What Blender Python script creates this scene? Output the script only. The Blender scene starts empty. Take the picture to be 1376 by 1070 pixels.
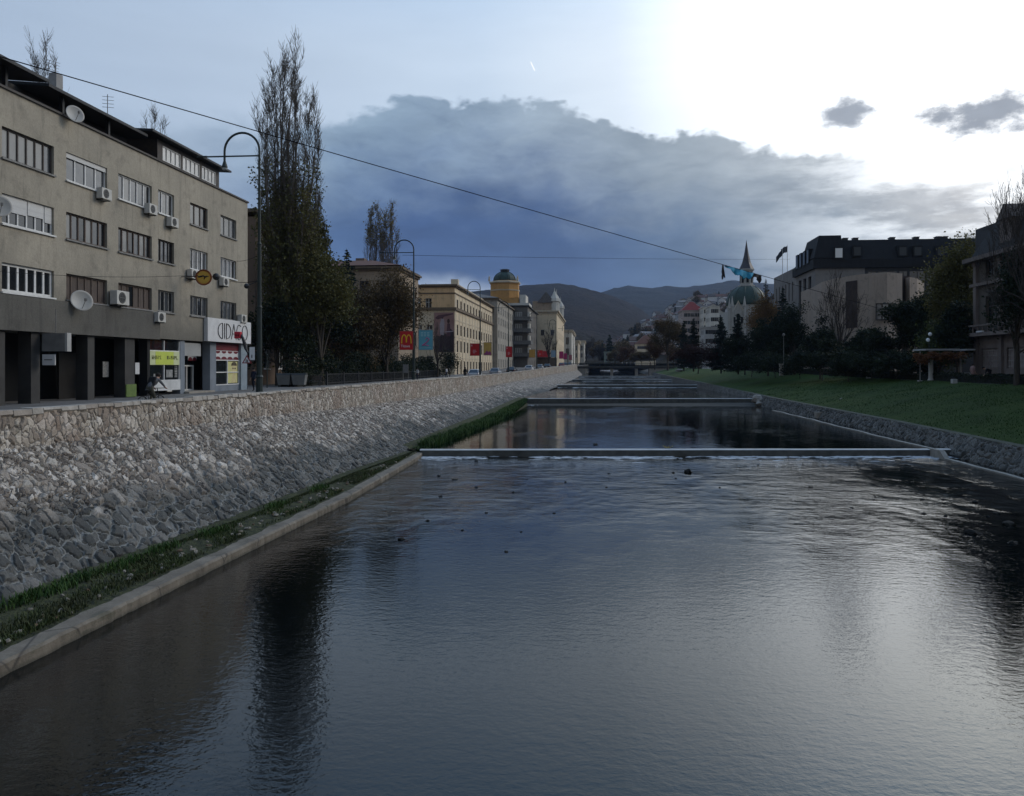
import bpy, bmesh, math, random
import numpy as np
from mathutils import Vector, Matrix, noise as mnoise

RNG = random.Random(11)
NR = np.random.default_rng(5)
S = bpy.context.scene
C = S.collection
# ------------------------------------------------------------------ camera frame
F = 1073.0
TH = math.atan(112 / 1073)
cT, sT = math.cos(TH), math.sin(TH)
H = 5.2

def ray(u, v):
    a = (u - 688) / F
    return (-sT + a * cT, cT + a * sT, -(v - 493) / F)

def PZ(u, v, z):
    r = ray(u, v); t = (z - H) / r[2]
    return Vector((r[0] * t, r[1] * t, z))

def PX(u, v, X):
    r = ray(u, v); t = X / r[0]
    return Vector((X, r[1] * t, H + r[2] * t))

def PY(u, v, Y):
    r = ray(u, v); t = Y / r[1]
    return Vector((r[0] * t, Y, H + r[2] * t))

def lerp_table(tab, y):
    ys = [t[0] for t in tab]
    return [float(np.interp(y, ys, [t[i] for t in tab])) for i in range(1, len(tab[0]))]

# ------------------------------------------------------------------ tagging helpers
def tag(o, label, cat, group=None):
    o['label'] = label; o['category'] = cat
    if group: o['group'] = group
    return o

def structure(o):
    o['kind'] = 'structure'; return o

def stuff(o):
    o['kind'] = 'stuff'; return o

def thing(name, label, cat, loc=(0, 0, 0), rz=0.0, group=None):
    o = bpy.data.objects.new(name, None)
    o.empty_display_size = 0.3
    C.objects.link(o)
    o.location = loc; o.rotation_euler = (0, 0, rz)
    return tag(o, label, cat, group)

def copy_tree(o, loc=None, rz=None, label=None, group=None, parent=None, scale=None):
    c = o.copy(); C.objects.link(c)
    if parent: c.parent = parent
    if loc is not None: c.location = loc
    if rz is not None: c.rotation_euler = (0, 0, rz)
    if scale is not None: c.scale = (scale, scale, scale) if not hasattr(scale, '__len__') else scale
    if label: c['label'] = label
    if group: c['group'] = group
    for ch in list(o.children):
        copy_tree(ch, parent=c)
    return c

class MB:
    """collects shapes in world (or local) coordinates and links them as ONE mesh object"""
    def __init__(s):
        s.v = []; s.f = []; s.m = []; s.arr = []; s.mi = 0
    def add(s, vs, fs, mi=None):
        b = len(s.v); s.v.extend([tuple(p) for p in vs])
        mi = s.mi if mi is None else mi
        for f in fs:
            s.f.append(tuple(b + i for i in f)); s.m.append(mi)
    def quad(s, a, b, c, d, mi=None): s.add([a, b, c, d], [(0, 1, 2, 3)], mi)
    def box(s, x0, x1, y0, y1, z0, z1, mi=None):
        if x0 > x1: x0, x1 = x1, x0
        if y0 > y1: y0, y1 = y1, y0
        if z0 > z1: z0, z1 = z1, z0
        s.add([(x0, y0, z0), (x1, y0, z0), (x1, y1, z0), (x0, y1, z0), (x0, y0, z1), (x1, y0, z1), (x1, y1, z1), (x0, y1, z1)],
              [(0, 3, 2, 1), (4, 5, 6, 7), (0, 1, 5, 4), (1, 2, 6, 5), (2, 3, 7, 6), (3, 0, 4, 7)], mi)
    def hexa(s, b, t, mi=None):
        s.add(list(b) + list(t), [(0, 3, 2, 1), (4, 5, 6, 7), (0, 1, 5, 4), (1, 2, 6, 5), (2, 3, 7, 6), (3, 0, 4, 7)], mi)
    def prism(s, poly, axis, d, mi=None):
        """poly: list of 3d points, extruded by vector d"""
        n = len(poly); d = Vector(d)
        vs = [Vector(p) for p in poly] + [Vector(p) + d for p in poly]
        fs = [tuple(range(n))[::-1], tuple(range(n, 2 * n))]
        for i in range(n):
            j = (i + 1) % n; fs.append((i, j, n + j, n + i))
        s.add(vs, fs, mi)
    def tube(s, pts, rad, n=8, mi=None, caps=True):
        pts = [Vector(p) for p in pts]
        if not hasattr(rad, '__len__'): rad = [rad] * len(pts)
        vs = []; fs = []
        up = Vector((0, 0, 1))
        prev = None
        for i, p in enumerate(pts):
            t = (pts[min(i + 1, len(pts) - 1)] - pts[max(i - 1, 0)]).normalized()
            if prev is None:
                a = t.cross(up)
                if a.length < 1e-3: a = t.cross(Vector((0, 1, 0)))
                a.normalize()
            else:
                a = prev - t * prev.dot(t)
                if a.length < 1e-4: a = t.cross(up)
                a.normalize()
            prev = a
            b = t.cross(a)
            for k in range(n):
                th = 2 * math.pi * k / n
                vs.append(p + (a * math.cos(th) + b * math.sin(th)) * rad[i])
        for i in range(len(pts) - 1):
            for k in range(n):
                k2 = (k + 1) % n
                fs.append((i * n + k, i * n + k2, (i + 1) * n + k2, (i + 1) * n + k))
        if caps:
            fs.append(tuple(range(n))[::-1]); fs.append(tuple((len(pts) - 1) * n + k for k in range(n)))
        s.add(vs, fs, mi)
    def lathe(s, prof, c, n=16, mi=None, sx=1.0, sy=1.0):
        c = Vector(c); vs = []; fs = []
        for (r, z) in prof:
            for k in range(n):
                th = 2 * math.pi * (k + .5) / n
                vs.append((c.x + r * sx * math.cos(th), c.y + r * sy * math.sin(th), c.z + z))
        for i in range(len(prof) - 1):
            for k in range(n):
                k2 = (k + 1) % n
                fs.append((i * n + k, i * n + k2, (i + 1) * n + k2, (i + 1) * n + k))
        fs.append(tuple(range(n))[::-1]); fs.append(tuple((len(prof) - 1) * n + k for k in range(n)))
        s.add(vs, fs, mi)
    def ball(s, c, r, n=12, mi=None, sz=1.0):
        m = max(4, n // 2)
        s.lathe([(max(1e-3, r * math.sin(math.pi * i / m)), -r * sz * math.cos(math.pi * i / m)) for i in range(m + 1)], c, n, mi)
    def disc(s, c, r, nrm, t=0.03, n=24, mi=None):
        c = Vector(c); nrm = Vector(nrm).normalized()
        s.tube([c - nrm * t / 2, c + nrm * t / 2], r, n, mi)
    def arrays(s, V, Fc, mi=0):
        s.arr.append((np.asarray(V, np.float32), np.asarray(Fc, np.int32), mi))
    def build(s, name, mats, parent=None, loc=None, smooth=False, bevel=0):
        if not isinstance(mats, (list, tuple)): mats = [mats]
        if loc is None:
            loc = tuple(parent.location) if parent is not None and parent.get('world') else (0, 0, 0)
        me = bpy.data.meshes.new(name)
        off = Vector(loc)
        if s.arr:
            Vs = []; Fs = []; Ms = []; base = 0
            for V, Fc, mi in s.arr:
                Vs.append(V); Fs.append((Fc + base)); Ms.append(np.full(len(Fc), mi)); base += len(V)
            nv = sum(len(x) for x in Vs)
            loops = np.concatenate([x.ravel() for x in Fs])
            starts = []; tot = 0
            for x in Fs:
                starts.append(tot + np.arange(len(x)) * x.shape[1]); tot += x.size
            starts = np.concatenate(starts)
            Mi = np.concatenate(Ms)
            Vall = np.concatenate(Vs)
            if s.v:
                extraV = np.array(s.v, np.float32)
                el = []; es = []
                for f in s.f:
                    es.append(tot); el.extend([i + nv for i in f]); tot += len(f)
                Vall = np.concatenate([Vall, extraV]); loops = np.concatenate([loops, np.array(el, np.int32)])
                starts = np.concatenate([starts, np.array(es)]); Mi = np.concatenate([Mi, np.array(s.m)])
            Vall = Vall - np.array(off, np.float32)
            me.vertices.add(len(Vall)); me.vertices.foreach_set('co', Vall.ravel().astype(np.float32))
            me.loops.add(len(loops)); me.loops.foreach_set('vertex_index', loops.astype(np.int32))
            me.polygons.add(len(starts)); me.polygons.foreach_set('loop_start', starts.astype(np.int32))
            me.polygons.foreach_set('material_index', Mi.astype(np.int32))
            me.update(calc_edges=True); me.validate()
        else:
            me.from_pydata([tuple(Vector(p) - off) for p in s.v], [], s.f)
            me.polygons.foreach_set('material_index', s.m)
            me.update()
        for m in mats: me.materials.append(m)
        if smooth: me.polygons.foreach_set('use_smooth', [True] * len(me.polygons))
        o = bpy.data.objects.new(name, me); C.objects.link(o)
        if parent is not None:
            o.parent = parent
            if not parent.get('world'): o.location = (0, 0, 0) if loc == (0, 0, 0) else loc
            else: o.location = Vector(loc) - parent.location
        else:
            o.location = loc
        if bevel:
            b = o.modifiers.new('bevel', 'BEVEL'); b.width = bevel; b.segments = 2; b.limit_method = 'ANGLE'
        return o

def wthing(name, label, cat, loc, group=None):
    """thing whose parts are written in world coordinates"""
    o = thing(name, label, cat, loc, 0.0, group); o['world'] = 1
    return o

# ------------------------------------------------------------------ materials
def nt(m): return m.node_tree
class NB:
    def __init__(s, tree): s.t = tree; s.L = tree.links
    def n(s, typ, **kw):
        o = s.t.nodes.new(typ)
        for k, v in kw.items(): setattr(o, k, v)
        return o
    def link(s, a, b): s.L.new(a, b)
    def setin(s, sock, val):
        if hasattr(val, 'is_linked') or isinstance(val, bpy.types.NodeSocket): s.L.new(val, sock)
        else: sock.default_value = val
    def math(s, op, a, b=0.0, c=None, clamp=False):
        o = s.n('ShaderNodeMath', operation=op, use_clamp=clamp)
        s.setin(o.inputs[0], a); s.setin(o.inputs[1], b)
        if c is not None: s.setin(o.inputs[2], c)
        return o.outputs[0]
    def vmath(s, op, a, b=None):
        o = s.n('ShaderNodeVectorMath', operation=op)
        s.setin(o.inputs[0], a)
        if b is not None: s.setin(o.inputs[1], b)
        return o.outputs[1] if op in ('DOT_PRODUCT', 'LENGTH') else o.outputs[0]
    def mix(s, f, a, b, blend='MIX'):
        o = s.n('ShaderNodeMix', data_type='RGBA', blend_type=blend)
        s.setin(o.inputs[0], f)
        for sock, v in ((o.inputs[6], a), (o.inputs[7], b)):
            if isinstance(v, tuple) and len(v) == 3: v = v + (1,)
            s.setin(sock, v)
        return o.outputs[2]
    def ramp(s, f, stops, interp='LINEAR'):
        o = s.n('ShaderNodeValToRGB'); cr = o.color_ramp; cr.interpolation = interp
        while len(cr.elements) < len(stops): cr.elements.new(0.5)
        for e, (p, col) in zip(cr.elements, stops):
            e.position = p
            if not hasattr(col, '__len__'): col = (col, col, col)
            e.color = tuple(col[:3]) + (1,)
        s.setin(o.inputs[0], f)
        return o.outputs[0]
    def smooth(s, x, a, b):
        o = s.n('ShaderNodeMapRange', interpolation_type='SMOOTHSTEP')
        s.setin(o.inputs[0], x); s.setin(o.inputs[1], a); s.setin(o.inputs[2], b)
        return o.outputs[0]
    def noise(s, vec, scale, detail=5, rough=0.55, dist=0.0):
        o = s.n('ShaderNodeTexNoise')
        if vec is not None: s.L.new(vec, o.inputs['Vector'])
        o.inputs['Scale'].default_value = scale; o.inputs['Detail'].default_value = detail
        o.inputs['Roughness'].default_value = rough; o.inputs['Distortion'].default_value = dist
        return o.outputs[0]
    def voro(s, vec, scale, feature='F1', rand=1.0, out=0):
        o = s.n('ShaderNodeTexVoronoi', feature=feature)
        if vec is not None: s.L.new(vec, o.inputs['Vector'])
        o.inputs['Scale'].default_value = scale
        o.inputs['Randomness'].default_value = rand
        return o.outputs[out]
    def scale(s, vec, sc):
        o = s.n('ShaderNodeMapping'); s.L.new(vec, o.inputs[0]); o.inputs['Scale'].default_value = sc
        return o.outputs[0]
    def obj(s): return s.n('ShaderNodeTexCoord').outputs['Object']
    def pos(s): return s.n('ShaderNodeNewGeometry').outputs['Position']

MATS = {}
def newmat(name):
    m = bpy.data.materials.new(name); m.use_nodes = True
    nb = NB(m.node_tree); bs = m.node_tree.nodes['Principled BSDF']
    MATS[name] = m
    return m, nb, bs

def pmat(name, c1, c2=None, scale=2.0, rough=0.8, bump=0.0, bscale=None, metal=0.0, spec=0.3, stretch=None, detail=6, contrast=(0.3, 0.7), world=False):
    if name in MATS: return MATS[name]
    m, nb, bs = newmat(name)
    bs.inputs['Roughness'].default_value = rough
    bs.inputs['Metallic'].default_value = metal
    bs.inputs['Specular IOR Level'].default_value = spec
    co = nb.pos() if world else nb.obj()
    if stretch: cs = nb.scale(co, stretch)
    else: cs = co
    if c2 is None: c2 = tuple(x * .8 for x in c1)
    n = nb.noise(cs, scale, detail)
    col = nb.ramp(n, [(contrast[0], c2), (contrast[1], c1)])
    nb.link(col, bs.inputs['Base Color'])
    if bump:
        b = nb.n('ShaderNodeBump'); b.inputs['Strength'].default_value = 1.0; b.inputs['Distance'].default_value = bump
        nb.link(nb.noise(cs, bscale or scale * 4, 6), b.inputs['Height'])
        nb.link(b.outputs[0], bs.inputs['Normal'])
    return m

def glass_mat(name, col, rough=0.06, spec=0.9):
    m, nb, bs = newmat(name)
    bs.inputs['Base Color'].default_value = col + (1,)
    n = nb.noise(nb.pos(), 0.8, 2)
    r = nb.math('MULTIPLY_ADD', n, 0.08, rough - .03)
    nb.link(r, bs.inputs['Roughness'])
    bs.inputs['Specular IOR Level'].default_value = spec
    b = nb.n('ShaderNodeBump'); b.inputs['Distance'].default_value = 0.02; b.inputs['Strength'].default_value = .4
    nb.link(nb.noise(nb.pos(), 1.3, 1), b.inputs['Height']); nb.link(b.outputs[0], bs.inputs['Normal'])
    return m

def emit_mat(name, col, st):
    m, nb, bs = newmat(name)
    bs.inputs['Base Color'].default_value = col + (1,)
    bs.inputs['Emission Color'].default_value = col + (1,)
    bs.inputs['Emission Strength'].default_value = st
    return m

# ------------------------------------------------------------------ world
def build_world():
    w = bpy.data.worlds.new('World'); S.world = w; w.use_nodes = True
    t = w.node_tree; nb = NB(t)
    bg = t.nodes['Background']
    bg.inputs['Strength'].default_value = 0.1
    sky = nb.n('ShaderNodeTexSky', sky_type='NISHITA')
    sky.sun_disc = False; sky.sun_elevation = SUN_EL; sky.sun_rotation = SUN_AZ
    sky.air_density = 1.2; sky.dust_density = 2.0
    d = nb.n('ShaderNodeTexCoord').outputs['Generated']
    sep = nb.n('ShaderNodeSeparateXYZ'); nb.link(d, sep.inputs[0])
    xr = nb.vmath('DOT_PRODUCT', d, (cT, sT, 0)); yf = nb.vmath('DOT_PRODUCT', d, (-sT, cT, 0))
    az = nb.math('ARCTAN2', xr, yf)
    hyp = nb.math('SQRT', nb.math('ADD', nb.math('MULTIPLY', xr, xr), nb.math('MULTIPLY', yf, yf)))
    T = nb.math('DIVIDE', sep.outputs[2], nb.math('MAXIMUM', hyp, 1e-3))
    azn = nb.math('MULTIPLY_ADD', az, 1 / math.pi, 0.5, clamp=True)   # -90..90 deg -> 0..1
    def conv(pts):
        out = []
        for u, v in pts:
            a = math.atan((u - 688) / F)
            out.append((a / math.pi + .5, max(0, (493 - v) / F * math.cos(a))))
        return out
    top = conv([(-900, 160), (-200, 185), (100, 182), (300, 172), (420, 178), (480, 160), (520, 150), (580, 142), (680, 146), (750, 154), (800, 174), (840, 190), (890, 196), (945, 187), (1000, 202), (1070, 203), (1120, 213), (1180, 214), (1250, 236), (1330, 240), (1420, 232), (1700, 250), (2600, 280)])
    low = conv([(-900, 493), (380, 420), (480, 398), (560, 378), (620, 384), (690, 396), (760, 430), (900, 470), (1500, 493)])
    cl = nb.ramp(azn, top, 'B_SPLINE'); lo = nb.ramp(azn, low)
    # noises on the direction sphere (clouds are far away)
    dv = nb.n('ShaderNodeCombineXYZ'); nb.link(az, dv.inputs[0]); nb.link(nb.math('MULTIPLY', T, 1.6), dv.inputs[1])
    v = dv.outputs[0]
    n1 = nb.noise(v, 9, 8, .58, .25); n2 = nb.noise(v, 26, 6, .6)
    wv = nb.n('ShaderNodeTexNoise'); nb.link(v, wv.inputs['Vector']); wv.inputs['Scale'].default_value = 14; wv.inputs['Detail'].default_value = 4
    wa = nb.n('ShaderNodeVectorMath', operation='MULTIPLY_ADD'); nb.link(wv.outputs[1], wa.inputs[0]); wa.inputs[1].default_value = (.05, .05, 0); nb.link(v, wa.inputs[2]); vw = wa.outputs[0]
    bil = nb.math('SUBTRACT', .55, nb.voro(vw, 17, 'SMOOTH_F1')); bil2 = nb.math('SUBTRACT', .5, nb.voro(vw, 46, 'SMOOTH_F1'))
    nn = nb.math('ADD', nb.math('MULTIPLY_ADD', n1, .05, -.025), nb.math('MULTIPLY_ADD', n2, .022, -.011))
    nn = nb.math('ADD', nn, nb.math('ADD', nb.math('MULTIPLY', bil, .042), nb.math('MULTIPLY_ADD', nb.math('SUBTRACT', .5, nb.voro(vw, 105, 'SMOOTH_F1')), .008, nb.math('MULTIPLY', bil2, .017))))
    depth = nb.math('SUBTRACT', nb.math('ADD', cl, nn), T)     # >0 inside the bank
    soft = nb.ramp(azn, conv2([(200, .04), (430, .012), (540, .0055), (800, .0055), (950, .0055), (1100, .009), (1250, .04)]))
    m = nb.smooth(depth, nb.math('MULTIPLY', soft, -1.0), soft)
    # left part of the bank is only a pale veil, right part breaks up
    alpha = nb.ramp(azn, conv2([(0, .4), (250, .6), (380, .92), (450, 1), (1200, 1), (1320, 1), (1420, .95), (1700, .6)]))
    m = nb.math('MULTIPLY', m, alpha)
    hole = nb.smooth(nb.noise(nb.scale(v, (1, 2.2, 1)), 7, 6, .6), .38, .62)
    rightness = nb.ramp(azn, conv2([(950, 0), (1100, .3), (1250, .7), (1450, .85)]))
    m = nb.math('MULTIPLY', m, nb.math('SUBTRACT', 1.0, nb.math('MULTIPLY', nb.math('SUBTRACT', 1.0, hole), rightness)))
    lowm = nb.smooth(nb.math('SUBTRACT', T, nb.math('ADD', lo, nb.math('MULTIPLY', nn, .35))), -.012, .02)
    m = nb.math('MULTIPLY', m, lowm)
    # separate puffs
    def puff(u, v_, ru, rv, k):
        a = math.atan((u - 688) / F); tt = (493 - v_) / F * math.cos(a)
        dx = nb.math('MULTIPLY', nb.math('SUBTRACT', az, a), F / ru); dy = nb.math('MULTIPLY', nb.math('SUBTRACT', T, tt), F / rv)
        r = nb.math('SQRT', nb.math('ADD', nb.math('MULTIPLY', dx, dx), nb.math('MULTIPLY', dy, dy)))
        r = nb.math('ADD', r, nb.math('MULTIPLY_ADD', nb.noise(v, 22, 6, .62), 2.6, -1.3))
        return nb.math('MULTIPLY', nb.math('SUBTRACT', 1.0, nb.smooth(r, .3, 1.4)), k)
    pf = nb.math('MAXIMUM', puff(1136, 155, 34, 24, 1.0), nb.math('MAXIMUM', puff(1318, 150, 66, 36, 1.0), puff(1372, 215, 45, 16, .3)))
    # colours (linear)
    u_stops = conv2
    deep = nb.ramp(azn, conv2c([(0, (.20, .25, .38)), (420, (.068, .135, .30)), (560, (.042, .092, .245)), (760, (.042, .090, .23)), (900, (.075, .135, .26)), (1000, (.15, .215, .315)), (1150, (.225, .285, .36)), (1300, (.36, .40, .45)), (1500, (.6, .61, .61))]))
    edge = nb.ramp(azn, conv2c([(0, (.31, .40, .53)), (500, (.29, .40, .53)), (620, (.31, .41, .53)), (760, (.37, .455, .55)), (900, (.36, .425, .49)), (1100, (.46, .505, .55)), (1300, (.68, .68, .69)), (1500, (.85, .85, .84))]))
    dn = nb.math('ADD', depth, nb.math('MULTIPLY_ADD', nb.noise(nb.scale(vw, (1, 1.6, 1)), 8, 6, .6), .10, -.05))
    ccol = nb.mix(nb.smooth(dn, -.01, .165), edge, deep)
    hz = nb.smooth(T, .17, .03)
    hcol = nb.ramp(azn, conv2c([(300, (.08, .165, .34)), (620, (.042, .105, .29)), (900, (.12, .18, .31)), (1100, (.3, .33, .4))]))
    ccol = nb.mix(nb.math('MULTIPLY', hz, .35), ccol, hcol)
    tex = nb.noise(nb.scale(vw, (1, 1.7, 1)), 9, 8, .6, .2)
    ccol = nb.mix(1.0, ccol, nb.ramp(tex, [(.25, (.74, .76, .79)), (.75, (1.28, 1.26, 1.22))]), 'MULTIPLY')
    # clear sky: brightest where the hidden sun stands, up on the right
    g = ray(1330, 20); g = Vector(g).normalized()
    ang = nb.math('DIVIDE', nb.math('ARCCOSINE', nb.vmath('DOT_PRODUCT', d, tuple(g))), math.pi)
    clear = nb.ramp(ang, [(0, (3.2, 3.2, 3.1)), (8 / 180, (2.3, 2.35, 2.38)), (15 / 180, (1.36, 1.44, 1.52)), (22 / 180, (.88, .985, 1.10)), (31 / 180, (.66, .79, .95)), (45 / 180, (.53, .645, .80)), (62 / 180, (.43, .54, .70)), (90 / 180, (.40, .44, .51)), (130 / 180, (.375, .385, .405)), (1, (.33, .335, .345))])
    # thin pale strip below the bank on the left
    strip = nb.mix(nb.smooth(T, .06, .15), (.33, .39, .53), clear)
    base = nb.mix(nb.smooth(azn, .62, .5), clear, strip)
    base = nb.mix(nb.smooth(T, .36, .72), base, nb.mix(1.0, base, (.62, .86, 1.14), 'MULTIPLY'))
    veil = nb.noise(nb.scale(v, (1, 2.6, 1)), 3, 5, .6)
    base = nb.mix(1.0, base, nb.ramp(veil, [(.3, (.95, .955, .96)), (.7, (1.05, 1.045, 1.04))]), 'MULTIPLY')
    col = nb.mix(m, base, ccol)
    pcol = nb.mix(1.0, nb.ramp(tex, [(.25, (.8, .8, .82)), (.75, (1.2, 1.2, 1.2))]), (.37, .405, .46), 'MULTIPLY')
    col = nb.mix(pf, col, pcol)
    ta, tt0 = math.atan((716 - 688) / F), (493 - 89.5) / F
    ua = nb.math('SUBTRACT', az, ta); ub = nb.math('SUBTRACT', T, tt0)
    along = nb.math('ADD', nb.math('MULTIPLY', ua, .42), nb.math('MULTIPLY', ub, -.907)); across = nb.math('ADD', nb.math('MULTIPLY', ua, .907), nb.math('MULTIPLY', ub, .42))
    ct = nb.math('MULTIPLY', nb.smooth(nb.math('ABSOLUTE', along), .0075, .0045), nb.smooth(nb.math('ABSOLUTE', across), .0011, .0003))
    col = nb.mix(nb.math('MULTIPLY', ct, .8), col, (1.3, 1.3, 1.28))
    col10 = nb.mix(1.0, col, (9.2, 9.2, 9.2), 'MULTIPLY')
    tot = nb.mix(.08, col10, sky.outputs[0], 'ADD')
    lp = nb.smooth(T, -.05, .0)
    tot = nb.mix(lp, (.25, .27, .3), tot)
    nb.link(tot, bg.inputs['Color'])

def conv2(pts): return [(math.atan((u - 688) / F) / math.pi + .5, k) for u, k in pts]
conv2c = conv2
SUN_EL = math.radians(30); SUN_AZ_DEG = 60.0   # azimuth to the right of the river direction
SUN_AZ = math.radians(SUN_AZ_DEG)
build_world()
sun = bpy.data.lights.new('sun', 'SUN'); sun.energy = 1.2; sun.angle = math.radians(25); sun.color = (1, .92, .80)
so = bpy.data.objects.new('sun', sun); C.objects.link(so)
sd = Vector((math.sin(SUN_AZ) * math.cos(SUN_EL), math.cos(SUN_AZ) * math.cos(SUN_EL), math.sin(SUN_EL)))
so.rotation_euler = (-sd).to_track_quat('-Z', 'Y').to_euler(); so.location = (60, 40, 60)

cam = bpy.data.cameras.new('camera'); co = bpy.data.objects.new('camera', cam); C.objects.link(co)
co.location = (0, 0, H); co.rotation_euler = (math.pi / 2, 0, TH)
cam.sensor_width = 36; cam.lens = 36 * F / 1376; cam.shift_y = -42 / 1376
cam.clip_start = .1; cam.clip_end = 12000
S.camera = co
S.view_settings.view_transform = 'Standard'; S.view_settings.look = 'None'; S.view_settings.exposure = 0; S.view_settings.gamma = 1
S.render.engine = 'CYCLES'
S.cycles.use_denoising = True
S.cycles.max_bounces = 6; S.cycles.diffuse_bounces = 2; S.cycles.glossy_bounces = 3; S.cycles.transparent_max_bounces = 6
S.cycles.caustics_reflective = False; S.cycles.caustics_refractive = False
# ================================================================== river, banks, street
# left bank: Y, foot X, foot Z, parapet X, parapet-bottom Z, parapet-top Z, street Z, facade line X
LB = [(-40, -12.4, .3, -15, 3.1, 4.08, 3.36, -27.7), (18, -12.0, .3, -15, 3.08, 4.08, 3.36, -27.7), (25, -11.4, .3, -15, 3.05, 4.07, 3.36, -27.7), (35.5, -11.2, .3, -15, 2.95, 4.05, 3.36, -27.7),
      (45, -10.5, .35, -15, 2.74, 4.05, 3.36, -27.7), (74, -9.6, .7, -15, 2.4, 4.1, 3.38, -27.7), (104, -8.9, 1.1, -15, 2.4, 4.12, 3.4, -27.7), (125, -8.2, 1.3, -14.9, 2.5, 4.16, 3.45, -27.4),
      (160, -7.1, 1.75, -12.9, 2.9, 4.55, 3.85, -26), (200, -5.5, 2.2, -10.3, 3.4, 5.2, 4.45, -23.5), (230, -5.0, 2.5, -7.8, 3.7, 5.65, 4.9, -20), (290, -4.6, 2.5, -6.6, 4, 6.2, 5.45, -16), (420, -2, 2.6, -3.5, 4, 7.0, 6.3, -11), (700, 6, 3, 4, 5, 8.6, 8, -5)]
# right bank: Y, wall X at water, wall-top X, wall-top Z, lawn-top X, lawn-top Z
RB = [(-40, 20.0, 20.9, 1.1, 33.5, 3.75), (40, 20.3, 21.1, 1.17, 33.2, 3.76), (60, 20.6, 21.2, 1.3, 33, 3.78), (94, 19.9, 20.5, 1.55, 32.5, 3.85), (160, 19.7, 20.2, 2.2, 30.8, 4.4), (200, 18.7, 19.3, 2.6, 29.8, 4.55), (290, 20, 20.6, 3.1, 29, 5.0), (420, 22, 22.6, 3.4, 32, 5.6), (700, 30, 30.6, 4, 40, 7)]
POOLS = [(-40, -40, 0.0)]
WEIRS = [((-10.1, 45.5), (20.9, 49.0), .42), ((-9.2, 101.8), (20.3, 104.9), 1.16), ((-7.6, 156.5), (20.2, 159.4), 1.68), ((-6.0, 198.5), (19.4, 201.0), 2.1), ((-5.2, 240), (19.6, 242.5), 2.42)]
def left(y): return lerp_table(LB, y)
def right(y): return lerp_table(RB, y)
def water_z(y):
    z = 0.0
    for (a, b, cz) in WEIRS:
        if y > (a[1] + b[1]) / 2: z = cz - .03
    return z
def street_z(y): return left(y)[5]

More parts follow.
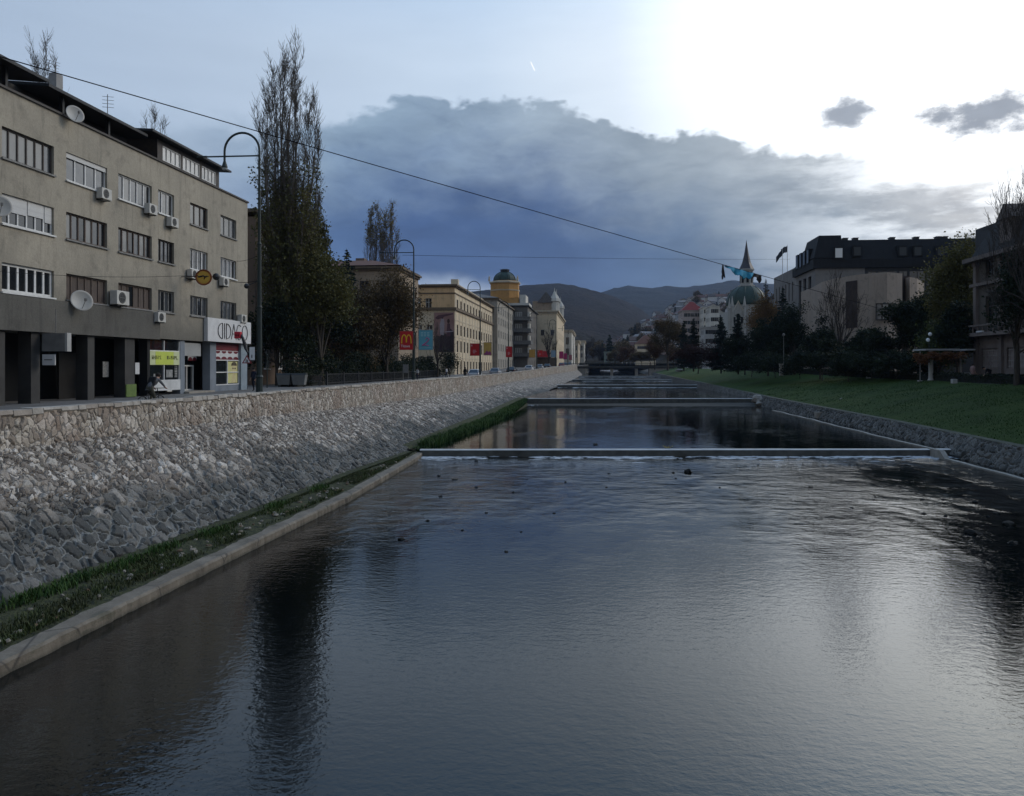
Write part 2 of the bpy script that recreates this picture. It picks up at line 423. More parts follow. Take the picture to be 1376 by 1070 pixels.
# ---- materials of the setting
def stone_mat(name, vscale, kind):
    m, nb, bs = newmat(name)
    co = nb.obj()
    w = nb.n('ShaderNodeTexNoise'); nb.link(co, w.inputs['Vector']); w.inputs['Scale'].default_value = 2.6; w.inputs['Detail'].default_value = 3
    wv = nb.n('ShaderNodeVectorMath', operation='MULTIPLY_ADD')
    nb.link(w.outputs[1], wv.inputs[0]); wv.inputs[1].default_value = (.28, .28, .28); nb.link(co, wv.inputs[2])
    vec = wv.outputs[0]
    if kind == 'parapet': vec = nb.scale(vec, (1, 1.12, .82))
    elif kind == 'facing': vec = nb.scale(vec, (.9, 1.1, .95))
    ed = nb.voro(vec, vscale, 'DISTANCE_TO_EDGE'); cc = nb.voro(vec, vscale, 'F1', out=1)
    if kind != 'parapet':      # patches laid with smaller stones
        ed2 = nb.math('MULTIPLY', nb.voro(vec, vscale * 1.75, 'DISTANCE_TO_EDGE'), 1.3); cc2 = nb.voro(vec, vscale * 1.75, 'F1', out=1)
        sz_ = nb.n('ShaderNodeSeparateXYZ'); nb.link(co, sz_.inputs[0]); pm = nb.smooth(nb.math('ADD', nb.noise(co, .9, 3, .6), nb.math('MULTIPLY_ADD', sz_.outputs[2], .11, -.2)), .50, .53)
        cc = nb.mix(pm, cc, cc2); e_ = nb.n('ShaderNodeMix'); nb.link(pm, e_.inputs[0]); nb.link(ed, e_.inputs[2]); nb.link(ed2, e_.inputs[3]); ed = e_.outputs[0]
    sc = nb.n('ShaderNodeSeparateColor'); nb.link(cc, sc.inputs[0])
    r1, r2 = sc.outputs[0], sc.outputs[1]
    fine = nb.noise(co, 14, 8, .65); mid = nb.noise(co, 3.2, 6, .6); big = nb.noise(co, .35, 5, .6)
    sep = nb.n('ShaderNodeSeparateXYZ'); nb.link(co, sep.inputs[0])
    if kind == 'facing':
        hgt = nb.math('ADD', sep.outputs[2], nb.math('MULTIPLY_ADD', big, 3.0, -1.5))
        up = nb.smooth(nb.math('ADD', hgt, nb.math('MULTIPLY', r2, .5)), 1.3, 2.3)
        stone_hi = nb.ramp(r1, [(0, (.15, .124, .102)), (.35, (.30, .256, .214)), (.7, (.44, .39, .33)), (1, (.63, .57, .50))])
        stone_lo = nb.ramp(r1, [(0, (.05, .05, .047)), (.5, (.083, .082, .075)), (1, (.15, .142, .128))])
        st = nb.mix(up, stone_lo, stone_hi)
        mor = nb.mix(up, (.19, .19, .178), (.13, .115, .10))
        mw = .075
    elif kind == 'parapet':
        st = nb.ramp(r1, [(0, (.22, .18, .145)), (.3, (.35, .30, .245)), (.65, (.47, .415, .345)), (1, (.60, .545, .48))])
        st = nb.mix(nb.smooth(big, .45, .62), st, nb.mix(.55, st, (.30, .22, .17)))
        mor = (.155, .14, .125); mw = .075
    else:
        st = nb.ramp(r1, [(0, (.07, .07, .065)), (.5, (.125, .12, .11)), (1, (.2, .19, .17))])
        mor = (.22, .21, .19); mw = .05
    st = nb.mix(1.0, st, nb.ramp(fine, [(.2, (.62, .62, .62)), (.8, (1.35, 1.35, 1.35))]), 'MULTIPLY')
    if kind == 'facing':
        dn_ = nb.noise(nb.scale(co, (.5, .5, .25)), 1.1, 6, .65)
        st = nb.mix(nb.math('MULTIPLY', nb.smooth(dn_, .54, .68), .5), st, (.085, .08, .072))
    moss = nb.math('MULTIPLY', nb.smooth(mid, .56, .72), .35)
    st = nb.mix(moss, st, (.075, .085, .06))
    mk = nb.smooth(ed, .02, mw)
    col = nb.mix(mk, mor, st)
    nb.link(col, bs.inputs['Base Color']); bs.inputs['Roughness'].default_value = .88; bs.inputs['Specular IOR Level'].default_value = .25
    dome = nb.smooth(ed, .0, .22)
    rough = nb.math('MULTIPLY', nb.math('ADD', fine, nb.math('MULTIPLY', mid, 1.5)), {'facing': .5, 'parapet': .36}.get(kind, .6))
    if kind == 'facing': rough = nb.math('MULTIPLY', rough, nb.math('MULTIPLY_ADD', up, .62, .38))
    hh = nb.math('ADD', nb.math('MULTIPLY', dome, nb.math('MULTIPLY_ADD', r2, .75, .5)), rough)
    dp = nb.n('ShaderNodeDisplacement'); nb.link(hh, dp.inputs['Height']); dp.inputs['Midlevel'].default_value = .9
    dp.inputs['Scale'].default_value = {'facing': .10, 'parapet': .05}.get(kind, .12)
    nb.link(dp.outputs[0], m.node_tree.nodes['Material Output'].inputs['Displacement'])
    m.displacement_method = 'BOTH'
    return m

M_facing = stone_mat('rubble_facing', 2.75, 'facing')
M_parapet = stone_mat('parapet_stone', 4.3, 'parapet')
M_rwall = stone_mat('low_wall_stone', 2.4, 'low')
M_soil = pmat('ledge_soil', (.060, .064, .026), (.022, .026, .013), 5, .95, .09, 16, contrast=(.38, .6))
M_ground = pmat('ground_soil', (.055, .052, .045), (.03, .03, .027), .3, .95, .03, 2)
M_bed = pmat('river_bed', (.05, .048, .035), (.02, .02, .015), 1.5, .8)
M_asphalt = pmat('asphalt', (.052, .052, .053), (.034, .034, .035), .8, .85, .004, 40)
M_pave = pmat('pavement_slabs', (.17, .16, .15), (.105, .10, .095), .9, .85, .006, 8)
M_conc = pmat('concrete', (.34, .31, .265), (.22, .195, .16), 2.2, .85, .012, 14)
M_conc2 = pmat('weir_concrete', (.78, .77, .74), (.56, .55, .53), 1.4, .22, .006, 10, spec=.6)
M_kerb = pmat('kerb_stone', (.28, .27, .25), (.2, .19, .18), 1.5, .85, .004, 20)
M_white = pmat('road_paint', (.7, .7, .68), (.5, .5, .48), 3, .7)

# kerb concrete: cracks and stains
def kerb_mat():
    m, nb, bs = newmat('river_kerb_concrete')
    co = nb.obj(); n = nb.noise(co, 1.4, 8, .65); f = nb.noise(co, 16, 6, .6)
    col = nb.ramp(n, [(.25, (.075, .06, .045)), (.5, (.15, .126, .095)), (.75, (.235, .20, .155))])
    ck = nb.voro(nb.scale(co, (.3, .35, .3)), 1.0, 'DISTANCE_TO_EDGE')
    col = nb.mix(nb.smooth(ck, .012, .0), col, (.06, .05, .04))
    st_ = nb.noise(nb.scale(co, (2.5, .8, 2.5)), 1.6, 7, .7)
    col = nb.mix(nb.math('MULTIPLY', nb.smooth(st_, .52, .66), .6), col, (.06, .058, .035))
    sp = nb.n('ShaderNodeSeparateXYZ'); nb.link(co, sp.inputs[0])
    wet = nb.smooth(nb.math('ADD', sp.outputs[2], nb.math('MULTIPLY', n, .12)), .16, .06)
    col = nb.mix(nb.math('MULTIPLY', wet, .8), col, (.06, .055, .04))
    nb.link(col, bs.inputs['Base Color']); bs.inputs['Roughness'].default_value = .85
    b = nb.n('ShaderNodeBump'); b.inputs['Distance'].default_value = .03
    nb.link(nb.math('ADD', nb.math('MULTIPLY', f, .5), n), b.inputs['Height']); nb.link(b.outputs[0], bs.inputs['Normal'])
    return m
M_rkerb = kerb_mat()

# ---- ground sheet: one mesh from side to side, river channel included
def ground():
    mb = MB()
    ys = [-300, -40, 0, 10, 20, 30, 40, 50, 60, 74, 90, 104, 115, 125, 140, 160, 180, 200, 215, 230, 260, 290, 340, 420, 560, 700, 1200, 5000]
    rows = []
    for y in ys:
        fx, fz, px, pb, pt, sz, fac = left(y); rx, wx, wz, lx, lz = right(y)
        wzr = water_z(y) - .5
        rows.append([(-5000, y, sz - .2), (-300, y, sz - .12), (-60, y, sz - .12), (px - .4, y, sz - .12), (px - .5, y, pb - 1.2), (fx - 1.2, y, fz - .7), (fx + .6, y, wzr), (rx - .6, y, wzr), (wx + .15, y, wz - 1.0), (wx + .9, y, wz - .22), (lx, y, lz - .1), (60, y, lz - .1), (300, y, lz), (5000, y, lz + 2)])
    n = len(rows[0])
    mb.add([p for r in rows for p in r], [(i * n + k, i * n + k + 1, (i + 1) * n + k + 1, (i + 1) * n + k) for i in range(len(rows) - 1) for k in range(n - 1)])
    return structure(mb.build('ground', M_ground))
ground()

# ---- water
def water_mat(name, lvl):
    m, nb, bs = newmat(name)
    p = nb.pos()
    big = nb.noise(nb.scale(p, (1, .55, 1)), .16, 4, .6)
    bed = nb.noise(nb.scale(p, (1, .5, 1)), .5, 6, .65)
    col = nb.ramp(bed, [(.3, (.0006, .0018, .0024)), (.7, (.0018, .0036, .0042))])
    nb.link(col, bs.inputs['Base Color'])
    bs.inputs['Roughness'].default_value = .035 if lvl == 0 else .03
    bs.inputs['IOR'].default_value = 1.39; bs.inputs['Specular Tint'].default_value = (.80, .95, 1.0, 1)
    bs.inputs['Specular IOR Level'].default_value = .5
    # ripples: fine chop everywhere, broader riffles in the shallow reach below the weir
    r1 = nb.noise(nb.scale(p, (1, 1.5, 1)), 4.2, 3, .55, .3)
    r2 = nb.noise(nb.scale(p, (.8, 1.5, 1)), 1.1, 4, .6, .4)
    r3 = nb.noise(nb.scale(p, (1, 1, 1)), 13, 2, .5)
    sp = nb.n('ShaderNodeSeparateXYZ'); nb.link(p, sp.inputs[0])
    if lvl == 0:
        rif = nb.math('MULTIPLY', nb.smooth(nb.math('ADD', sp.outputs[1], nb.math('MULTIPLY_ADD', big, 22, -11)), 20, 37), nb.smooth(big, .3, .6))
        h = nb.math('MULTIPLY', r1, nb.math('MULTIPLY_ADD', rif, .013, .0052))
        h = nb.math('ADD', h, nb.math('MULTIPLY', r3, nb.math('MULTIPLY_ADD', rif, .003, .0019)))
        h = nb.math('ADD', h, nb.math('MULTIPLY', r2, nb.math('MULTIPLY_ADD', rif, .05, .0045)))
        h = nb.math('ADD', h, nb.math('MULTIPLY', nb.noise(nb.scale(p, (.7, 1, 1)), .55, 2, .5, .5), nb.math('MULTIPLY', rif, .075)))
    else:
        h = nb.math('MULTIPLY', nb.noise(nb.scale(p, (1, 1.2, 1)), 1.6, 3, .5), .011)
        h = nb.math('ADD', h, nb.math('MULTIPLY', r3, .0015))
        h = nb.math('ADD', h, nb.math('MULTIPLY', nb.math('MULTIPLY', r1, nb.smooth(big, .5, .62)), .012))
    b = nb.n('ShaderNodeBump'); b.inputs['Strength'].default_value = 1; b.inputs['Distance'].default_value = 1.0
    nb.link(h, b.inputs['Height']); nb.link(b.outputs[0], bs.inputs['Normal'])
    return m
M_water0 = water_mat('river_water_riffle', 0); M_water1 = water_mat('river_water_pool', 1)

def water():
    mb = MB()
    edges = [((-40, -40), 0)] 
    prevL = (-16, -40); prevR = (22, -40); z = 0.0
    lst = WEIRS + [((-5.2, 700), (34, 700), 99)]
    for i, (a, b, cz) in enumerate(lst):
        n = 8 if i else 6
        for k in range(n):
            t0, t1 = k / n, (k + 1) / n
            y0l = prevL[1] + (a[1] - prevL[1]) * t0; y1l = prevL[1] + (a[1] - prevL[1]) * t1
            y0r = prevR[1] + (b[1] - prevR[1]) * t0; y1r = prevR[1] + (b[1] - prevR[1]) * t1
            xl0 = left(y0l)[0] - 1.2; xl1 = left(y1l)[0] - 1.2
            xr0 = right(y0r)[0] + .3; xr1 = right(y1r)[0] + .3
            mb.quad((xl0, y0l, z), (xr0, y0r, z), (xr1, y1r, z), (xl1, y1l, z), 0 if i == 0 else 1)
        prevL, prevR, z = a, b, cz - .03
    return structure(mb.build('river_water', [M_water0, M_water1]))
water()

# ---- left embankment wall: sloped rubble facing, coursed parapet, coping
def ysteps(y0, y1):
    ys = []; y = y0
    while y < y1:
        ys.append(y); y += .055 if y < 34 else (.085 if y < 62 else (.16 if y < 125 else .5))
    ys.append(y1); return ys
wall = wthing('embankment_wall', 'long grey rubble stone embankment wall sloping to the river on the left bank', 'wall', (-13, 10, 0))
def grid_mesh(name, ys, nrow, fn, mat, parent):
    V = np.array([[fn(y, k / (nrow - 1)) for k in range(nrow)] for y in ys], np.float32).reshape(-1, 3)
    ny = len(ys); i = np.arange(ny - 1)[:, None] * nrow + np.arange(nrow - 1)[None, :]
    Fc = np.stack([i, i + nrow, i + nrow + 1, i + 1], -1).reshape(-1, 4)
    mb = MB(); mb.arrays(V, Fc)
    return mb.build(name, mat, parent, smooth=True)
def f_slope(y, t):
    fx, fz, px, pb, pt, sz, fac = left(y)
    b = .18 * math.sin(math.pi * t)
    return (fx + (px + .12 - fx) * t - b * .3, y, fz - .25 + (pb - fz + .25) * t + b * .5)
YS = ysteps(8, 292)
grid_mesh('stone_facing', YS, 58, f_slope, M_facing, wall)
def f_par(y, t):
    fx, fz, px, pb, pt, sz, fac = left(y)
    return (px + .06 - .05 * t, y, pb - .12 + (pt - pb + .1) * t)
grid_mesh('parapet', YS, 26, f_par, M_parapet, wall)
def coping():
    mb = MB(); y = 8.0; r = random.Random(3)
    while y < 290:
        L = r.uniform(.32, .75) if y < 70 else r.uniform(1.0, 2.2)
        px0, pt0 = left(y)[2], left(y)[4]; px1, pt1 = left(y + L)[2], left(y + L)[4]
        e = r.uniform(0, .035); h = r.uniform(-.015, .03); d = r.uniform(.05, .15)
        g = .012
        mb.hexa([(px0 - .36, y + g, pt0 - .5), (px0 + .05 + e, y + g, pt0 - d), (px1 + .05 + e, y + L - g, pt1 - d), (px1 - .36, y + L - g, pt1 - .5)],
                [(px0 - .36, y + g, pt0 + h), (px0 + .03 + e, y + g, pt0 + h), (px1 + .03 + e, y + L - g, pt1 + h), (px1 - .36, y + L - g, pt1 + h)], r.choice([0, 0, 1]))
        y += L
    return mb.build('coping', [pmat('coping_stone', (.46, .42, .37), (.27, .245, .21), 3, .85, .02, 12), pmat('coping_stone_warm', (.36, .31, .26), (.22, .19, .16), 3, .85, .02, 12)], wall)
coping()
mb = MB()
for y0, y1 in zip(YS[::40], YS[40::40] + [292]):
    a, b = left(y0), left(y1)
    mb.hexa([(a[2] - .38, y0, a[5] - .3), (a[2] - .06, y0, a[5] - .3), (b[2] - .06, y1, b[5] - .3), (b[2] - .38, y1, b[5] - .3)],
            [(a[2] - .38, y0, a[4] - .12), (a[2] - .06, y0, a[4] - .12), (b[2] - .06, y1, b[4] - .12), (b[2] - .38, y1, b[4] - .12)])
mb.build('parapet_back', M_conc, wall)

# ---- ledge with kerb below the wall
def ledge():
    mb = MB(); ys = [6 + i * 1.0 for i in range(39)] + [45.2]
    pts = []
    for y in ys:
        fx = left(y)[0]; kx = kerb_x(y)
        pts.append([(fx - .5, y, .34), (fx + .3, y, .30 + .05 * mnoise.noise((0, y, 3))), ((fx + kx) / 2, y, .27 + .05 * mnoise.noise((1, y * .7, 3))), (kx - .3, y, .23)])
    mb.add([p for r in pts for p in r], [(i * 4 + k, i * 4 + k + 1, i * 4 + k + 5, i * 4 + k + 4) for i in range(len(pts) - 1) for k in range(3)])
    return structure(mb.build('ledge_ground', M_soil))
def kerb_x(y): return float(np.interp(y, [5, 12.4, 20, 30, 38, 43, 45.5], [-9.9, -9.9, -9.72, -9.43, -9.62, -9.75, -9.95]))
ledge()
def kerb():
    mb = MB(); ys = np.arange(5, 45.6, .12); rows = []
    for y in ys:
        kx = kerb_x(y); n1 = mnoise.noise((0, y * 1.3, 0)) * .035 + mnoise.noise((5, y * 5, 0)) * .03; n2 = mnoise.noise((9, y * .9, 0)) * .09 + mnoise.noise((4, y * 4, 0)) * .06
        zz = .245 + mnoise.noise((2, y * .6, 0)) * .015
        rows.append([(kx + .03 + n1, y, -.4), (kx + .01 + n1, y, zz - .05), (kx - .03 + n1, y, zz), (kx - .40 + n2, y, zz + .01), (kx - .46 + n2, y, zz - .05), (kx - .46 + n2, y, -.4)])
    n = 6
    mb.add([p for r in rows for p in r], [(i * n + k, i * n + k + 1, (i + 1) * n + k + 1, (i + 1) * n + k) for i in range(len(rows) - 1) for k in range(n - 1)])
    mb.add(rows[0], [tuple(range(6))]); mb.add(rows[-1], [tuple(range(6))[::-1]])
    o = mb.build('river_kerb', M_rkerb)
    return tag(o, 'weathered pale concrete kerb along the mossy ledge at the water edge', 'kerb')
kerb()

# ---- weirs
for i, (a, b, cz) in enumerate(WEIRS):
    lab = ['nearest long concrete weir crossing the whole river with foam under it', 'second concrete weir from the camera, between the big boulder and left wall', 'third concrete weir from the camera, a thin pale line across the river', 'fourth concrete weir up the river, seen as a thin light line', 'farthest concrete weir just before the low footbridge'][i]
    w = wthing('river_weir', lab, 'weir', (a[0], a[1], cz), 'concrete weirs stepping up the river')
    A = Vector((a[0], a[1], 0)); B = Vector((b[0], b[1], 0)); dr = (B - A).normalized(); nr = Vector((dr.y, -dr.x, 0))  # towards camera
    mb = MB(); n = 24; rows = []
    for k in range(n + 1):
        p = A.lerp(B, k / n); j = .015 * mnoise.noise((k * .9, i, 0))
        rows.append([p + nr * .22 + Vector((0, 0, cz - 1.1)), p + nr * .2 + Vector((0, 0, cz - .05)), p + nr * .16 + Vector((0, 0, cz + j)), p - nr * .2 + Vector((0, 0, cz + j)), p - nr * .22 + Vector((0, 0, cz - 1.1))])
    mb.add([q for r in rows for q in r], [(k * 5 + q, k * 5 + q + 1, k * 5 + q + 6, k * 5 + q + 5) for k in range(n) for q in range(4)])
    mb.add(rows[0], [(4, 3, 2, 1, 0)]); mb.add(rows[-1], [(0, 1, 2, 3, 4)])
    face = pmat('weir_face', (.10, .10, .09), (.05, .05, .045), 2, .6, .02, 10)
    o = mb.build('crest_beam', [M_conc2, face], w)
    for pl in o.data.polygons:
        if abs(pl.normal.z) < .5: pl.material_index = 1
    # foam line at its foot
    rr = random.Random(i); fm = MB(); L = (B - A).length
    zb = water_z(min(a[1], b[1]) - 1) if i else 0.0
    for k in range([1100, 900, 420, 200, 110][i]):
        t = rr.random(); p = A.lerp(B, t)
        patch = mnoise.noise((t * 9, i * 3.1, 0)) * .5 + .5
        d = .2 + abs(rr.gauss(0, .22 + .55 * patch * (2.4 if rr.random() < .2 else 1)))
        if rr.random() > max(0, patch * 1.7 - .35): continue
        q = p + nr * d; s = rr.uniform(.05, .2) * (1 + i * .5); ll = s * rr.uniform(1.2, 3.2)
        poly = []
        m = 7
        for e in range(m):
            th = 2 * math.pi * e / m; rad = rr.uniform(.7, 1.2)
            poly.append(q + dr * (math.cos(th) * ll * rad) + nr * (math.sin(th) * s * .6 * rad) + Vector((0, 0, zb + .012)))
        c0 = q + Vector((0, 0, zb + rr.uniform(.02, .05)))
        fm.add(poly + [c0], [(e, (e + 1) % m, m) for e in range(m)])
    stuff(fm.build('foam', pmat('water_foam', (.56, .58, .6), (.38, .40, .42), 9, .6)))
    # thin sheet of water over the crest
    C_ = MB()
    C_.quad(A + Vector((0, 0, cz + .012)) - nr * .2, B + Vector((0, 0, cz + .012)) - nr * .2, B + nr * .19 + Vector((0, 0, cz + .012)), A + nr * .19 + Vector((0, 0, cz + .012)))

# ---- stones in the shallow water
def rock_mesh(seed, mat, nm='river_stone'):
    r = random.Random(seed); bm = bmesh.new(); bmesh.ops.create_icosphere(bm, subdivisions=2, radius=1)
    for v in bm.verts:
        n = mnoise.noise(v.co * 1.1 + Vector((seed * 3.1, 0, 0))) * .5 + mnoise.noise(v.co * 2.7 + Vector((0, seed, 0))) * .22
        v.co *= 1 + n; v.co.z *= .6
    me = bpy.data.meshes.new(nm); bm.to_mesh(me); bm.free(); me.materials.append(mat)
    return me
M_wet = pmat('wet_stone', (.022, .021, .019), (.010, .010, .009), 4, .75, .02, 14, spec=.15)
M_boul = pmat('pale_boulder', (.34, .31, .27), (.2, .18, .155), 3, .85, .03, 9)
RM = [rock_mesh(k, M_wet) for k in range(5)]
rr = random.Random(21)
spots = [(925, 635, .24), (905, 636, .11), (800, 606.5, .16), (590, 640, .12), (640, 655, .09), (592, 668, .1), (690, 662, .1), (1240, 672, .12), (1268, 672, .12), (1145, 683, .1), (1242, 691, .13), (1270, 694, .1), (1308, 717, .22), (1355, 705, .22), (1176, 668, .06), (680, 742, .09), (745, 690, .06), (815, 655, .08), (760, 648, .08), (1090, 655, .1), (1340, 690, .15), (1360, 730, .13), (1310, 675, .12), (640, 620, .12), (610, 645, .14), (575, 700, .09), (540, 725, .12), (700, 715, .07)]
for k in range(12):
    spots.append((rr.uniform(520, 1330), rr.uniform(622, 720), rr.uniform(.05, .09)))
for k, (u, v, s) in enumerate(spots):
    s *= 1 if k == 0 else .68
    p = PZ(u, v, 0); o = bpy.data.objects.new('river_stone', RM[k % 5]); C.objects.link(o)
    if k == 2: p = Vector((p.x, p.y, .44 - s * .3))
    o.location = p + Vector((0, 0, s * .05)); o.scale = (s * rr.uniform(.9, 1.8), s * rr.uniform(.8, 1.3), s * rr.uniform(.8, 1.3)); o.rotation_euler = (0, 0, rr.uniform(0, 6))
    if k == 0: tag(o, 'largest dark stone standing out of the water below the nearest weir', 'stone')
    elif k == 2: tag(o, 'dark stone lying on top of the nearest weir', 'stone')
    else: tag(o, 'small dark stone poking out of the shallow rippled water', 'stone', 'dark stones in the shallow river')
# boulders along the right bank
for k, (u, v, s, lab) in enumerate([(1021, 537, .8, 'big pale boulder at the right end of the second weir'), (600 + 420, 543, .42, 'smaller pale boulder lying in front of the big boulder'), (913, 497.5, .9, 'pale boulder on the grass edge beside the far footbridge')]):
    y = [101.5, 100, 236][k]
    p = PY(u, v, y); o = bpy.data.objects.new('boulder', rock_mesh(31 + k, M_boul, 'boulder')); C.objects.link(o)
    o.location = p; o.scale = (s * 1.2, s, s * 1.1); tag(o, lab, 'boulder')
# yellow leaf clump caught on the weir
mb = MB()
for k in range(40):
    p = Vector((8.6 + rr.gauss(0, .14), 45.72 + rr.gauss(0, .05), .63 + abs(rr.gauss(0, .05)))); q = Vector((rr.uniform(-1, 1), rr.uniform(-1, 1), rr.uniform(-.4, .6))).normalized() * .06; w_ = q.cross(Vector((0, 0, 1))) * .8
    mb.quad(p - q, p - w_, p + q, p + w_)
p = PZ(904, 604.5, .63)
o = mb.build('leaf_litter', pmat('yellow_leaf', (.42, .33, .05), (.3, .22, .04), 6, .7), loc=(8.6, 45.72, .6)); o.location = (p.x, 47.65, .42)
tag(o, 'small clump of yellow leaves caught on the nearest weir', 'leaves')

# ---- grass on the ledge
def blades(name, fn, n, hmin, hmax, w, mat, seed):
    r = np.random.default_rng(seed); P = []
    rr_ = random.Random(seed)
    while len(P) < n:
        q = fn(rr_)
        if q is not None: P.append(q)
    P = np.array(P, np.float32); h = r.uniform(hmin, hmax, n)[:, None]
    az = r.uniform(0, 2 * math.pi, n); d = np.stack([np.cos(az), np.sin(az), np.zeros(n)], 1); t = np.stack([-np.sin(az), np.cos(az), np.zeros(n)], 1)
    ln = r.uniform(.1, .9, n)[:, None] * h
    base1 = P - t * w; base2 = P + t * w; mid = P + d * ln * .4 + np.array([0, 0, 1]) * h * .65; tip = P + d * ln + np.array([0, 0, 1]) * h
    V = np.stack([base1, base2, mid + t * w * .7, tip, mid - t * w * .7], 1).reshape(-1, 3)
    i = np.arange(n)[:, None] * 5
    mb = MB(); mb.arrays(V, i + np.array([[0, 1, 2, 4]])); mb2 = np.concatenate([i + 4, i + 2, i + 3], 1)
    mb.arr.append((np.zeros((0, 3), np.float32), mb2 - len(V), 0))
    return stuff(mb.build(name, mat))
M_grass = pmat('ledge_grass', (.05, .072, .018), (.034, .036, .014), .8, .8, world=True)
M_grass2 = pmat('bank_grass', (.05, .10, .016), (.022, .052, .010), .5, .8, world=True)
def ledge_fn(r):
    y = r.uniform(9, 45.5); fx = left(y)[0]; kx = kerb_x(y) - .5
    t = r.random() ** 1.6; x = fx + .15 + (kx - fx - .15) * t
    if r.random() > max(0, mnoise.noise((x * .9, y * .55, 1.0)) * 1.6 + .42 + (.5 if t < .12 else 0) + (.35 if y > 33 else 0)): return None
    return (x, y, .27)
blades('grass', ledge_fn, 36000, .03, .12, .014, M_grass, 2)
def tuft_fn(r):
    k = r.choice([(-11.75, 16.4), (-11.8, 17.3), (-11.6, 18.6), (-11.5, 20.2), (-11.2, 22.5), (-11.9, 15.6), (-11.1, 27), (-11.0, 31)])
    return (k[0] + r.gauss(0, .13), k[1] + r.gauss(0, .35), .27)
blades('weeds', tuft_fn, 2200, .08, .24, .018, M_grass2, 3)
def bank_fn(r):
    y = r.uniform(46, 103); fx, fz = left(y)[0], left(y)[1]
    w = float(np.interp(y, [46, 60, 80, 95, 103], [1.1, 1.5, 1.6, 1.0, .5]))
    x = fx - .25 + w * r.random(); 
    if r.random() > mnoise.noise((x, y * .3, 7)) + .75: return None
    return (x, y, max(water_z(y), fz - .25) - .02)
blades('bank_grass', bank_fn, 16000, .15, .5, .03, M_grass2, 4)
mb = MB()   # soil hump under the bank grass
ys = list(range(46, 104, 2))
for y0, y1 in zip(ys[:-1], ys[1:]):
    def rw(y):
        fx, fz = left(y)[0], left(y)[1]; w = float(np.interp(y, [46, 60, 80, 95, 103], [1.1, 1.5, 1.6, 1.0, .5]))
        return [(fx - .8, y, fz + .25), (fx, y, max(water_z(y), fz - .25) + .05), (fx + w, y, water_z(y) - .1)]
    a, b = rw(y0), rw(y1)
    mb.quad(a[0], a[1], b[1], b[0]); mb.quad(a[1], a[2], b[2], b[1])
structure(mb.build('bank_ground', M_soil))
mb = MB(); r_ = random.Random(8)
for k in range(150):
    y = 9 + 36 * r_.random() ** 1.2; fx = left(y)[0]; kx = kerb_x(y) - .5
    x = fx + (kx - fx) * min(.97, max(.2, r_.gauss(.68, .2))); s = r_.uniform(.03, .09)
    c0 = Vector((x, y, .275 + .03 * r_.random())); m = 6; ph = r_.random() * 6
    ring = [c0 + Vector((math.cos(ph + 2 * math.pi * e / m) * s * r_.uniform(.6, 1.2), math.sin(ph + 2 * math.pi * e / m) * s * r_.uniform(.8, 1.6), 0)) for e in range(m)]
    tp = [c0 + (q - c0) * .7 + Vector((0, 0, r_.uniform(.02, .05))) for q in ring]
    mb.add(ring + tp, [tuple(range(m, 2 * m))] + [(e, (e + 1) % m, m + (e + 1) % m, m + e) for e in range(m)], r_.choice([0, 0, 1]))
stuff(mb.build('stone_chips', [pmat('pale_chip', (.26, .235, .19), (.13, .115, .095), 6, .8), pmat('leaf_brown', (.13, .085, .05), (.08, .06, .035), 6, .8)]))

# ---- street on the left bank (road between two raised pavements)
def strip(name, fa, fb, ys, mat, dz=0.0, thick=0.0, kind=True):
    mb = MB()
    for y0, y1 in zip(ys[:-1], ys[1:]):
        a0, b0, z0 = fa(y0), fb(y0), street_z(y0) + dz; a1, b1, z1 = fa(y1), fb(y1), street_z(y1) + dz
        if thick: mb.hexa([(a0, y0, z0 - thick), (b0, y0, z0 - thick), (b1, y1, z1 - thick), (a1, y1, z1 - thick)], [(a0, y0, z0), (b0, y0, z0), (b1, y1, z1), (a1, y1, z1)])
        else: mb.quad((a0, y0, z0), (b0, y0, z0), (b1, y1, z1), (a1, y1, z1))
    o = mb.build(name, mat)
    return structure(o)
SY = [-40, 0, 20, 45, 74, 104, 125, 140, 160, 180, 200, 215, 230, 260, 290, 350, 420, 560, 700]
PX_ = lambda y: left(y)[2]; FX_ = lambda y: left(y)[6]
strip('road', lambda y: FX_(y) + 4.0 * wd(y), lambda y: PX_(y) - 2.6 * wd(y), SY, M_asphalt, -.105) if False else None
def wd(y): return (PX_(y) - FX_(y)) / 12.7
strip('road', lambda y: FX_(y) + 3.6 * wd(y), lambda y: PX_(y) - 2.4 * wd(y), SY, M_asphalt, -.1)
strip('pavement', lambda y: PX_(y) - 2.6 * wd(y), lambda y: PX_(y) - .37, SY, M_pave, .0, .14)
strip('pavement', lambda y: FX_(y) - 14, lambda y: FX_(y) + 3.8 * wd(y), SY, M_pave, .01, .14)
mb = MB()
for k in range(40):
    y = 8 + k * 6; x = FX_(y) + 7.0 * wd(y); z = street_z(y) - .094
    mb.quad((x - .07, y, z), (x + .07, y, z), (x + .07, y + 2.6, street_z(y + 2.6) - .094), (x - .07, y + 2.6, street_z(y + 2.6) - .094))
structure(mb.build('road_marking', M_white))

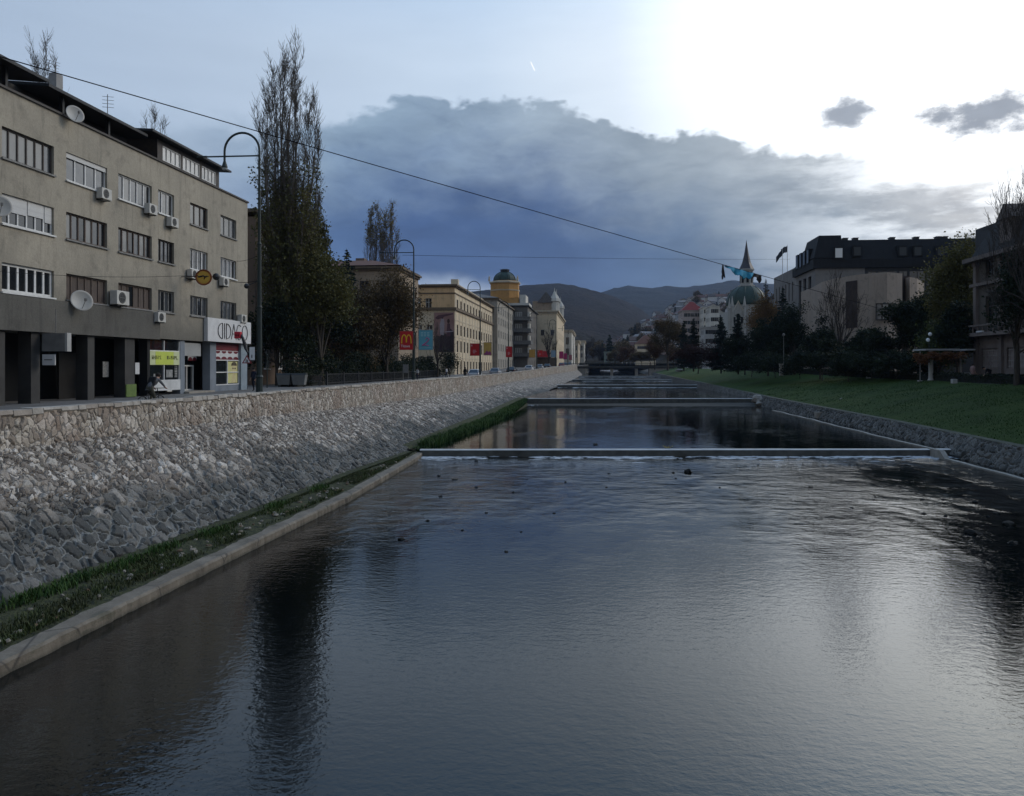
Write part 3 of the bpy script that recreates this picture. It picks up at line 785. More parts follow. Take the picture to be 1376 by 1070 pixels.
# ---- right bank: low rubble wall, lawn, promenade
def ysteps2():
    ys = []; y = 24.0
    while y < 290:
        ys.append(y); y += .12 if y < 62 else (.2 if y < 110 else .7)
    return ys
rw = wthing('retaining_wall', 'low dark rubble retaining wall at the foot of the lawn on the right bank', 'wall', (20.5, 30, 0))
def f_rw(y, t):
    rx, wx, wz, lx, lz = right(y)
    return (rx + (wx - rx) * t, y, water_z(y) - .3 + (wz - water_z(y) + .3) * t)
YR = ysteps2()
g = grid_mesh('stone_facing', YR, 20, lambda y, t: f_rw(y, 1 - t), M_rwall, rw)
mb = MB()
for y0, y1 in zip(YR[::8], YR[8::8] + [YR[-1]]):
    a, b = right(y0), right(y1)
    mb.hexa([(a[1] - .03, y0, a[2] - .1), (a[1] + .5, y0, a[2] - .1), (b[1] + .5, y1, b[2] - .1), (b[1] - .03, y1, b[2] - .1)], [(a[1] - .0, y0, a[2] + .03), (a[1] + .5, y0, a[2] + .05), (b[1] + .5, y1, b[2] + .05), (b[1], y1, b[2] + .03)])
mb.build('wall_top', pmat('mossy_top', (.10, .095, .07), (.045, .05, .03), 2, .9, .02, 10), rw)
mb = MB()   # small kerb in the water at the wall foot
ys = [24 + k * .6 for k in range(110)]; ys = [y for y in ys if y < 92]
rows = []
for y in ys:
    rx = right(y)[0]; z = water_z(y); x = rx - .95 - .25 * math.sin(y * .13) ; j = .04 * mnoise.noise((y * .8, 2, 2)); hz_ = .07 + .06 * mnoise.noise((y * .25, 9, 2))
    rows.append([(x - .16 + j, y, z - .4), (x - .14 + j, y, z + hz_), (x + .14 + j, y, z + hz_), (x + .18 + j, y, z - .4)])
mb.add([p for r in rows for p in r], [(i * 4 + k, i * 4 + k + 1, i * 4 + k + 5, i * 4 + k + 4) for i in range(len(rows) - 1) for k in range(3)])
tag(mb.build('river_kerb', M_conc), 'narrow pale concrete strip in the water beside the low rubble wall on the right', 'kerb')

def lawn_mat():
    m, nb, bs = newmat('lawn_grass')
    p = nb.pos(); n = nb.noise(p, .35, 6, .65); f = nb.noise(nb.scale(p, (1, 1, 1)), 9, 5, .7)
    col = nb.ramp(n, [(.3, (.021, .042, .006)), (.5, (.032, .062, .008)), (.72, (.050, .074, .013))])
    col = nb.mix(1.0, col, nb.ramp(f, [(.25, (.65, .65, .65)), (.75, (1.3, 1.3, 1.3))]), 'MULTIPLY')
    col = nb.mix(nb.math('MULTIPLY', nb.smooth(nb.noise(p, 1.1, 4, .6), .6, .75), .5), col, (.05, .05, .02))
    nb.link(col, bs.inputs['Base Color']); bs.inputs['Roughness'].default_value = .9; bs.inputs['Specular IOR Level'].default_value = .15
    b = nb.n('ShaderNodeBump'); b.inputs['Distance'].default_value = .12; nb.link(f, b.inputs['Height']); nb.link(b.outputs[0], bs.inputs['Normal'])
    return m
M_lawn = lawn_mat()
def lawn():
    ys = [0 + 3 * k for k in range(98)]; nr = 14
    def fn(y, t):
        rx, wx, wz, lx, lz = right(y)
        x = wx + .45 + (lx - wx - .45) * t
        return (x, y, wz + .0 + (lz - wz) * (t ** .92) + .10 * mnoise.noise((x * .35, y * .22, 4)))
    V = np.array([[fn(y, 1 - k / (nr - 1)) for k in range(nr)] for y in ys], np.float32).reshape(-1, 3)
    ny = len(ys); i = np.arange(ny - 1)[:, None] * nr + np.arange(nr - 1)[None, :]
    mb = MB(); mb.arrays(V, np.stack([i, i + nr, i + nr + 1, i + 1], -1).reshape(-1, 4))
    structure(mb.build('lawn', M_lawn, smooth=True))
lawn()
def lawn_fn(r):
    y = 30 + 80 * r.random() ** 1.4; rx, wx, wz, lx, lz = right(y); t = r.random()
    x = wx + .5 + (lx - wx - .5) * t
    if r.random() > .6 + mnoise.noise((x * .4, y * .3, 2)): return None
    return (x, y, wz + (lz - wz) * (t ** .92) + .10 * mnoise.noise((x * .35, y * .22, 4)) - .02)
blades('lawn_blades', lawn_fn, 26000, .05, .14, .02, pmat('lawn_blade', (.036, .066, .009), (.022, .044, .006), .4, .85, world=True), 6)
mb = MB()
for y0, y1 in zip(SY[:-4], SY[1:-3]):
    a, b = right(y0), right(y1)
    mb.quad((a[3], y0, a[4] - .03), (a[3] + 9, y0, a[4]), (b[3] + 9, y1, b[4]), (b[3], y1, b[4] - .03))
structure(mb.build('promenade', M_pave))

# ---- hills
def hill(name, ridge, dfoot, dridge, zfoot, mat, seed, amp=3.0, nu=150, nv=60, power=.8):
    us = np.linspace(ridge[0][0], ridge[-1][0], nu); vs = np.interp(us, [r[0] for r in ridge], [r[1] for r in ridge])
    V = np.zeros((nu, nv, 3), np.float32)
    for i in range(nu):
        r = ray(us[i], vs[i]); dx, dy = r[0], r[1]
        for k in range(nv):
            t = k / (nv - 1); d = dfoot + (dridge - dfoot) * t
            zt = H + r[2] * dridge; z = zfoot + (zt - zfoot) * t ** power
            x, y = dx * d, dy * d
            z += (t ** .5) * amp * (mnoise.noise((x * .012, y * .012, seed)) * 2.2 + mnoise.noise((x * .06, y * .06, seed)) * .8) + (amp * .45 * mnoise.noise((x * .3, y * .3, seed)) if t > .02 else 0)
            V[i, k] = (x, y, z)
        # back side drops away
    back = V[:, -1:, :].copy(); back[:, :, 0:2] *= 1.12; back[:, :, 2] *= .2
    V = np.concatenate([V, back], 1); nv += 1
    i = np.arange(nu - 1)[:, None] * nv + np.arange(nv - 1)[None, :]
    mb = MB(); mb.arrays(V.reshape(-1, 3), np.stack([i, i + nv, i + nv + 1, i + 1], -1).reshape(-1, 4)[:, ::-1])
    return structure(mb.build(name, mat, smooth=False)), V
def forest_mat(name, cols, sc):
    m, nb, bs = newmat(name)
    p = nb.pos(); n = nb.noise(p, sc, 7, .65); f = nb.noise(p, sc * 14, 4, .7)
    col = nb.ramp(n, [(.28, cols[0]), (.45, cols[1]), (.6, cols[2]), (.75, cols[3])])
    col = nb.mix(1.0, col, nb.ramp(f, [(.3, (.45, .45, .45)), (.7, (1.5, 1.5, 1.5))]), 'MULTIPLY')
    nb.link(col, bs.inputs['Base Color']); bs.inputs['Roughness'].default_value = .95; bs.inputs['Specular IOR Level'].default_value = .1
    b = nb.n('ShaderNodeBump'); b.inputs['Distance'].default_value = 6; nb.link(f, b.inputs['Height']); nb.link(b.outputs[0], bs.inputs['Normal'])
    return m
M_forA = forest_mat('hill_forest_brown', [(.008, .0085, .009), (.015, .012, .013), (.022, .016, .013), (.020, .018, .010)], .006)
M_forB = forest_mat('hill_forest_far', [(.012, .015, .018), (.017, .018, .019), (.019, .019, .018), (.024, .021, .018)], .003)
M_forC = forest_mat('hill_gardens', [(.018, .018, .013), (.03, .026, .018), (.036, .03, .021), (.028, .03, .015)], .02)
hill('hill_brown', [(300, 470), (480, 420), (600, 396), (690, 385), (720, 383), (745, 382), (770, 384), (790, 388.5), (815, 396), (840, 405), (862, 417), (880, 432), (905, 455), (940, 480)], 700, 1700, 6, M_forA, 2.0, 2.2)
hill('hill_far', [(560, 430), (700, 404), (760, 404), (808, 394), (822, 388), (845, 384.5), (870, 386), (905, 386.5), (940, 384), (965, 381), (985, 378.5), (1010, 379), (1050, 384), (1100, 390), (1250, 395), (1500, 405)], 1500, 3200, 8, M_forB, 5.0, 4.0)
_, HC = hill('hill_town', [(770, 484), (800, 477), (830, 462), (860, 444), (880, 430), (900, 417), (925, 405), (950, 401), (980, 400), (1020, 402), (1100, 402), (1250, 408), (1500, 420)], 430, 950, 7, M_forC, 8.0, 1.0, power=1.0)
# ================================================================== buildings, left bank
class Fr:
    def __init__(s, O, A, N): s.O = Vector(O); s.A = Vector(A); s.N = Vector(N)
    def p(s, a, n, z): 
        q = s.O + s.A * a + s.N * n; return Vector((q.x, q.y, z))
def river_face(X): return Fr((X, 0, 0), (0, 1, 0), (1, 0, 0))       # left-bank facade looking at the river
def front_face(Y): return Fr((0, Y, 0), (1, 0, 0), (0, -1, 0))      # facade looking down the street to the camera
def bank_face(X): return Fr((X, 0, 0), (0, 1, 0), (-1, 0, 0))       # right-bank facade looking at the river

def obox(mb, fr, a0, a1, n0, n1, z0, z1, mi=None):
    P = fr.p
    mb.hexa([P(a0, n0, z0), P(a1, n0, z0), P(a1, n1, z0), P(a0, n1, z0)], [P(a0, n0, z1), P(a1, n0, z1), P(a1, n1, z1), P(a0, n1, z1)], mi)
def wall_open(mb, fr, a0, a1, z0, z1, ops, depth=.18, n=0.0, mi=None):
    As = sorted({a0, a1, *[o[0] for o in ops], *[o[1] for o in ops]}); Zs = sorted({z0, z1, *[o[2] for o in ops], *[o[3] for o in ops]})
    As = [a for a in As if a0 <= a <= a1]; Zs = [z for z in Zs if z0 <= z <= z1]
    P = fr.p
    for i in range(len(As) - 1):
        for j in range(len(Zs) - 1):
            ca, cz = (As[i] + As[i + 1]) / 2, (Zs[j] + Zs[j + 1]) / 2
            if any(o[0] < ca < o[1] and o[2] < cz < o[3] for o in ops): continue
            mb.quad(P(As[i], n, Zs[j]), P(As[i + 1], n, Zs[j]), P(As[i + 1], n, Zs[j + 1]), P(As[i], n, Zs[j + 1]), mi)
    for (b0, b1, y0, y1) in [o[:4] for o in ops]:
        d = n - depth
        mb.quad(P(b0, n, y0), P(b1, n, y0), P(b1, d, y0), P(b0, d, y0), mi); mb.quad(P(b0, n, y1), P(b1, n, y1), P(b1, d, y1), P(b0, d, y1), mi)
        mb.quad(P(b0, n, y0), P(b0, n, y1), P(b0, d, y1), P(b0, d, y0), mi); mb.quad(P(b1, n, y0), P(b1, n, y1), P(b1, d, y1), P(b1, d, y0), mi)

M_glass = glass_mat('window_glass', (.012, .014, .016))
M_glassp = glass_mat('window_glass_curtain_and_sky', (.22, .215, .20), .12, .6)  # pale base: curtains behind glass, and reflected sky painted on some panes
M_glassg = glass_mat('window_glass_grey', (.06, .065, .07), .08)
M_fwhite = pmat('white_frame', (.72, .71, .68), (.58, .57, .54), 5, .5)
M_fdark = pmat('dark_frame', (.055, .042, .035), (.03, .025, .022), 5, .6)
M_fbrown = pmat('brown_frame', (.12, .085, .065), (.065, .048, .04), 5, .7)
M_fgrey = pmat('grey_frame', (.26, .25, .235), (.15, .145, .135), 5, .7)
M_curt = pmat('curtain_cloth', (.52, .51, .48), (.36, .35, .33), 6, .9, stretch=(4, 4, .4))
M_roller = pmat('roller_shutter', (.62, .61, .58), (.5, .49, .47), 2, .6, .01, 20, stretch=(.1, .1, 6))
M_wood = pmat('brown_shutter_board', (.13, .10, .082), (.07, .055, .048), 3, .8, .01, 10, stretch=(6, 6, .5))

def window(parent, fr, a0, a1, z0, z1, depth, cols, rows=1, fm=None, pm=None, bar=.06, sill=True, n=0.0, detail=False, label=None, half=None, pale=None, box=None, sillm=None):
    """window part (its frame is the part's own mesh) with pane, sill ... as sub-parts when near"""
    fm = fm or M_fwhite; pm = pm or M_glass
    mb = MB(); d = n - depth; f0, f1 = d + .002, d + .07
    obox(mb, fr, a0 + .003, a0 + bar, f0, f1, z0 + .003, z1 - .003); obox(mb, fr, a1 - bar, a1 - .003, f0, f1, z0 + .003, z1 - .003)
    obox(mb, fr, a0 + bar, a1 - bar, f0, f1, z0 + .003, z0 + bar); obox(mb, fr, a0 + bar, a1 - bar, f0, f1, z1 - bar, z1 - .003)
    for k in range(1, cols):
        a = a0 + (a1 - a0) * k / cols; obox(mb, fr, a - bar / 2, a + bar / 2, f0, f1 - .004, z0 + bar, z1 - bar)
    for k in range(1, rows):
        z = z0 + (z1 - z0) * (k / rows if rows != 2 else .62); obox(mb, fr, a0 + bar, a1 - bar, f0, f1 - .008, z - bar / 2, z + bar / 2)
    if not detail:
        P = fr.p
        mb.mi = 1; mb.quad(P(a0, d + .02, z0), P(a1, d + .02, z0), P(a1, d + .02, z1), P(a0, d + .02, z1))
        if sill: mb.mi = 0; obox(mb, fr, a0 - .08, a1 + .08, n + .002, n + .12, z0 - .1, z0 - .02)
        o = mb.build('window', [fm, pm], parent)
        return o
    w = mb.build('window', fm, parent)
    if label: w['label'] = label
    w['world'] = 1
    def sub(nm, m2, mats):
        o = m2.build(nm, mats, None, loc=tuple(parent.location)); o.parent = w; o.location = (0, 0, 0); return o
    P = fr.p; m2 = MB()
    for k in range(cols):
        b0 = a0 + (a1 - a0) * k / cols; b1 = a0 + (a1 - a0) * (k + 1) / cols
        mi = 0
        if pale is not None and k < len(pale): mi = pale[k]
        m2.quad(P(b0, d + .02, z0), P(b1, d + .02, z0), P(b1, d + .02, z1), P(b0, d + .02, z1), mi)
    sub('pane', m2, [pm, M_glassp, M_glassg, M_wood])
    if sill:
        m2 = MB(); obox(m2, fr, a0 - .06, a1 + .06, n + .002, n + .1, z0 - .09, z0 - .012); sub('sill', m2, sillm or fm)
    if box:
        m2 = MB(); obox(m2, fr, a0 + .02, a1 - .02, d + .075, d + .13, z1 - box, z1 - .006); sub('shutter_box', m2, M_roller)
    if half:
        m2 = MB()
        for (k0, k1, fr_) in half:
            b0 = a0 + (a1 - a0) * k0 / cols; b1 = a0 + (a1 - a0) * k1 / cols
            obox(m2, fr, b0 + .04, b1 - .04, d + .075, d + .1, z1 - (z1 - z0) * fr_, z1 - .01)
        sub('roller_blind', m2, M_roller)
    return w

# ---- plaster of the apartment block
def plaster(name, c_hi, c_lo, dirt, streak=.5, zdirt=None):
    m, nb, bs = newmat(name)
    p = nb.pos(); big = nb.noise(p, .22, 6, .65); st = nb.noise(nb.scale(p, (1.9, 1.9, .22)), 1.0, 7, .7, .6); f = nb.noise(p, 9, 6, .65); bl = nb.noise(p, .9, 5, .6)
    col = nb.ramp(big, [(.3, c_lo), (.65, c_hi)])
    k = nb.math('MULTIPLY', nb.smooth(st, .49, .68), streak)
    col = nb.mix(k, col, dirt)
    col = nb.mix(nb.math('MULTIPLY', nb.smooth(bl, .52, .72), .42), col, dirt)
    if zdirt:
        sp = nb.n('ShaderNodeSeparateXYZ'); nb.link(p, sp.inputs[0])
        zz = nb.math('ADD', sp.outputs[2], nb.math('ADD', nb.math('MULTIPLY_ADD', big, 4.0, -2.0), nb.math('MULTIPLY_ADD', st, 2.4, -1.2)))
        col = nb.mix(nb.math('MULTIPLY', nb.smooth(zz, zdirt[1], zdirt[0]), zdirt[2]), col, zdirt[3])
    col = nb.mix(1.0, col, nb.ramp(f, [(.25, (.85, .85, .85)), (.75, (1.12, 1.12, 1.12))]), 'MULTIPLY')
    nb.link(col, bs.inputs['Base Color']); bs.inputs['Roughness'].default_value = .92; bs.inputs['Specular IOR Level'].default_value = .2
    b = nb.n('ShaderNodeBump'); b.inputs['Distance'].default_value = .015; nb.link(f, b.inputs['Height']); nb.link(b.outputs[0], bs.inputs['Normal'])
    return m
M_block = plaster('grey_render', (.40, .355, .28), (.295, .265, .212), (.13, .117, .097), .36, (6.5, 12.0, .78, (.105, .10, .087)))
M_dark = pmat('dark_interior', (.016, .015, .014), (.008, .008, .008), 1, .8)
M_darkw = pmat('dark_stone_cladding', (.055, .052, .048), (.032, .03, .028), 1.2, .6, .004, 20)
M_roofd = pmat('dark_roof_sheet', (.024, .025, .027), (.013, .013, .014), 1.5, .6, .01, 8)
M_metal = pmat('dark_metal', (.05, .05, .052), (.03, .03, .032), 3, .5, metal=.3)
M_acw = pmat('ac_housing', (.60, .58, .53), (.42, .40, .36), 2, .55)
M_dish = pmat('dish_enamel', (.48, .46, .42), (.36, .345, .31), 1.4, .55)

FX0 = -27.7
fr = river_face(FX0)
apt = wthing('apartment_block', 'large grey rendered apartment block with long windows above shops on the left bank', 'building', (FX0 - 7, 42, 3.37))
def Yat(u, v=300): return PX(u, v, FX0).y
cols_ = [(2.5, 72.5), (89, 144), (159, 204), (212.5, 234), (255.5, 279), (296.4, 317.5)]
YC = [(Yat(a, 166 + (a) * .42), Yat(b, 166 + b * .42)) for a, b in cols_]
YC = [(27.2, 31.6)] + YC
rowsZ = [(8.75, 10.12), (11.95, 13.37), (15.05, 16.52)]
ops = [(a, b, z0, z1) for (a, b) in YC for (z0, z1) in rowsZ]
mb = MB()
Y0A, Y1A = 22.0, 61.4
wall_open(mb, fr, Y0A, Y1A, 7.0, 18.3, ops, .26)
mb.quad((FX0, Y1A, 3.3), (FX0 - 14, Y1A, 3.3), (FX0 - 14, Y1A, 18.3), (FX0, Y1A, 18.3)); mb.quad((FX0, Y0A, 3.3), (FX0 - 14, Y0A, 3.3), (FX0 - 14, Y0A, 18.3), (FX0, Y0A, 18.3))
mb.quad((FX0 - 14, Y0A, 3.3), (FX0 - 14, Y1A, 3.3), (FX0 - 14, Y1A, 18.3), (FX0 - 14, Y0A, 18.3))
mb.quad((FX0, Y0A, 7.0), (FX0 - 3.4, Y0A, 7.0), (FX0 - 3.4, Y1A, 7.0), (FX0, Y1A, 7.0))
mb.quad((FX0, Y0A, 18.2), (FX0 - 14, Y0A, 18.2), (FX0 - 14, Y1A, 18.2), (FX0, Y1A, 18.2))
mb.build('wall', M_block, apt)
mb = MB()   # shallow oriel slab of the left half (first floor projects a little)
obox(mb, fr, Y0A + .02, 48.2, .003, .16, 6.93, 8.62)
mb.build('spandrel', plaster('dark_render', (.135, .127, .11), (.10, .094, .083), (.06, .056, .05), .5), apt)
mb = MB()   # coping on the parapet
obox(mb, fr, Y0A - .1, Y1A + .08, -.3, .1, 18.302, 18.42); mb.build('cornice', M_fdark, apt)
# attic: recessed dark wall under a thin overhanging roof, then the glazed penthouse
mb = MB()
obox(mb, fr, Y0A, 47.4, -3.5, -1.6, 18.2, 19.5)
mb.build('attic_wall', M_darkw, apt)
mb = MB()
P = fr.p
def slab(a0, a1, n0, n1, z0, z1, th):
    mb.hexa([P(a0, n0, z0), P(a1, n0, z0), P(a1, n1, z1), P(a0, n1, z1)], [P(a0, n0, z0 + th), P(a1, n0, z0 + th), P(a1, n1, z1 + th), P(a0, n1, z1 + th)])
slab(Y0A - .4, 37.6, .35, -13, 19.5, 20.9, .16)
slab(37.9, 46.9, .1, -13, 19.45, 20.8, .16)
for y in (23.5, 27.5, 31.5, 35.4, 39.5, 43.5):
    obox(mb, fr, y, y + .16, -.5, -.3, 18.42, 19.6)
mb.build('attic_roof', M_roofd, apt)
ph0, ph1 = PX(214, 180, FX0).y, PX(296.5, 230, FX0).y
phw = [(PX(a, 200, FX0).y, PX(b, 200, FX0).y) for a, b in [(221, 245.5), (248, 271), (273.5, 293)]]
mb = MB(); pops = [(a, b, 18.56, 19.52) for a, b in phw]
wall_open(mb, fr, ph0, ph1, 18.42, 19.78, pops, .12, -.12)
mb.quad(P(ph0, -.12, 18.4), P(ph0, -9, 18.4), P(ph0, -9, 19.8), P(ph0, -.12, 19.8)); mb.quad(P(ph1, -.12, 18.4), P(ph1, -9, 18.4), P(ph1, -9, 19.8), P(ph1, -.12, 19.8))
mb.build('penthouse_wall', M_fdark, apt)
for k, (a, b) in enumerate(phw):
    window(apt, fr, a + .01, b - .01, 18.56, 19.52, .1, 4, 1, M_fwhite, glass_mat('penthouse_glass_sky_painted', (.30, .30, .29), .05, 1.0) if k == 0 else MATS['penthouse_glass_sky_painted'], .07, False, -.12, detail=True)  # pale base colour paints the bright sky reflected in these panes
mb = MB(); slab(46.9, ph1 + .9, .42, -11, 19.82, 20.6, .14); mb.build('penthouse_roof', M_roofd, apt)
# windows
stl = {}
for r, (z0, z1) in enumerate(rowsZ):
    for c, (a, b) in enumerate(YC):
        kw = dict(fm=M_fgrey, pm=M_glass, cols=4, pale=[0, 2, 0, 2])
        if r == 2:
            if c == 0: kw = dict(fm=M_fdark, cols=5, pale=[1, 1, 2, 1, 1])
            if c == 1: kw = dict(fm=M_fdark, cols=6, pale=[1, 1, 1, 1, 1, 2], label='long dark framed window with pale glass')
            if c == 2: kw = dict(fm=M_fwhite, cols=4, pale=[2, 2, 2, 2], box=.26, label='white framed window with a roller shutter box')
            if c == 3: kw = dict(fm=M_fwhite, cols=5, pale=[2, 1, 2, 2, 0])
            if c == 4: kw = dict(fm=M_fwhite, cols=3, pale=[2, 1, 0])
            if c == 5: kw = dict(fm=M_fbrown, cols=3, pale=[1, 1, 0])
            if c == 6: kw = dict(fm=M_fgrey, cols=3, pale=[1, 1, 2])
        if r == 1:
            if c == 0: kw = dict(fm=M_fbrown, cols=4, pale=[0, 1, 2, 0])
            if c == 1: kw = dict(fm=M_fwhite, cols=6, pale=[0] * 6, half=[(0, 3, .55), (3, 5, .5), (5, 6, .6)], label='white framed window with half lowered roller blinds')
            if c == 2: kw = dict(fm=M_fbrown, cols=6, pale=[1, 2, 0, 1, 2, 0])
            if c == 3: kw = dict(fm=M_fbrown, cols=6, pale=[0, 1, 0, 2, 1, 0])
            if c == 4: kw = dict(fm=M_fdark, cols=4, pale=[0, 2, 2, 0])
            if c == 5: kw = dict(fm=M_fwhite, cols=4, pale=[0, 0, 0, 2])
            if c == 6: kw = dict(fm=M_fwhite, cols=4, pale=[2, 0, 2, 0])
        if r == 0:
            if c == 0: kw = dict(fm=M_fwhite, cols=4, pale=[0] * 4)
            if c == 1: kw = dict(fm=M_fwhite, cols=6, pale=[0] * 6, bar=.13, label='white framed window with six dark panes')
            if c == 2: kw = dict(fm=M_fbrown, cols=6, pale=[3, 3, 3, 3, 3, 3], label='window closed with brown wooden shutters')
            if c == 3: kw = dict(fm=M_fbrown, cols=6, pale=[3, 3, 0, 3, 3, 3])
            if c == 4: kw = dict(fm=M_fgrey, cols=4, pale=[2, 0, 2, 0])
            if c == 5: kw = dict(fm=M_fgrey, cols=4, pale=[2, 2, 0, 2])
            if c == 6: kw = dict(fm=M_fgrey, cols=4, pale=[0, 2, 2, 0])
        cc = kw.pop('cols')
        kw.setdefault('bar', .085)
        window(apt, fr, a, b, z0, z1, .2, cc, 1, detail=True, sillm=M_fwhite if kw['fm'] is M_fwhite else M_fgrey, **kw)
# colonnade
mb = MB()
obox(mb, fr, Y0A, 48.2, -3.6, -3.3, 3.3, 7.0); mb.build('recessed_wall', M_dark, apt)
for u0, u1 in [(0, 8), (43, 55), (119, 128), (169, 182)]:
    y0, y1 = Yat(u0, 500), Yat(u1, 500)
    mb = MB(); obox(mb, fr, y0, y1, -.75, -.05, 3.36, 7.0); mb.build('pillar', M_darkw, apt)
mb = MB(); obox(mb, fr, Yat(8, 500), Yat(43, 500), -2.9, -2.6, 3.36, 6.2); mb.build('shop_shutter', pmat('grey_shutter', (.075, .073, .07), (.05, .05, .048), 2, .6, .01, 12, stretch=(.2, .2, 5)), apt)
mb = MB(); obox(mb, fr, Yat(9, 520), Yat(42, 520), -2.58, -1.9, 3.36, 4.0); mb.build('stall_riser', M_darkw, apt)
mb = MB(); obox(mb, fr, Yat(131, 500), Yat(152, 500), -2.4, -2.3, 3.36, 6.0); mb.build('entrance_door', pmat('dark_door', (.03, .028, .027), (.018, .017, .016), 2, .4), apt)
mb = MB(); obox(mb, fr, Yat(157, 500), Yat(164.5, 500), -.9, -.86, 4.6, 5.5); mb.build('notice_board', pmat('notice_paper', (.30, .29, .27), (.12, .115, .11), 9, .7), apt)
mb = MB(); obox(mb, fr, Yat(169.5, 500), Yat(183, 500), -.04, .02, 3.4, 4.15); mb.build('green_panel', pmat('green_panel', (.14, .20, .05), (.09, .14, .035), 3, .6), apt)
mb = MB(); obox(mb, fr, Yat(187.5, 500), Yat(193, 500), -.3, -.27, 4.75, 5.45); mb.build('white_notice', pmat('notice_white', (.62, .61, .6), (.5, .5, .48), 9, .6), apt)
# shops at the right end
yS = lambda u: Yat(u, 500)
M_pier = pmat('blue_grey_pier', (.21, .235, .265), (.155, .175, .2), 1.5, .7)
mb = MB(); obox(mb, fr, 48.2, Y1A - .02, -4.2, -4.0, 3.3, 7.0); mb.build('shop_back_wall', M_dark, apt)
for a, b, m_ in [(200.5, 204, M_dark), (244.5, 250.5, M_pier), (284.5, 292.5, M_pier)]:
    mb = MB(); obox(mb, fr, yS(a), yS(b), -.7, -.12, 3.36, 7.0); mb.build('shop_pier', m_, apt)
mb = MB(); obox(mb, fr, yS(324.5), Y1A - .004, -.7, -.03, 3.36, 7.0); mb.build('shop_pier', pmat('pale_blue_pier', (.27, .32, .35), (.2, .24, .27), 1.5, .7), apt)
# shop window with the lime sign band
y0, y1 = yS(204), yS(244.5)
M_lime = pmat('lime_sign', (.55, .62, .10), (.46, .53, .08), 2, .5); M_limep = pmat('pale_lime_sign', (.58, .61, .36), (.5, .53, .3), 2, .5)
sw = MB(); obox(sw, fr, y0, y1, -.28, -.24, 3.8, 6.9); sw1 = sw.build('shop_window', M_glass, apt); sw1['world'] = 1
def subp(nm, mb_, mats, par=sw1, root=apt):
    o = mb_.build(nm, mats, None, loc=tuple(root.location)); o.parent = par; o.location = (0, 0, 0); return o
m2 = MB()
obox(m2, fr, y0, y0 + .06, -.24, -.16, 3.8, 6.9); obox(m2, fr, y1 - .06, y1, -.24, -.16, 3.8, 6.9); ym = yS(224); obox(m2, fr, ym - .03, ym + .03, -.24, -.16, 3.8, 6.9); obox(m2, fr, y0, y1, -.238, -.165, 6.2, 6.26)
subp('frame', m2, M_fwhite)
m2 = MB(); obox(m2, fr, y0 + .06, y1 - .06, -.236, -.15, 5.32, 6.2, 1); obox(m2, fr, yS(212), yS(236), -.149, -.14, 5.34, 6.18, 0)
subp('sign_band', m2, [M_lime, M_limep])
m2 = MB(); rr = random.Random(4)
for (a, b) in [(207, 220), (227, 242)]:
    n = 6
    for k in range(n):
        t0 = yS(a + (b - a) * k / n); t1 = yS(a + (b - a) * (k + .72) / n)
        z0 = 5.68; obox(m2, fr, t0, t0 + .05, -.139, -.132, z0, z0 + .24); obox(m2, fr, t0, t1, -.139, -.133, z0 + rr.choice([0, .1, .2]), z0 + .05 + rr.choice([0, .1, .18]))
        if rr.random() > .4: obox(m2, fr, t1 - .05, t1, -.139, -.131, z0, z0 + .24)
subp('lettering', m2, pmat('olive_print', (.12, .13, .03), (.1, .11, .03), 2, .6))
m2 = MB(); obox(m2, fr, y0 + .02, y1 - .02, -.24, -.1, 3.66, 4.35); subp('white_plinth', m2, pmat('white_panel', (.60, .60, .585), (.46, .46, .45), 1.5, .6))
m2 = MB(); obox(m2, fr, yS(228), yS(236.5), -.238, -.23, 4.5, 5.0); subp('window_poster', m2, pmat('poster_pale', (.38, .38, .36), (.05, .05, .05), 2.5, .6))
m2 = MB(); obox(m2, fr, yS(211), yS(219), -.238, -.23, 4.45, 4.75); subp('window_poster', m2, MATS['poster_pale'])
m2 = MB()
for k in range(9):
    obox(m2, fr, yS(239), yS(242.5), -.238, -.232, 4.5 + k * .11, 4.57 + k * .11)
subp('window_lettering', m2, MATS['poster_pale'])
# door bay
y0, y1 = yS(250.5), yS(284.5)
mb = MB(); obox(mb, fr, y0, y1, -1.5, -1.46, 3.45, 6.9); dr = mb.build('shop_door', M_glass, apt)
m2 = MB()
for u in (250.8, 255.5, 262, 267.5, 275.5, 283.8):
    a = yS(u); obox(m2, fr, a - .05, a + .05, -1.46, -1.36, 3.45, 5.3)
for z in (3.5, 5.22): obox(m2, fr, y0, y1, -1.455, -1.37, z, z + .1)
obox(m2, fr, yS(262), yS(267.5), -1.452, -1.368, 3.5, 5.3)
subp('frame', m2, M_fwhite, dr)
m2 = MB(); obox(m2, fr, yS(249.5), yS(273.5), -.45, -.2, 5.95, 6.85); subp('grey_sign', m2, pmat('grey_sign_board', (.34, .34, .33), (.27, .27, .26), 1, .6), dr)
m2 = MB(); obox(m2, fr, yS(250.8), yS(263), -1.2, -1.1, 5.3, 5.93); subp('white_sign', m2, pmat('white_panel', (.60, .60, .585)), dr)
m2 = MB(); obox(m2, fr, y0 - .1, y1, -1.5, .25, 3.36, 3.5); subp('step', m2, M_conc, dr)
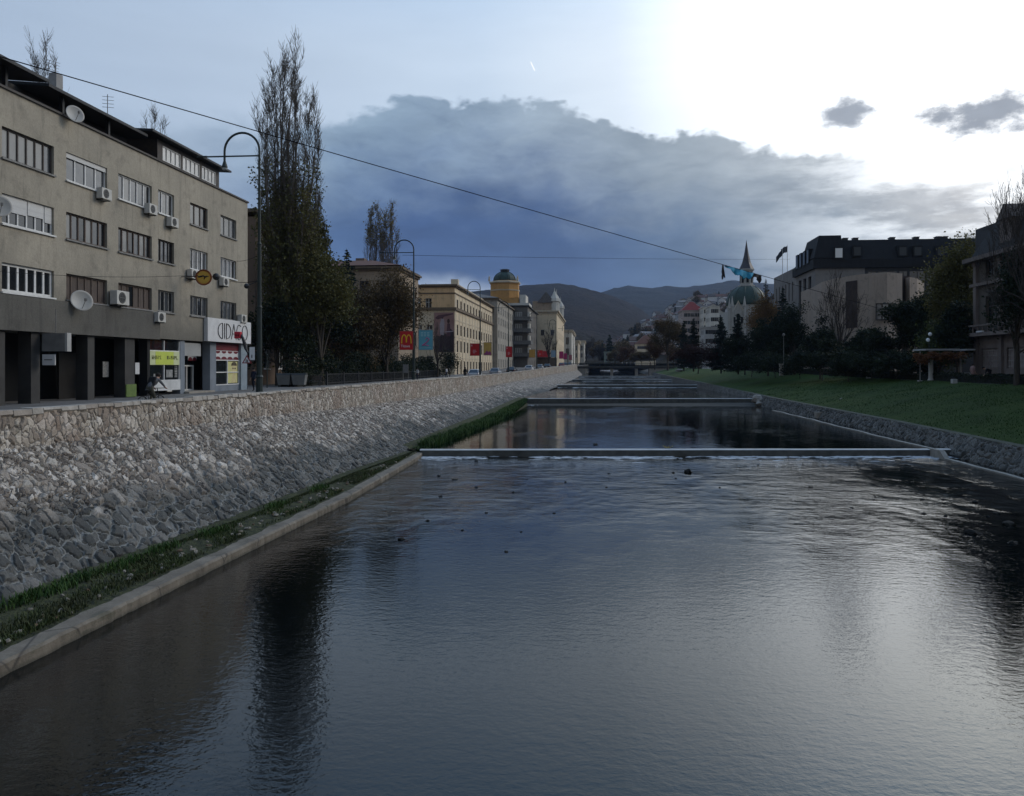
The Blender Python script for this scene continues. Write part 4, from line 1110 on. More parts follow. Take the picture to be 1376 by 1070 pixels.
# shop with the maroon scalloped band
M_maroon = pmat('maroon_panel', (.16, .012, .022), (.11, .008, .016), 2, .5); M_wpan = pmat('white_sheet', (.66, .65, .64), (.54, .53, .52), 2, .55)
def scallop(par, y0, y1, n, z_top, nn):
    m2 = MB(); obox(m2, fr, y0, y1, nn, nn + .05, z_top - .55, z_top); 
    for k in range(5): pass
    subp('maroon_band', m2, M_maroon, par)
    m2 = MB(); obox(m2, fr, y0, y1, nn, nn + .04, z_top - 1.22, z_top - .56); subp('white_band', m2, M_wpan, par)
    m2 = MB()
    w = (y1 - y0) / n
    for k in range(n):
        c0 = y0 + (k + .5) * w
        for (zc, sg, rr2) in ((z_top - .60, -1, .9), (z_top - 1.22, 1, 1.05)):
            poly = []
            for e in range(9):
                th = math.pi * e / 8
                poly.append(fr.p(c0 - math.cos(th) * w * .46 * rr2 * .95, nn + .041, zc + sg * math.sin(th) * .2 * rr2))
            m2.prism(poly, None, fr.N * .012)
    obox(m2, fr, y0, y1, nn + .0405, nn + .05, z_top - 1.27, z_top - 1.21)
    subp('scallops', m2, M_maroon, par)
y0, y1 = yS(292.5), yS(324.5)
mb = MB(); obox(mb, fr, y0, y1, -.3, -.26, 3.85, 5.75); sw2 = mb.build('shop_window', M_glass, apt)
scallop(sw2, y0, y1, 4, 6.98, -.28)
scallop(dr, yS(273.6), yS(284.4), 2, 6.9, -1.2)
m2 = MB()
for u in (292.8, 309, 324.2):
    a = yS(u); obox(m2, fr, a - .04, a + .04, -.26, -.18, 3.85, 5.7)
for z in (3.82, 4.75, 5.66): obox(m2, fr, y0, y1, -.258, -.185, z, z + .07)
subp('frame', m2, M_fwhite, sw2)
m2 = MB(); obox(m2, fr, yS(310), yS(323), -.255, -.245, 3.95, 5.6, 0)
c = (yS(318.5)); 
m2.mi = 1
m2.add([fr.p(c + math.cos(t) * .42, -.24, 5.05 + math.sin(t) * .45) for t in [2 * math.pi * k / 16 for k in range(16)]], [tuple(range(16))])
m2.add([fr.p(c - .5, -.239, 3.97), fr.p(c + .45, -.239, 3.97), fr.p(c + .3, -.239, 4.4), fr.p(c + .12, -.239, 4.75), fr.p(c - .12, -.239, 4.75), fr.p(c - .35, -.239, 4.4)], [tuple(range(6))])
m2.mi = 2
m2.add([fr.p(c + math.cos(t) * .5, -.238, 5.28 + math.sin(t) * .3) for t in [math.pi * k / 10 for k in range(11)]], [tuple(range(11))])
obox(m2, fr, c - .3, c - .08, -.238, -.235, 5.02, 5.12); obox(m2, fr, c + .06, c + .28, -.238, -.235, 5.02, 5.12)
subp('poster', m2, [pmat('poster_yellow', (.62, .58, .26), (.5, .47, .2), 2, .6), pmat('poster_skin', (.60, .52, .28), (.5, .42, .2), 3, .6), pmat('poster_hair', (.10, .075, .04), (.05, .04, .02), 3, .6)], sw2)
mb = MB(); obox(mb, fr, y0, y1, -.6, -.2, 3.36, 3.82); mb.build('stall_riser', M_pier, apt)
# white sign board with thin letters
y0, y1 = PX(273.8, 440, FX0).y, Y1A - .03
zt0, zb0 = 8.15, 7.02
sg = wthing('shop_sign', 'big white shop sign with thin black letters above the maroon shop front', 'sign', (FX0 + .2, (y0 + y1) / 2, 7.02))
mb = MB(); obox(mb, fr, y0, y1, .02, .3, 7.03, 8.72); mb.build('board', M_wpan, sg)
mb = MB(); zl, zh = 7.28, 8.42
def stroke(pts, close=False):
    mb.tube([fr.p(a, .325, z) for a, z in pts], .026, 5)
LW = [yS(u) for u in (287.6, 294, 297, 298, 305.5, 306.5, 312.5, 314, 319.5, 320.5, 328)]
def arcD(a0, a1, sgn):
    b, e = (a0, a1) if sgn > 0 else (a1, a0)
    pts = [(b, zl), (b, zh)]
    for k in range(0, 13):
        th = math.pi / 2 - math.pi * k / 12
        pts.append((b + (e - b) * math.cos(th) if k not in (0, 12) else b, (zl + zh) / 2 + math.sin(th) * (zh - zl) / 2))
    stroke(pts)
arcD(yS(287.5), yS(293.6), -1); stroke([(yS(296.3), zl), (yS(296.3), zh)]); arcD(yS(298.8), yS(304.8), 1)
stroke([(yS(305.6), zl), (yS(308.8), zh), (yS(312.0), zl)]); stroke([(yS(306.9), zl + .42), (yS(310.7), zl + .42)])
def arcO(a0, a1, t0, t1):
    m_ = (a0 + a1) / 2; stroke([(m_ + math.cos(t0 + (t1 - t0) * k / 18) * (a1 - a0) / 2, (zl + zh) / 2 + math.sin(t0 + (t1 - t0) * k / 18) * (zh - zl) / 2) for k in range(19)])
arcO(yS(312.8), yS(319.4), math.pi * .3, math.pi * 1.7); arcO(yS(320.2), yS(327.2), 0, 2 * math.pi)
mb.build('lettering', pmat('black_letter', (.02, .02, .02), (.015, .015, .015), 2, .4), sg)

# hanging sign boxes by the colonnade
pb = PX(70, 458, FX0 + .5)
o = wthing('sign_box', 'grey blank sign box hanging under the apartment block at the colonnade', 'sign', (FX0 + .4, Yat(54, 450), 6.3))
mb = MB(); y = Yat(55, 455); mb.box(FX0 + .05, FX0 + 1.3, y, y + .28, 5.98, 6.88); mb.build('box', pmat('aged_sign_face', (.21, .205, .195), (.13, .125, .12), 2, .6), o)
mb = MB(); mb.box(FX0 + 1.3, FX0 + 1.42, y - .02, y + .3, 5.97, 6.9); mb.build('end_plate', pmat('sign_edge', (.42, .41, .39), (.36, .35, .33), 2, .6), o)
mb = MB(); mb.tube([(FX0 + .7, y + .14, 6.88), (FX0 + .7, y + .14, 8.1)], .02, 6); mb.build('rod', M_fgrey, o)
o = wthing('sign_plate', 'small white plate hanging below the grey sign box', 'sign', (FX0 + .4, y, 5.4))
mb = MB(); mb.box(FX0 + .1, FX0 + .78, y - .04, y + .02, 5.28, 5.82); mb.build('plate', M_wpan, o)
mb = MB(); mb.box(FX0 + .2, FX0 + .64, y - .046, y - .042, 5.53, 5.57); mb.build('mark', M_fdark, o)
mb = MB(); mb.tube([(FX0 + .44, y - .01, 5.82), (FX0 + .44, y - .01, 5.98)], .015, 6); mb.build('hanger', M_fdark, o)

# air conditioners
def make_ac():
    t = thing('air_conditioner', 'x', 'air conditioner', (0, 0, 0), 0, 'air conditioners on the apartment block')
    mb = MB(); mb.box(.06, .42, -.45, .45, 0, .62); mb.build('housing', M_acw, t, bevel=.02)
    mb = MB(); mb.disc((.425, -.08, .31), .25, (1, 0, 0), .02, 20); mb.build('fan_grille', pmat('fan_black', (.03, .03, .03), (.02, .02, .02), 8, .5), t)
    mb = MB(); mb.tube([(.43, -.08 + math.cos(k * math.pi / 10) * .21, .31 + math.sin(k * math.pi / 10) * .21) for k in range(21)], .012, 5); mb.tube([(.44, -.29, .31), (.44, .13, .31)], .01, 4); mb.tube([(.44, -.08, .1), (.44, -.08, .52)], .01, 4); mb.build('guard', M_fgrey, t)
    mb = MB(); mb.box(0, .4, -.34, -.29, -.05, 0); mb.box(0, .4, .29, .34, -.05, 0); mb.build('bracket', M_metal, t)
    return t
ac = make_ac()
acs = [(143.5, 261, 'air conditioner between the first two top floor windows of the apartment block'), (206, 281.5, 'air conditioner below the end of the third top floor window'), (235, 299, 'air conditioner right of the narrow top floor window'),
       (163, 400.5, 'big pale air conditioner beside the brown shuttered windows'), (217.5, 426.5, 'air conditioner low on the wall left of the shop signs'), (262, 368.7, 'air conditioner behind the orange round sign'),
       (304, 379, 'air conditioner under a white framed window at the right end'), (328, 428.5, 'air conditioner at the corner just above the white shop sign')]
for k, (u, v, lab) in enumerate(acs):
    o = ac if k == 0 else copy_tree(ac)
    p = PX(u, v, FX0 + .4); o.location = (FX0 + .003, p.y, p.z - .31); o['label'] = lab
    if k == 3: o.scale = (1.25, 1.35, 1.3); o.location.z -= .1; o.location.x += .0
# dishes
def make_dish():
    t = thing('satellite_dish', 'x', 'satellite dish', (0, 0, 0), 0, 'satellite dishes on the apartment block')
    mb = MB(); V = []; n = 24; R = .5
    prof = [(.001, 0), (.15, .012), (.3, .045), (.42, .088), (.5, .125)]
    mb.lathe([(r, z) for r, z in prof] + [(r, z + .015) for r, z in prof[::-1]], (0, 0, 0), n)
    d = mb.build('reflector', M_dish, t, smooth=True); d.rotation_euler = (0, math.radians(75), 0); d.location = (.45, 0, .1)
    mb = MB(); mb.tube([(.0, 0, -.1), (.3, 0, -.1), (.45, 0, .1)], .025, 6); mb.build('wall_arm', M_fgrey, t)
    mb = MB(); mb.tube([(.5, 0, -.36), (1.0, 0, .12)], .014, 6); mb.box(.96, 1.08, -.04, .04, .08, .2); mb.build('feed_arm', M_fgrey, t)
    return t
dish = make_dish()
for k, (u, v, sc, rz, lab) in enumerate([(115, 408.5, 1.15, -35, 'satellite dish on the wall below the brown shuttered windows'), (106, 158.5, .95, -30, 'satellite dish on the parapet edge under the roof'), (8.5, 283, 1.05, -40, 'satellite dish at the left edge beside the half lowered roller blinds')]):
    o = dish if k == 0 else copy_tree(dish)
    p = PX(u, v, FX0 + .5); o.location = (FX0 + .003, p.y, p.z); o.scale = (sc,) * 3; o.rotation_euler = (0, 0, math.radians(rz)); o['label'] = lab
# round orange sign and lamps on a bracket
p = PX(274, 373, FX0 + 1.6)
o = wthing('hanging_sign', 'round orange bar sign with a dark wavy emblem hanging off the apartment block', 'sign', (FX0, p.y, p.z))
nrm = (.25, -1, 0)
mb = MB(); mb.disc(p, .5, nrm, .12, 32, 0); mb.build('disc', pmat('orange_sign', (.62, .27, .05), (.52, .2, .035), 3, .5), o)
mb = MB(); t_ = Vector((1, .25, 0)).normalized(); nn_ = Vector(nrm).normalized()
mb.tube([p + nn_ * .075 + t_ * math.cos(2 * math.pi * k / 28) * .5 + Vector((0, 0, math.sin(2 * math.pi * k / 28) * .5)) for k in range(29)], .045, 6)
mb.build('rim', pmat('red_brown_rim', (.25, .07, .03), (.18, .05, .02), 3, .5), o)
mb = MB(); em = [(-.42, .12), (-.3, .02), (-.15, .06), (-.02, .1), (.1, .02), (.22, .08), (.33, .06)]
mb.tube([p + nn_ * .085 + t_ * a + Vector((0, 0, b)) for a, b in em], [.02, .05, .06, .045, .06, .04, .015], 6); mb.tube([p + nn_ * .085 + t_ * a + Vector((0, 0, b)) for a, b in [(.1, .04), (.02, -.16)]], [.05, .015], 6); mb.build('emblem', pmat('black_letter', (.02, .02, .02)), o)
mb = MB(); mb.disc(p + nn_ * .078, .4, nrm, .012, 28); mb.build('face', pmat('yellow_sign', (.66, .40, .06), (.58, .33, .05), 3, .5), o)
mb = MB(); q = p + Vector((-1.6, -.0, .05)); mb.tube([(FX0 + .02, p.y, p.z + .06), p + Vector((-.5, 0, .06))], .03, 6); mb.build('bracket', M_fdark, o)
p2 = PX(290.5, 372, FX0 + 2.2)
o = wthing('spot_lamp', 'dark round lamp head on an arm just right of the orange sign', 'lamp', (FX0, p2.y, p2.z))
mb = MB(); mb.ball(p2, .24, 14); mb.build('head', M_metal, o); mb = MB(); mb.tube([(FX0 + .02, p2.y + .1, p2.z + .05), p2], .03, 6); mb.build('arm', M_metal, o)

# chimney / aerials on the roof
mb = MB(); p = PX(75, 100, FX0 - 5); mb.box(p.x - .25, p.x + .25, p.y - .3, p.y + .3, 19.2, p.z); 
mb.tube([(p.x, p.y, p.z), (p.x, p.y, p.z + 1.0)], .025, 5); mb.tube([(p.x - .5, p.y, p.z + .3), (p.x + .6, p.y - 1.4, p.z + .3)], .02, 4)
for k in range(4): mb.tube([(p.x - .5 + k * .33, p.y - k * .42 - .3, p.z + .3), (p.x - .1 + k * .33, p.y - k * .42 + .4, p.z + .3)], .014, 4)
tag(mb.build('chimney', pmat('chimney_grey', (.34, .335, .32), (.25, .24, .23), 2, .8), loc=(p.x, p.y, 19.2)), 'pale chimney with an aerial on the flat roof of the apartment block', 'chimney')
mb = MB(); p = PX(144.5, 140, FX0 - 2.5); mb.tube([(p.x, p.y, 19.6), (p.x, p.y, p.z + .6)], .025, 5)
for k in range(4): mb.tube([(p.x - .35, p.y, p.z + .5 - k * .22), (p.x + .35, p.y + .1, p.z + .45 - k * .22)], .014, 4)
tag(mb.build('roof_aerial', M_fgrey, loc=(p.x, p.y, 19.6)), 'thin TV aerial standing on the dark roof edge', 'aerial')

# ---------------------------------------------------------------- further buildings of the row
def simple_block(name, label, x0, x1, y0, y1, z0, z1, mat, river_ops=None, front_ops=None, faceX='x1', roof=None, roofm=None, winkw=None, fwinkw=None, cornice=None, corm=None, cat='building', setback=.12):
    b = wthing(name, label, cat, ((x0 + x1) / 2, (y0 + y1) / 2, z0))
    mb = MB(); ro = river_ops or []; fo = front_ops or []
    fR = river_face(x1) if faceX == 'x1' else bank_face(x0)
    fF = front_face(y0)
    wall_open(mb, fR, y0, y1, z0, z1, ro, setback); wall_open(mb, fF, x0, x1, z0, z1, fo, setback)
    xo = x0 if faceX == 'x1' else x1
    mb.quad((xo, y0, z0), (xo, y1, z0), (xo, y1, z1), (xo, y0, z1)); mb.quad((x0, y1, z0), (x1, y1, z0), (x1, y1, z1), (x0, y1, z1)); mb.quad((x0, y0, z1), (x1, y0, z1), (x1, y1, z1), (x0, y1, z1))
    # dark rooms behind the openings so no light leaks
    mb.build('wall', mat, b)
    wk = dict(cols=2, rows=1); wk.update(winkw or {})
    for o in ro: window(b, fR, o[0], o[1], o[2], o[3], setback - .03, **wk)
    wk2 = dict(wk); wk2.update(fwinkw or {})
    for o in fo: window(b, fF, o[0], o[1], o[2], o[3], setback - .03, **wk2)
    if cornice:
        mb = MB()
        for (zc, hh, pr) in cornice:
            xa, xb = (x0, x1 + pr) if faceX == 'x1' else (x0 - pr, x1)
            mb.box(xa - .0, xb, y0 - pr, y1 + .05, zc, zc + hh)
        mb.build('cornice', corm or mat, b)
    if roof:
        pr, rh = roof; mb = MB(); zt = z1 + (cornice[-1][1] if cornice and cornice[-1][0] + cornice[-1][1] > z1 else .002)
        xm = (x0 + x1) / 2; ins = min((x1 - x0), (y1 - y0)) * .42
        mb.add([(x0 - pr, y0 - pr, zt), (x1 + pr, y0 - pr, zt), (x1 + pr, y1 + pr, zt), (x0 - pr, y1 + pr, zt), (x0 + ins, y0 + ins, zt + rh), (x1 - ins, y0 + ins, zt + rh), (x1 - ins, y1 - ins, zt + rh), (x0 + ins, y1 - ins, zt + rh)],
               [(0, 1, 2, 3), (4, 5, 6, 7), (0, 1, 5, 4), (1, 2, 6, 5), (2, 3, 7, 6), (3, 0, 4, 7)])
        mb.build('roof', roofm or M_roofd, b)
    return b
def grid_ops(a0, a1, n, w, zs): 
    out = []; st = (a1 - a0) / n
    for k in range(n):
        c = a0 + st * (k + .5)
        for z0, z1 in zs: out.append((c - w / 2, c + w / 2, z0, z1))
    return out
M_brown = plaster('brown_plaster', (.21, .15, .11), (.15, .11, .085), (.08, .065, .052), .4)
M_brown2 = plaster('tan_plaster', (.36, .28, .20), (.27, .21, .155), (.1, .085, .07), .4)
M_yel = plaster('yellow_plaster', (.70, .48, .265), (.60, .405, .22), (.25, .17, .10), .3)
M_yel2 = plaster('cream_plaster', (.66, .545, .38), (.57, .465, .325), (.24, .19, .135), .35)
M_grey = plaster('grey_plaster', (.37, .34, .29), (.285, .26, .22), (.13, .12, .1), .5)
M_greyd = plaster('dark_grey_plaster', (.15, .138, .12), (.11, .10, .09), (.07, .065, .06), .5)
M_cream = plaster('pale_plaster', (.60, .57, .50), (.5, .475, .42), (.25, .235, .2), .35)
M_ocher = plaster('ochre_plaster', (.52, .285, .10), (.43, .235, .08), (.24, .14, .06), .3)
M_corn = pmat('cornice_brown', (.16, .115, .075), (.1, .075, .05), 2, .8)
M_cornc = pmat('cornice_cream', (.56, .475, .35), (.45, .38, .28), 2, .8)
M_green = pmat('copper_green', (.035, .06, .045), (.02, .038, .03), 1.2, .55, .02, 6)
M_tile = pmat('roof_tile', (.16, .075, .05), (.10, .05, .035), 2, .85, .03, 9)
M_tilepale = pmat('roof_slate', (.15, .14, .135), (.09, .085, .082), 2, .8, .03, 9)

# behind the poplar
simple_block('apartment_block', 'brown building partly hidden behind the tall poplar next to the grey block', -50, -33.5, 76, 92, 3.3, PY(345, 291, 76).z, M_brown, grid_ops(77, 91, 4, 1.4, [(5, 7), (9, 10.8), (12.6, 14.4), (16, 17.8)]), grid_ops(-44, -34, 3, 1.3, [(5, 7), (9, 10.8), (12.6, 14.4), (16, 17.8)]), cornice=[(20.5, .35, .3)], corm=M_corn, fwinkw=dict(fm=M_fgrey))
# brown palace with the cornice
xb = PY(535.5, 360, 116).x; zb_ = PY(535, 359, 116).z
yb1 = PX(556.5, 420, xb).y
bb = simple_block('corner_house', 'brown old house with dark cornice behind the autumn tree left of the yellow building', xb - 19, xb, 116, yb1 + 3, 3.35, zb_, M_brown2, grid_ops(117, yb1 + 2.5, 4, 1.1, [(4.6, 6.6), (8.6, 10.8), (12.4, 14.6), (16.2, 18)]), grid_ops(xb - 16, xb - .6, 5, 1.4, [(8.6, 10.8), (12.4, 14.6), (16.2, 18)]), cornice=[(11.6, .3, .18), (zb_ - .5, .25, .3), (zb_ - .2, .3, .6)], corm=M_corn, roof=(.3, 1.5), roofm=M_tile, winkw=dict(fm=M_fbrown))
mb = MB(); p = PY(487, 355, 124); mb.box(p.x - .8, p.x + .6, 123, 124.4, zb_, p.z + .8); mb.build('chimney', M_brown, bb)
# yellow building
xy = PY(611, 384, 147).x; zy = PY(611, 384, 147).z; zm = PY(611, 415, 147).z; y1y = PX(668, 420, xy + 1.2).y
print('yellow', xy, zy, zm, y1y)
def yellow():
    b = wthing('office_building', 'long yellow and cream corner building with rows of narrow windows and a wall poster', 'building', (xy - 6, 165, 3.6))
    y0, y1 = 147.0, y1y; fR = river_face(xy); fF = front_face(y0)
    z0 = 3.4; h = (zy - z0)
    rows = [(z0 + h * .02, z0 + h * .17), (z0 + h * .27, z0 + h * .40), (z0 + h * .46, z0 + h * .58) , (z0 + h * .745, z0 + h * .86)]
    n = 13
    ro = [(a, b_, z_0, z_1) for (a, b_, z_0, z_1) in grid_ops(y0 + 1, y1 - 1, n, 1.6, rows)]
    ux = lambda u: PY(u, 430, 147).x
    fo = [(ux(560), ux(565.5), zy - 4.2 - .0, zy - 2.3), (ux(572), ux(580), zy - 4.2, zy - 2.3), (ux(561), ux(567), zm - 5.2, zm - 3.0), (ux(573), ux(581), zm - 5.2, zm - 3.0), (ux(561), ux(567), 4.0, 7.2), (ux(573), ux(582), 4.0, 7.2)]
    mb = MB(); wall_open(mb, fR, y0, y1, z0, zy, ro, .12); wall_open(mb, fF, xy - 14, xy, z0, zm, fo, .25, mi=1); wall_open(mb, fF, xy - 14, xy, zm, zy, fo, .25, mi=2)
    mb.quad((xy - 14, y0, zy), (xy, y0, zy), (xy, y1, zy), (xy - 14, y1, zy)); mb.quad((xy - 14, y1, z0), (xy, y1, z0), (xy, y1, zy), (xy - 14, y1, zy)); mb.quad((xy - 14, y0, z0), (xy - 14, y1, z0), (xy - 14, y1, zy), (xy - 14, y0, zy))
    mb.build('wall', [M_yel2, M_yel2, M_yel], b)
    for o in ro: window(b, fR, *o, .1, 2, 2, fm=M_fbrown, sill=False)
    for o in fo: window(b, fF, *o, .22, 2, 2, fm=M_fwhite, sill=True)
    mb = MB()
    for zc, hh, pr in ((zm - .25, .5, .35), (zy - 1.5, .22, .12), (zy - .3, .22, .3), (zy - .08, .3, .55)):
        mb.box(xy - 14.2, xy + pr, y0 - pr, y1 + pr * .2, zc, zc + hh)
    mb.build('cornice', M_corn, b)
    mb = MB()
    for k in range(n + 1):
        c = y0 + 1 + (y1 - y0 - 2) * k / n; w = .35 if k % 3 else .6
        obox(mb, fR, c - w, c + w, .003, .05, z0, zm - .26); obox(mb, fR, c - w * .8, c + w * .8, .003, .045, zm + .26, zy - 1.5)
    for q in (.2, .43, .62):
        obox(mb, fR, y0, y1, .003, .07, z0 + h * q, z0 + h * q + .16)
    mb.build('pilaster', M_cornc, b)
    mb = MB(); mb.box(xy - 9, xy - 1.5, y0 + 12, y1 - 6, zy + .22, zy + 1.6); mb.box(xy - 4, xy - 2.5, y0 + 18, y0 + 19.4, zy + 1.6, zy + 3.2); mb.build('attic', M_cornc, b)
    # poster wall
    pw = MB(); pa, pb_ = ux(583.5), ux(610.2); zt, zbp = PY(600, 420, 147).z, PY(600, 473.5, 147).z
    obox(pw, fF, pa, pb_, .02, .08, zbp, zt); po = pw.build('wall_poster', pmat('poster_rose', (.32, .19, .165), (.24, .13, .115), .6, .6), b)
    W_ = pb_ - pa; Hh = zt - zbp
    m2 = MB(); q = lambda a, z: fF.p(pa + W_ * a, .084, zbp + Hh * z)
    m2.add([q(.02, .01), q(.99, .01), q(.99, .52), q(.8, .6), q(.62, .45), q(.45, .5), q(.3, .4), q(.12, .42), q(.02, .36)], [tuple(range(9))], 0)
    q = lambda a, z: fF.p(pa + W_ * a, .088, zbp + Hh * z)
    m2.add([q(.30, .45), q(.5, .42), q(.52, .75), q(.48, .84), q(.36, .84), q(.28, .7)], [tuple(range(6))], 1)
    m2.add([q(.41 + .06 * math.cos(t), .89 + .05 * math.sin(t)) for t in [2 * math.pi * k / 12 for k in range(12)]], [tuple(range(12))], 2)
    m2.add([q(.62, .4), q(.82, .4), q(.8, .72), q(.66, .72)], [(0, 1, 2, 3)], 3)
    m2.add([q(.72 + .07 * math.cos(t), .78 + .06 * math.sin(t)) for t in [2 * math.pi * k / 12 for k in range(12)]], [tuple(range(12))], 2)
    q = lambda a, z: fF.p(pa + W_ * a, .092, zbp + Hh * z)
    m2.add([q(.05, .86), q(.2, .93), q(.95, .98), q(.95, .95), q(.55, .9), q(.2, .82)], [tuple(range(6))], 3)
    m2.add([q(.55, .52), q(.97, .54), q(.97, .515), q(.55, .5)], [tuple(range(4))], 1)
    o = m2.build('figures', [pmat('poster_dark', (.05, .032, .038), (.03, .02, .024), 1, .6), pmat('poster_white', (.36, .31, .32), (.29, .25, .26), 1.5, .6), pmat('poster_hair2', (.06, .03, .025), (.04, .02, .02), 2, .6), pmat('poster_plum', (.12, .055, .065), (.08, .04, .05), 1.5, .6)], None, loc=tuple(b.location)); o.parent = po; o.location = (0, 0, 0)
    return b
yellow()
# ochre corner tower with the green dome
def dome_tower():
    yc = 262.0; c = PY(678.5, 400, yc); R = 14.5 / F * yc * 1.0
    z1 = PY(678, 378, yc).z; z0 = 4.0; ztop = PY(678, 363, yc).z
    b = wthing('domed_building', 'ochre corner building crowned by a dark green dome behind the yellow row', 'building', (c.x, yc, z0))
    hw = 20.5 / F * yc
    mb = MB(); mb.box(c.x - hw, c.x + hw, yc - hw, yc + hw, z0, PY(678, 402, yc).z); mb.build('wall', M_ocher, b)
    mb = MB(); r8 = hw * .98
    mb.lathe([(r8, PY(678, 402, yc).z), (r8, z1 - 1.2), (r8 + .25, z1 - 1.1), (r8 + .25, z1 - .3), (R * 1.12, z1 - .2), (R * 1.12, z1)], (c.x, yc, 0), 8); mb.build('drum', M_ocher, b)
    mb = MB(); mb.lathe([(r8 + .32, z1 - .95), (r8 + .5, z1 - .8), (r8 + .5, z1 - .45), (r8 + .3, z1 - .3)], (c.x, yc, 0), 8); mb.lathe([(r8 + .12, PY(678, 392, yc).z), (r8 + .22, PY(678, 392, yc).z + .4)], (c.x, yc, 0), 8); mb.build('cornice', M_cornc, b)
    mb = MB(); prof = []
    for k in range(11):
        th = math.pi / 2 * k / 10; prof.append((R * 1.08 * math.cos(th) + .02, z1 + (ztop - z1 - .6) * math.sin(th) ** 1.0))
    mb.lathe(prof, (c.x, yc, 0), 16)
    for k in range(8):
        a = math.pi / 4 * k + .39
        mb.tube([(c.x + math.cos(a) * r_ * 1.01, yc + math.sin(a) * r_ * 1.01, z_ + .05) for r_, z_ in prof], .12, 5)
    mb.build('dome', M_green, b, smooth=False)
    mb = MB(); mb.lathe([(R * .42, ztop - .7), (R * .42, ztop - .1), (R * .5, ztop), (R * .3, ztop + .25)], (c.x, yc, 0), 10); mb.build('lantern', M_roofd, b)
    for dx in (-1, 1):
        mb = MB(); x = c.x + dx * (hw - .4); zz = z1 - .5; mb.lathe([(.35, zz), (.35, zz + .8), (.2, zz + .9), (.28, zz + 1.2), (.02, zz + 1.9)], (x, yc - hw + .4, 0), 8); mb.build('finial', M_cornc, b)
    # lower pale wing at its right
    mb = MB(); x0 = PY(700, 400, yc).x; x1 = PY(708, 400, yc).x; mb.box(x0, x1, yc - hw + .5, yc + hw, z0, PY(700, 398, yc).z); mb.box(c.x - hw - 3, x1 + 1.2, yc - hw - .2, yc + hw, z0, PY(700, 409, yc).z); mb.build('wing', M_cream, b)
dome_tower()
# second ochre gable piece
# grey block, balcony house, tan palace, white houses
p0 = PY(668, 405, 196); xg = PY(690, 430, 215).x
zg = PX(690, 421, xg).z
yg0 = y1y + .3
xg0 = PY(668.5, 420, yg0).x
zg = PY(668, 402, yg0).z
yg1 = PX(690, 430, xg0).y
simple_block('apartment_block', 'weathered grey apartment building between the yellow corner building and the balcony house', xg0 - 14, xg0, yg0, yg1, 4.2, zg, M_grey, grid_ops(yg0 + .6, yg1 - .6, 8, 1.5, [(5, 7.2), (9.4, 11.2), (12.8, 14.6), (16.2, 18), (19, 20.8)]), grid_ops(xg0 - 9, xg0 - .5, 4, 1.3, [(19, 20.6)]), cornice=[(zg - .2, .35, .5)], corm=M_corn, winkw=dict(fm=M_fgrey, cols=2, rows=2), roof=(.4, 1.6), roofm=M_tilepale)
def balcony_house():
    y0 = yg1 + .6; xl = PY(690, 430, y0).x; xr = PY(709, 430, y0).x; zt = PY(700, 411, y0).z; y1 = PX(722, 430, xr).y
    b = simple_block('balcony_house', 'dark grey house with a stack of rounded white balconies facing the camera', xl - 8, xr, y0, y1, 4.4, zt, M_greyd, grid_ops(y0 + 1, y1 - 1, 5, 1.5, [(5.4, 7.4), (9.3, 11.4), (13, 15), (16.6, 18.4)]), [(xl + .5, xl + 2.6, z, z + 1.9) for z in (9.0, 12.7, 16.4, 20.0) if z + 2 < zt], cornice=[(zt - .2, .3, .5)], corm=M_roofd, winkw=dict(fm=M_fgrey), fwinkw=dict(cols=3, fm=M_fwhite, pm=M_glassp))
    for v in (394 + 27, 453 - 11, 470 - 9, 477 - 2):
        pass
    for z in (8.3, 12.0, 15.7, 19.3):
        if z + 1.2 > zt: continue
        mb = MB(); mb.box(xl - .2, xr + 1.0, y0 - 1.5, y0 - .01, z, z + .25); mb.box(xr + .01, xr + 1.2, y0 - 1.49, y0 + 4, z + .003, z + .247)
        mb.box(xl - .2, xr + 1.0, y0 - 1.5, y0 - 1.38, z + .25, z + 1.15); mb.box(xr + 1.08, xr + 1.2, y0 - 1.37, y0 + 4, z + .25, z + 1.15)
        mb.build('balcony', pmat('balcony_grey', (.17, .165, .155), (.12, .115, .11), 2, .8), b)
    mb = MB()
    for z in (8.6, 12.3, 16.0, 19.6):
        if z + 2.4 < zt: mb.box(xr + .02, xr + .7, y0 - .5, y0 + 2.6, z + .9, z + 2.4)
    mb.build('bay', M_cream, b)
    return y1, xr
yb, xbh = balcony_house()
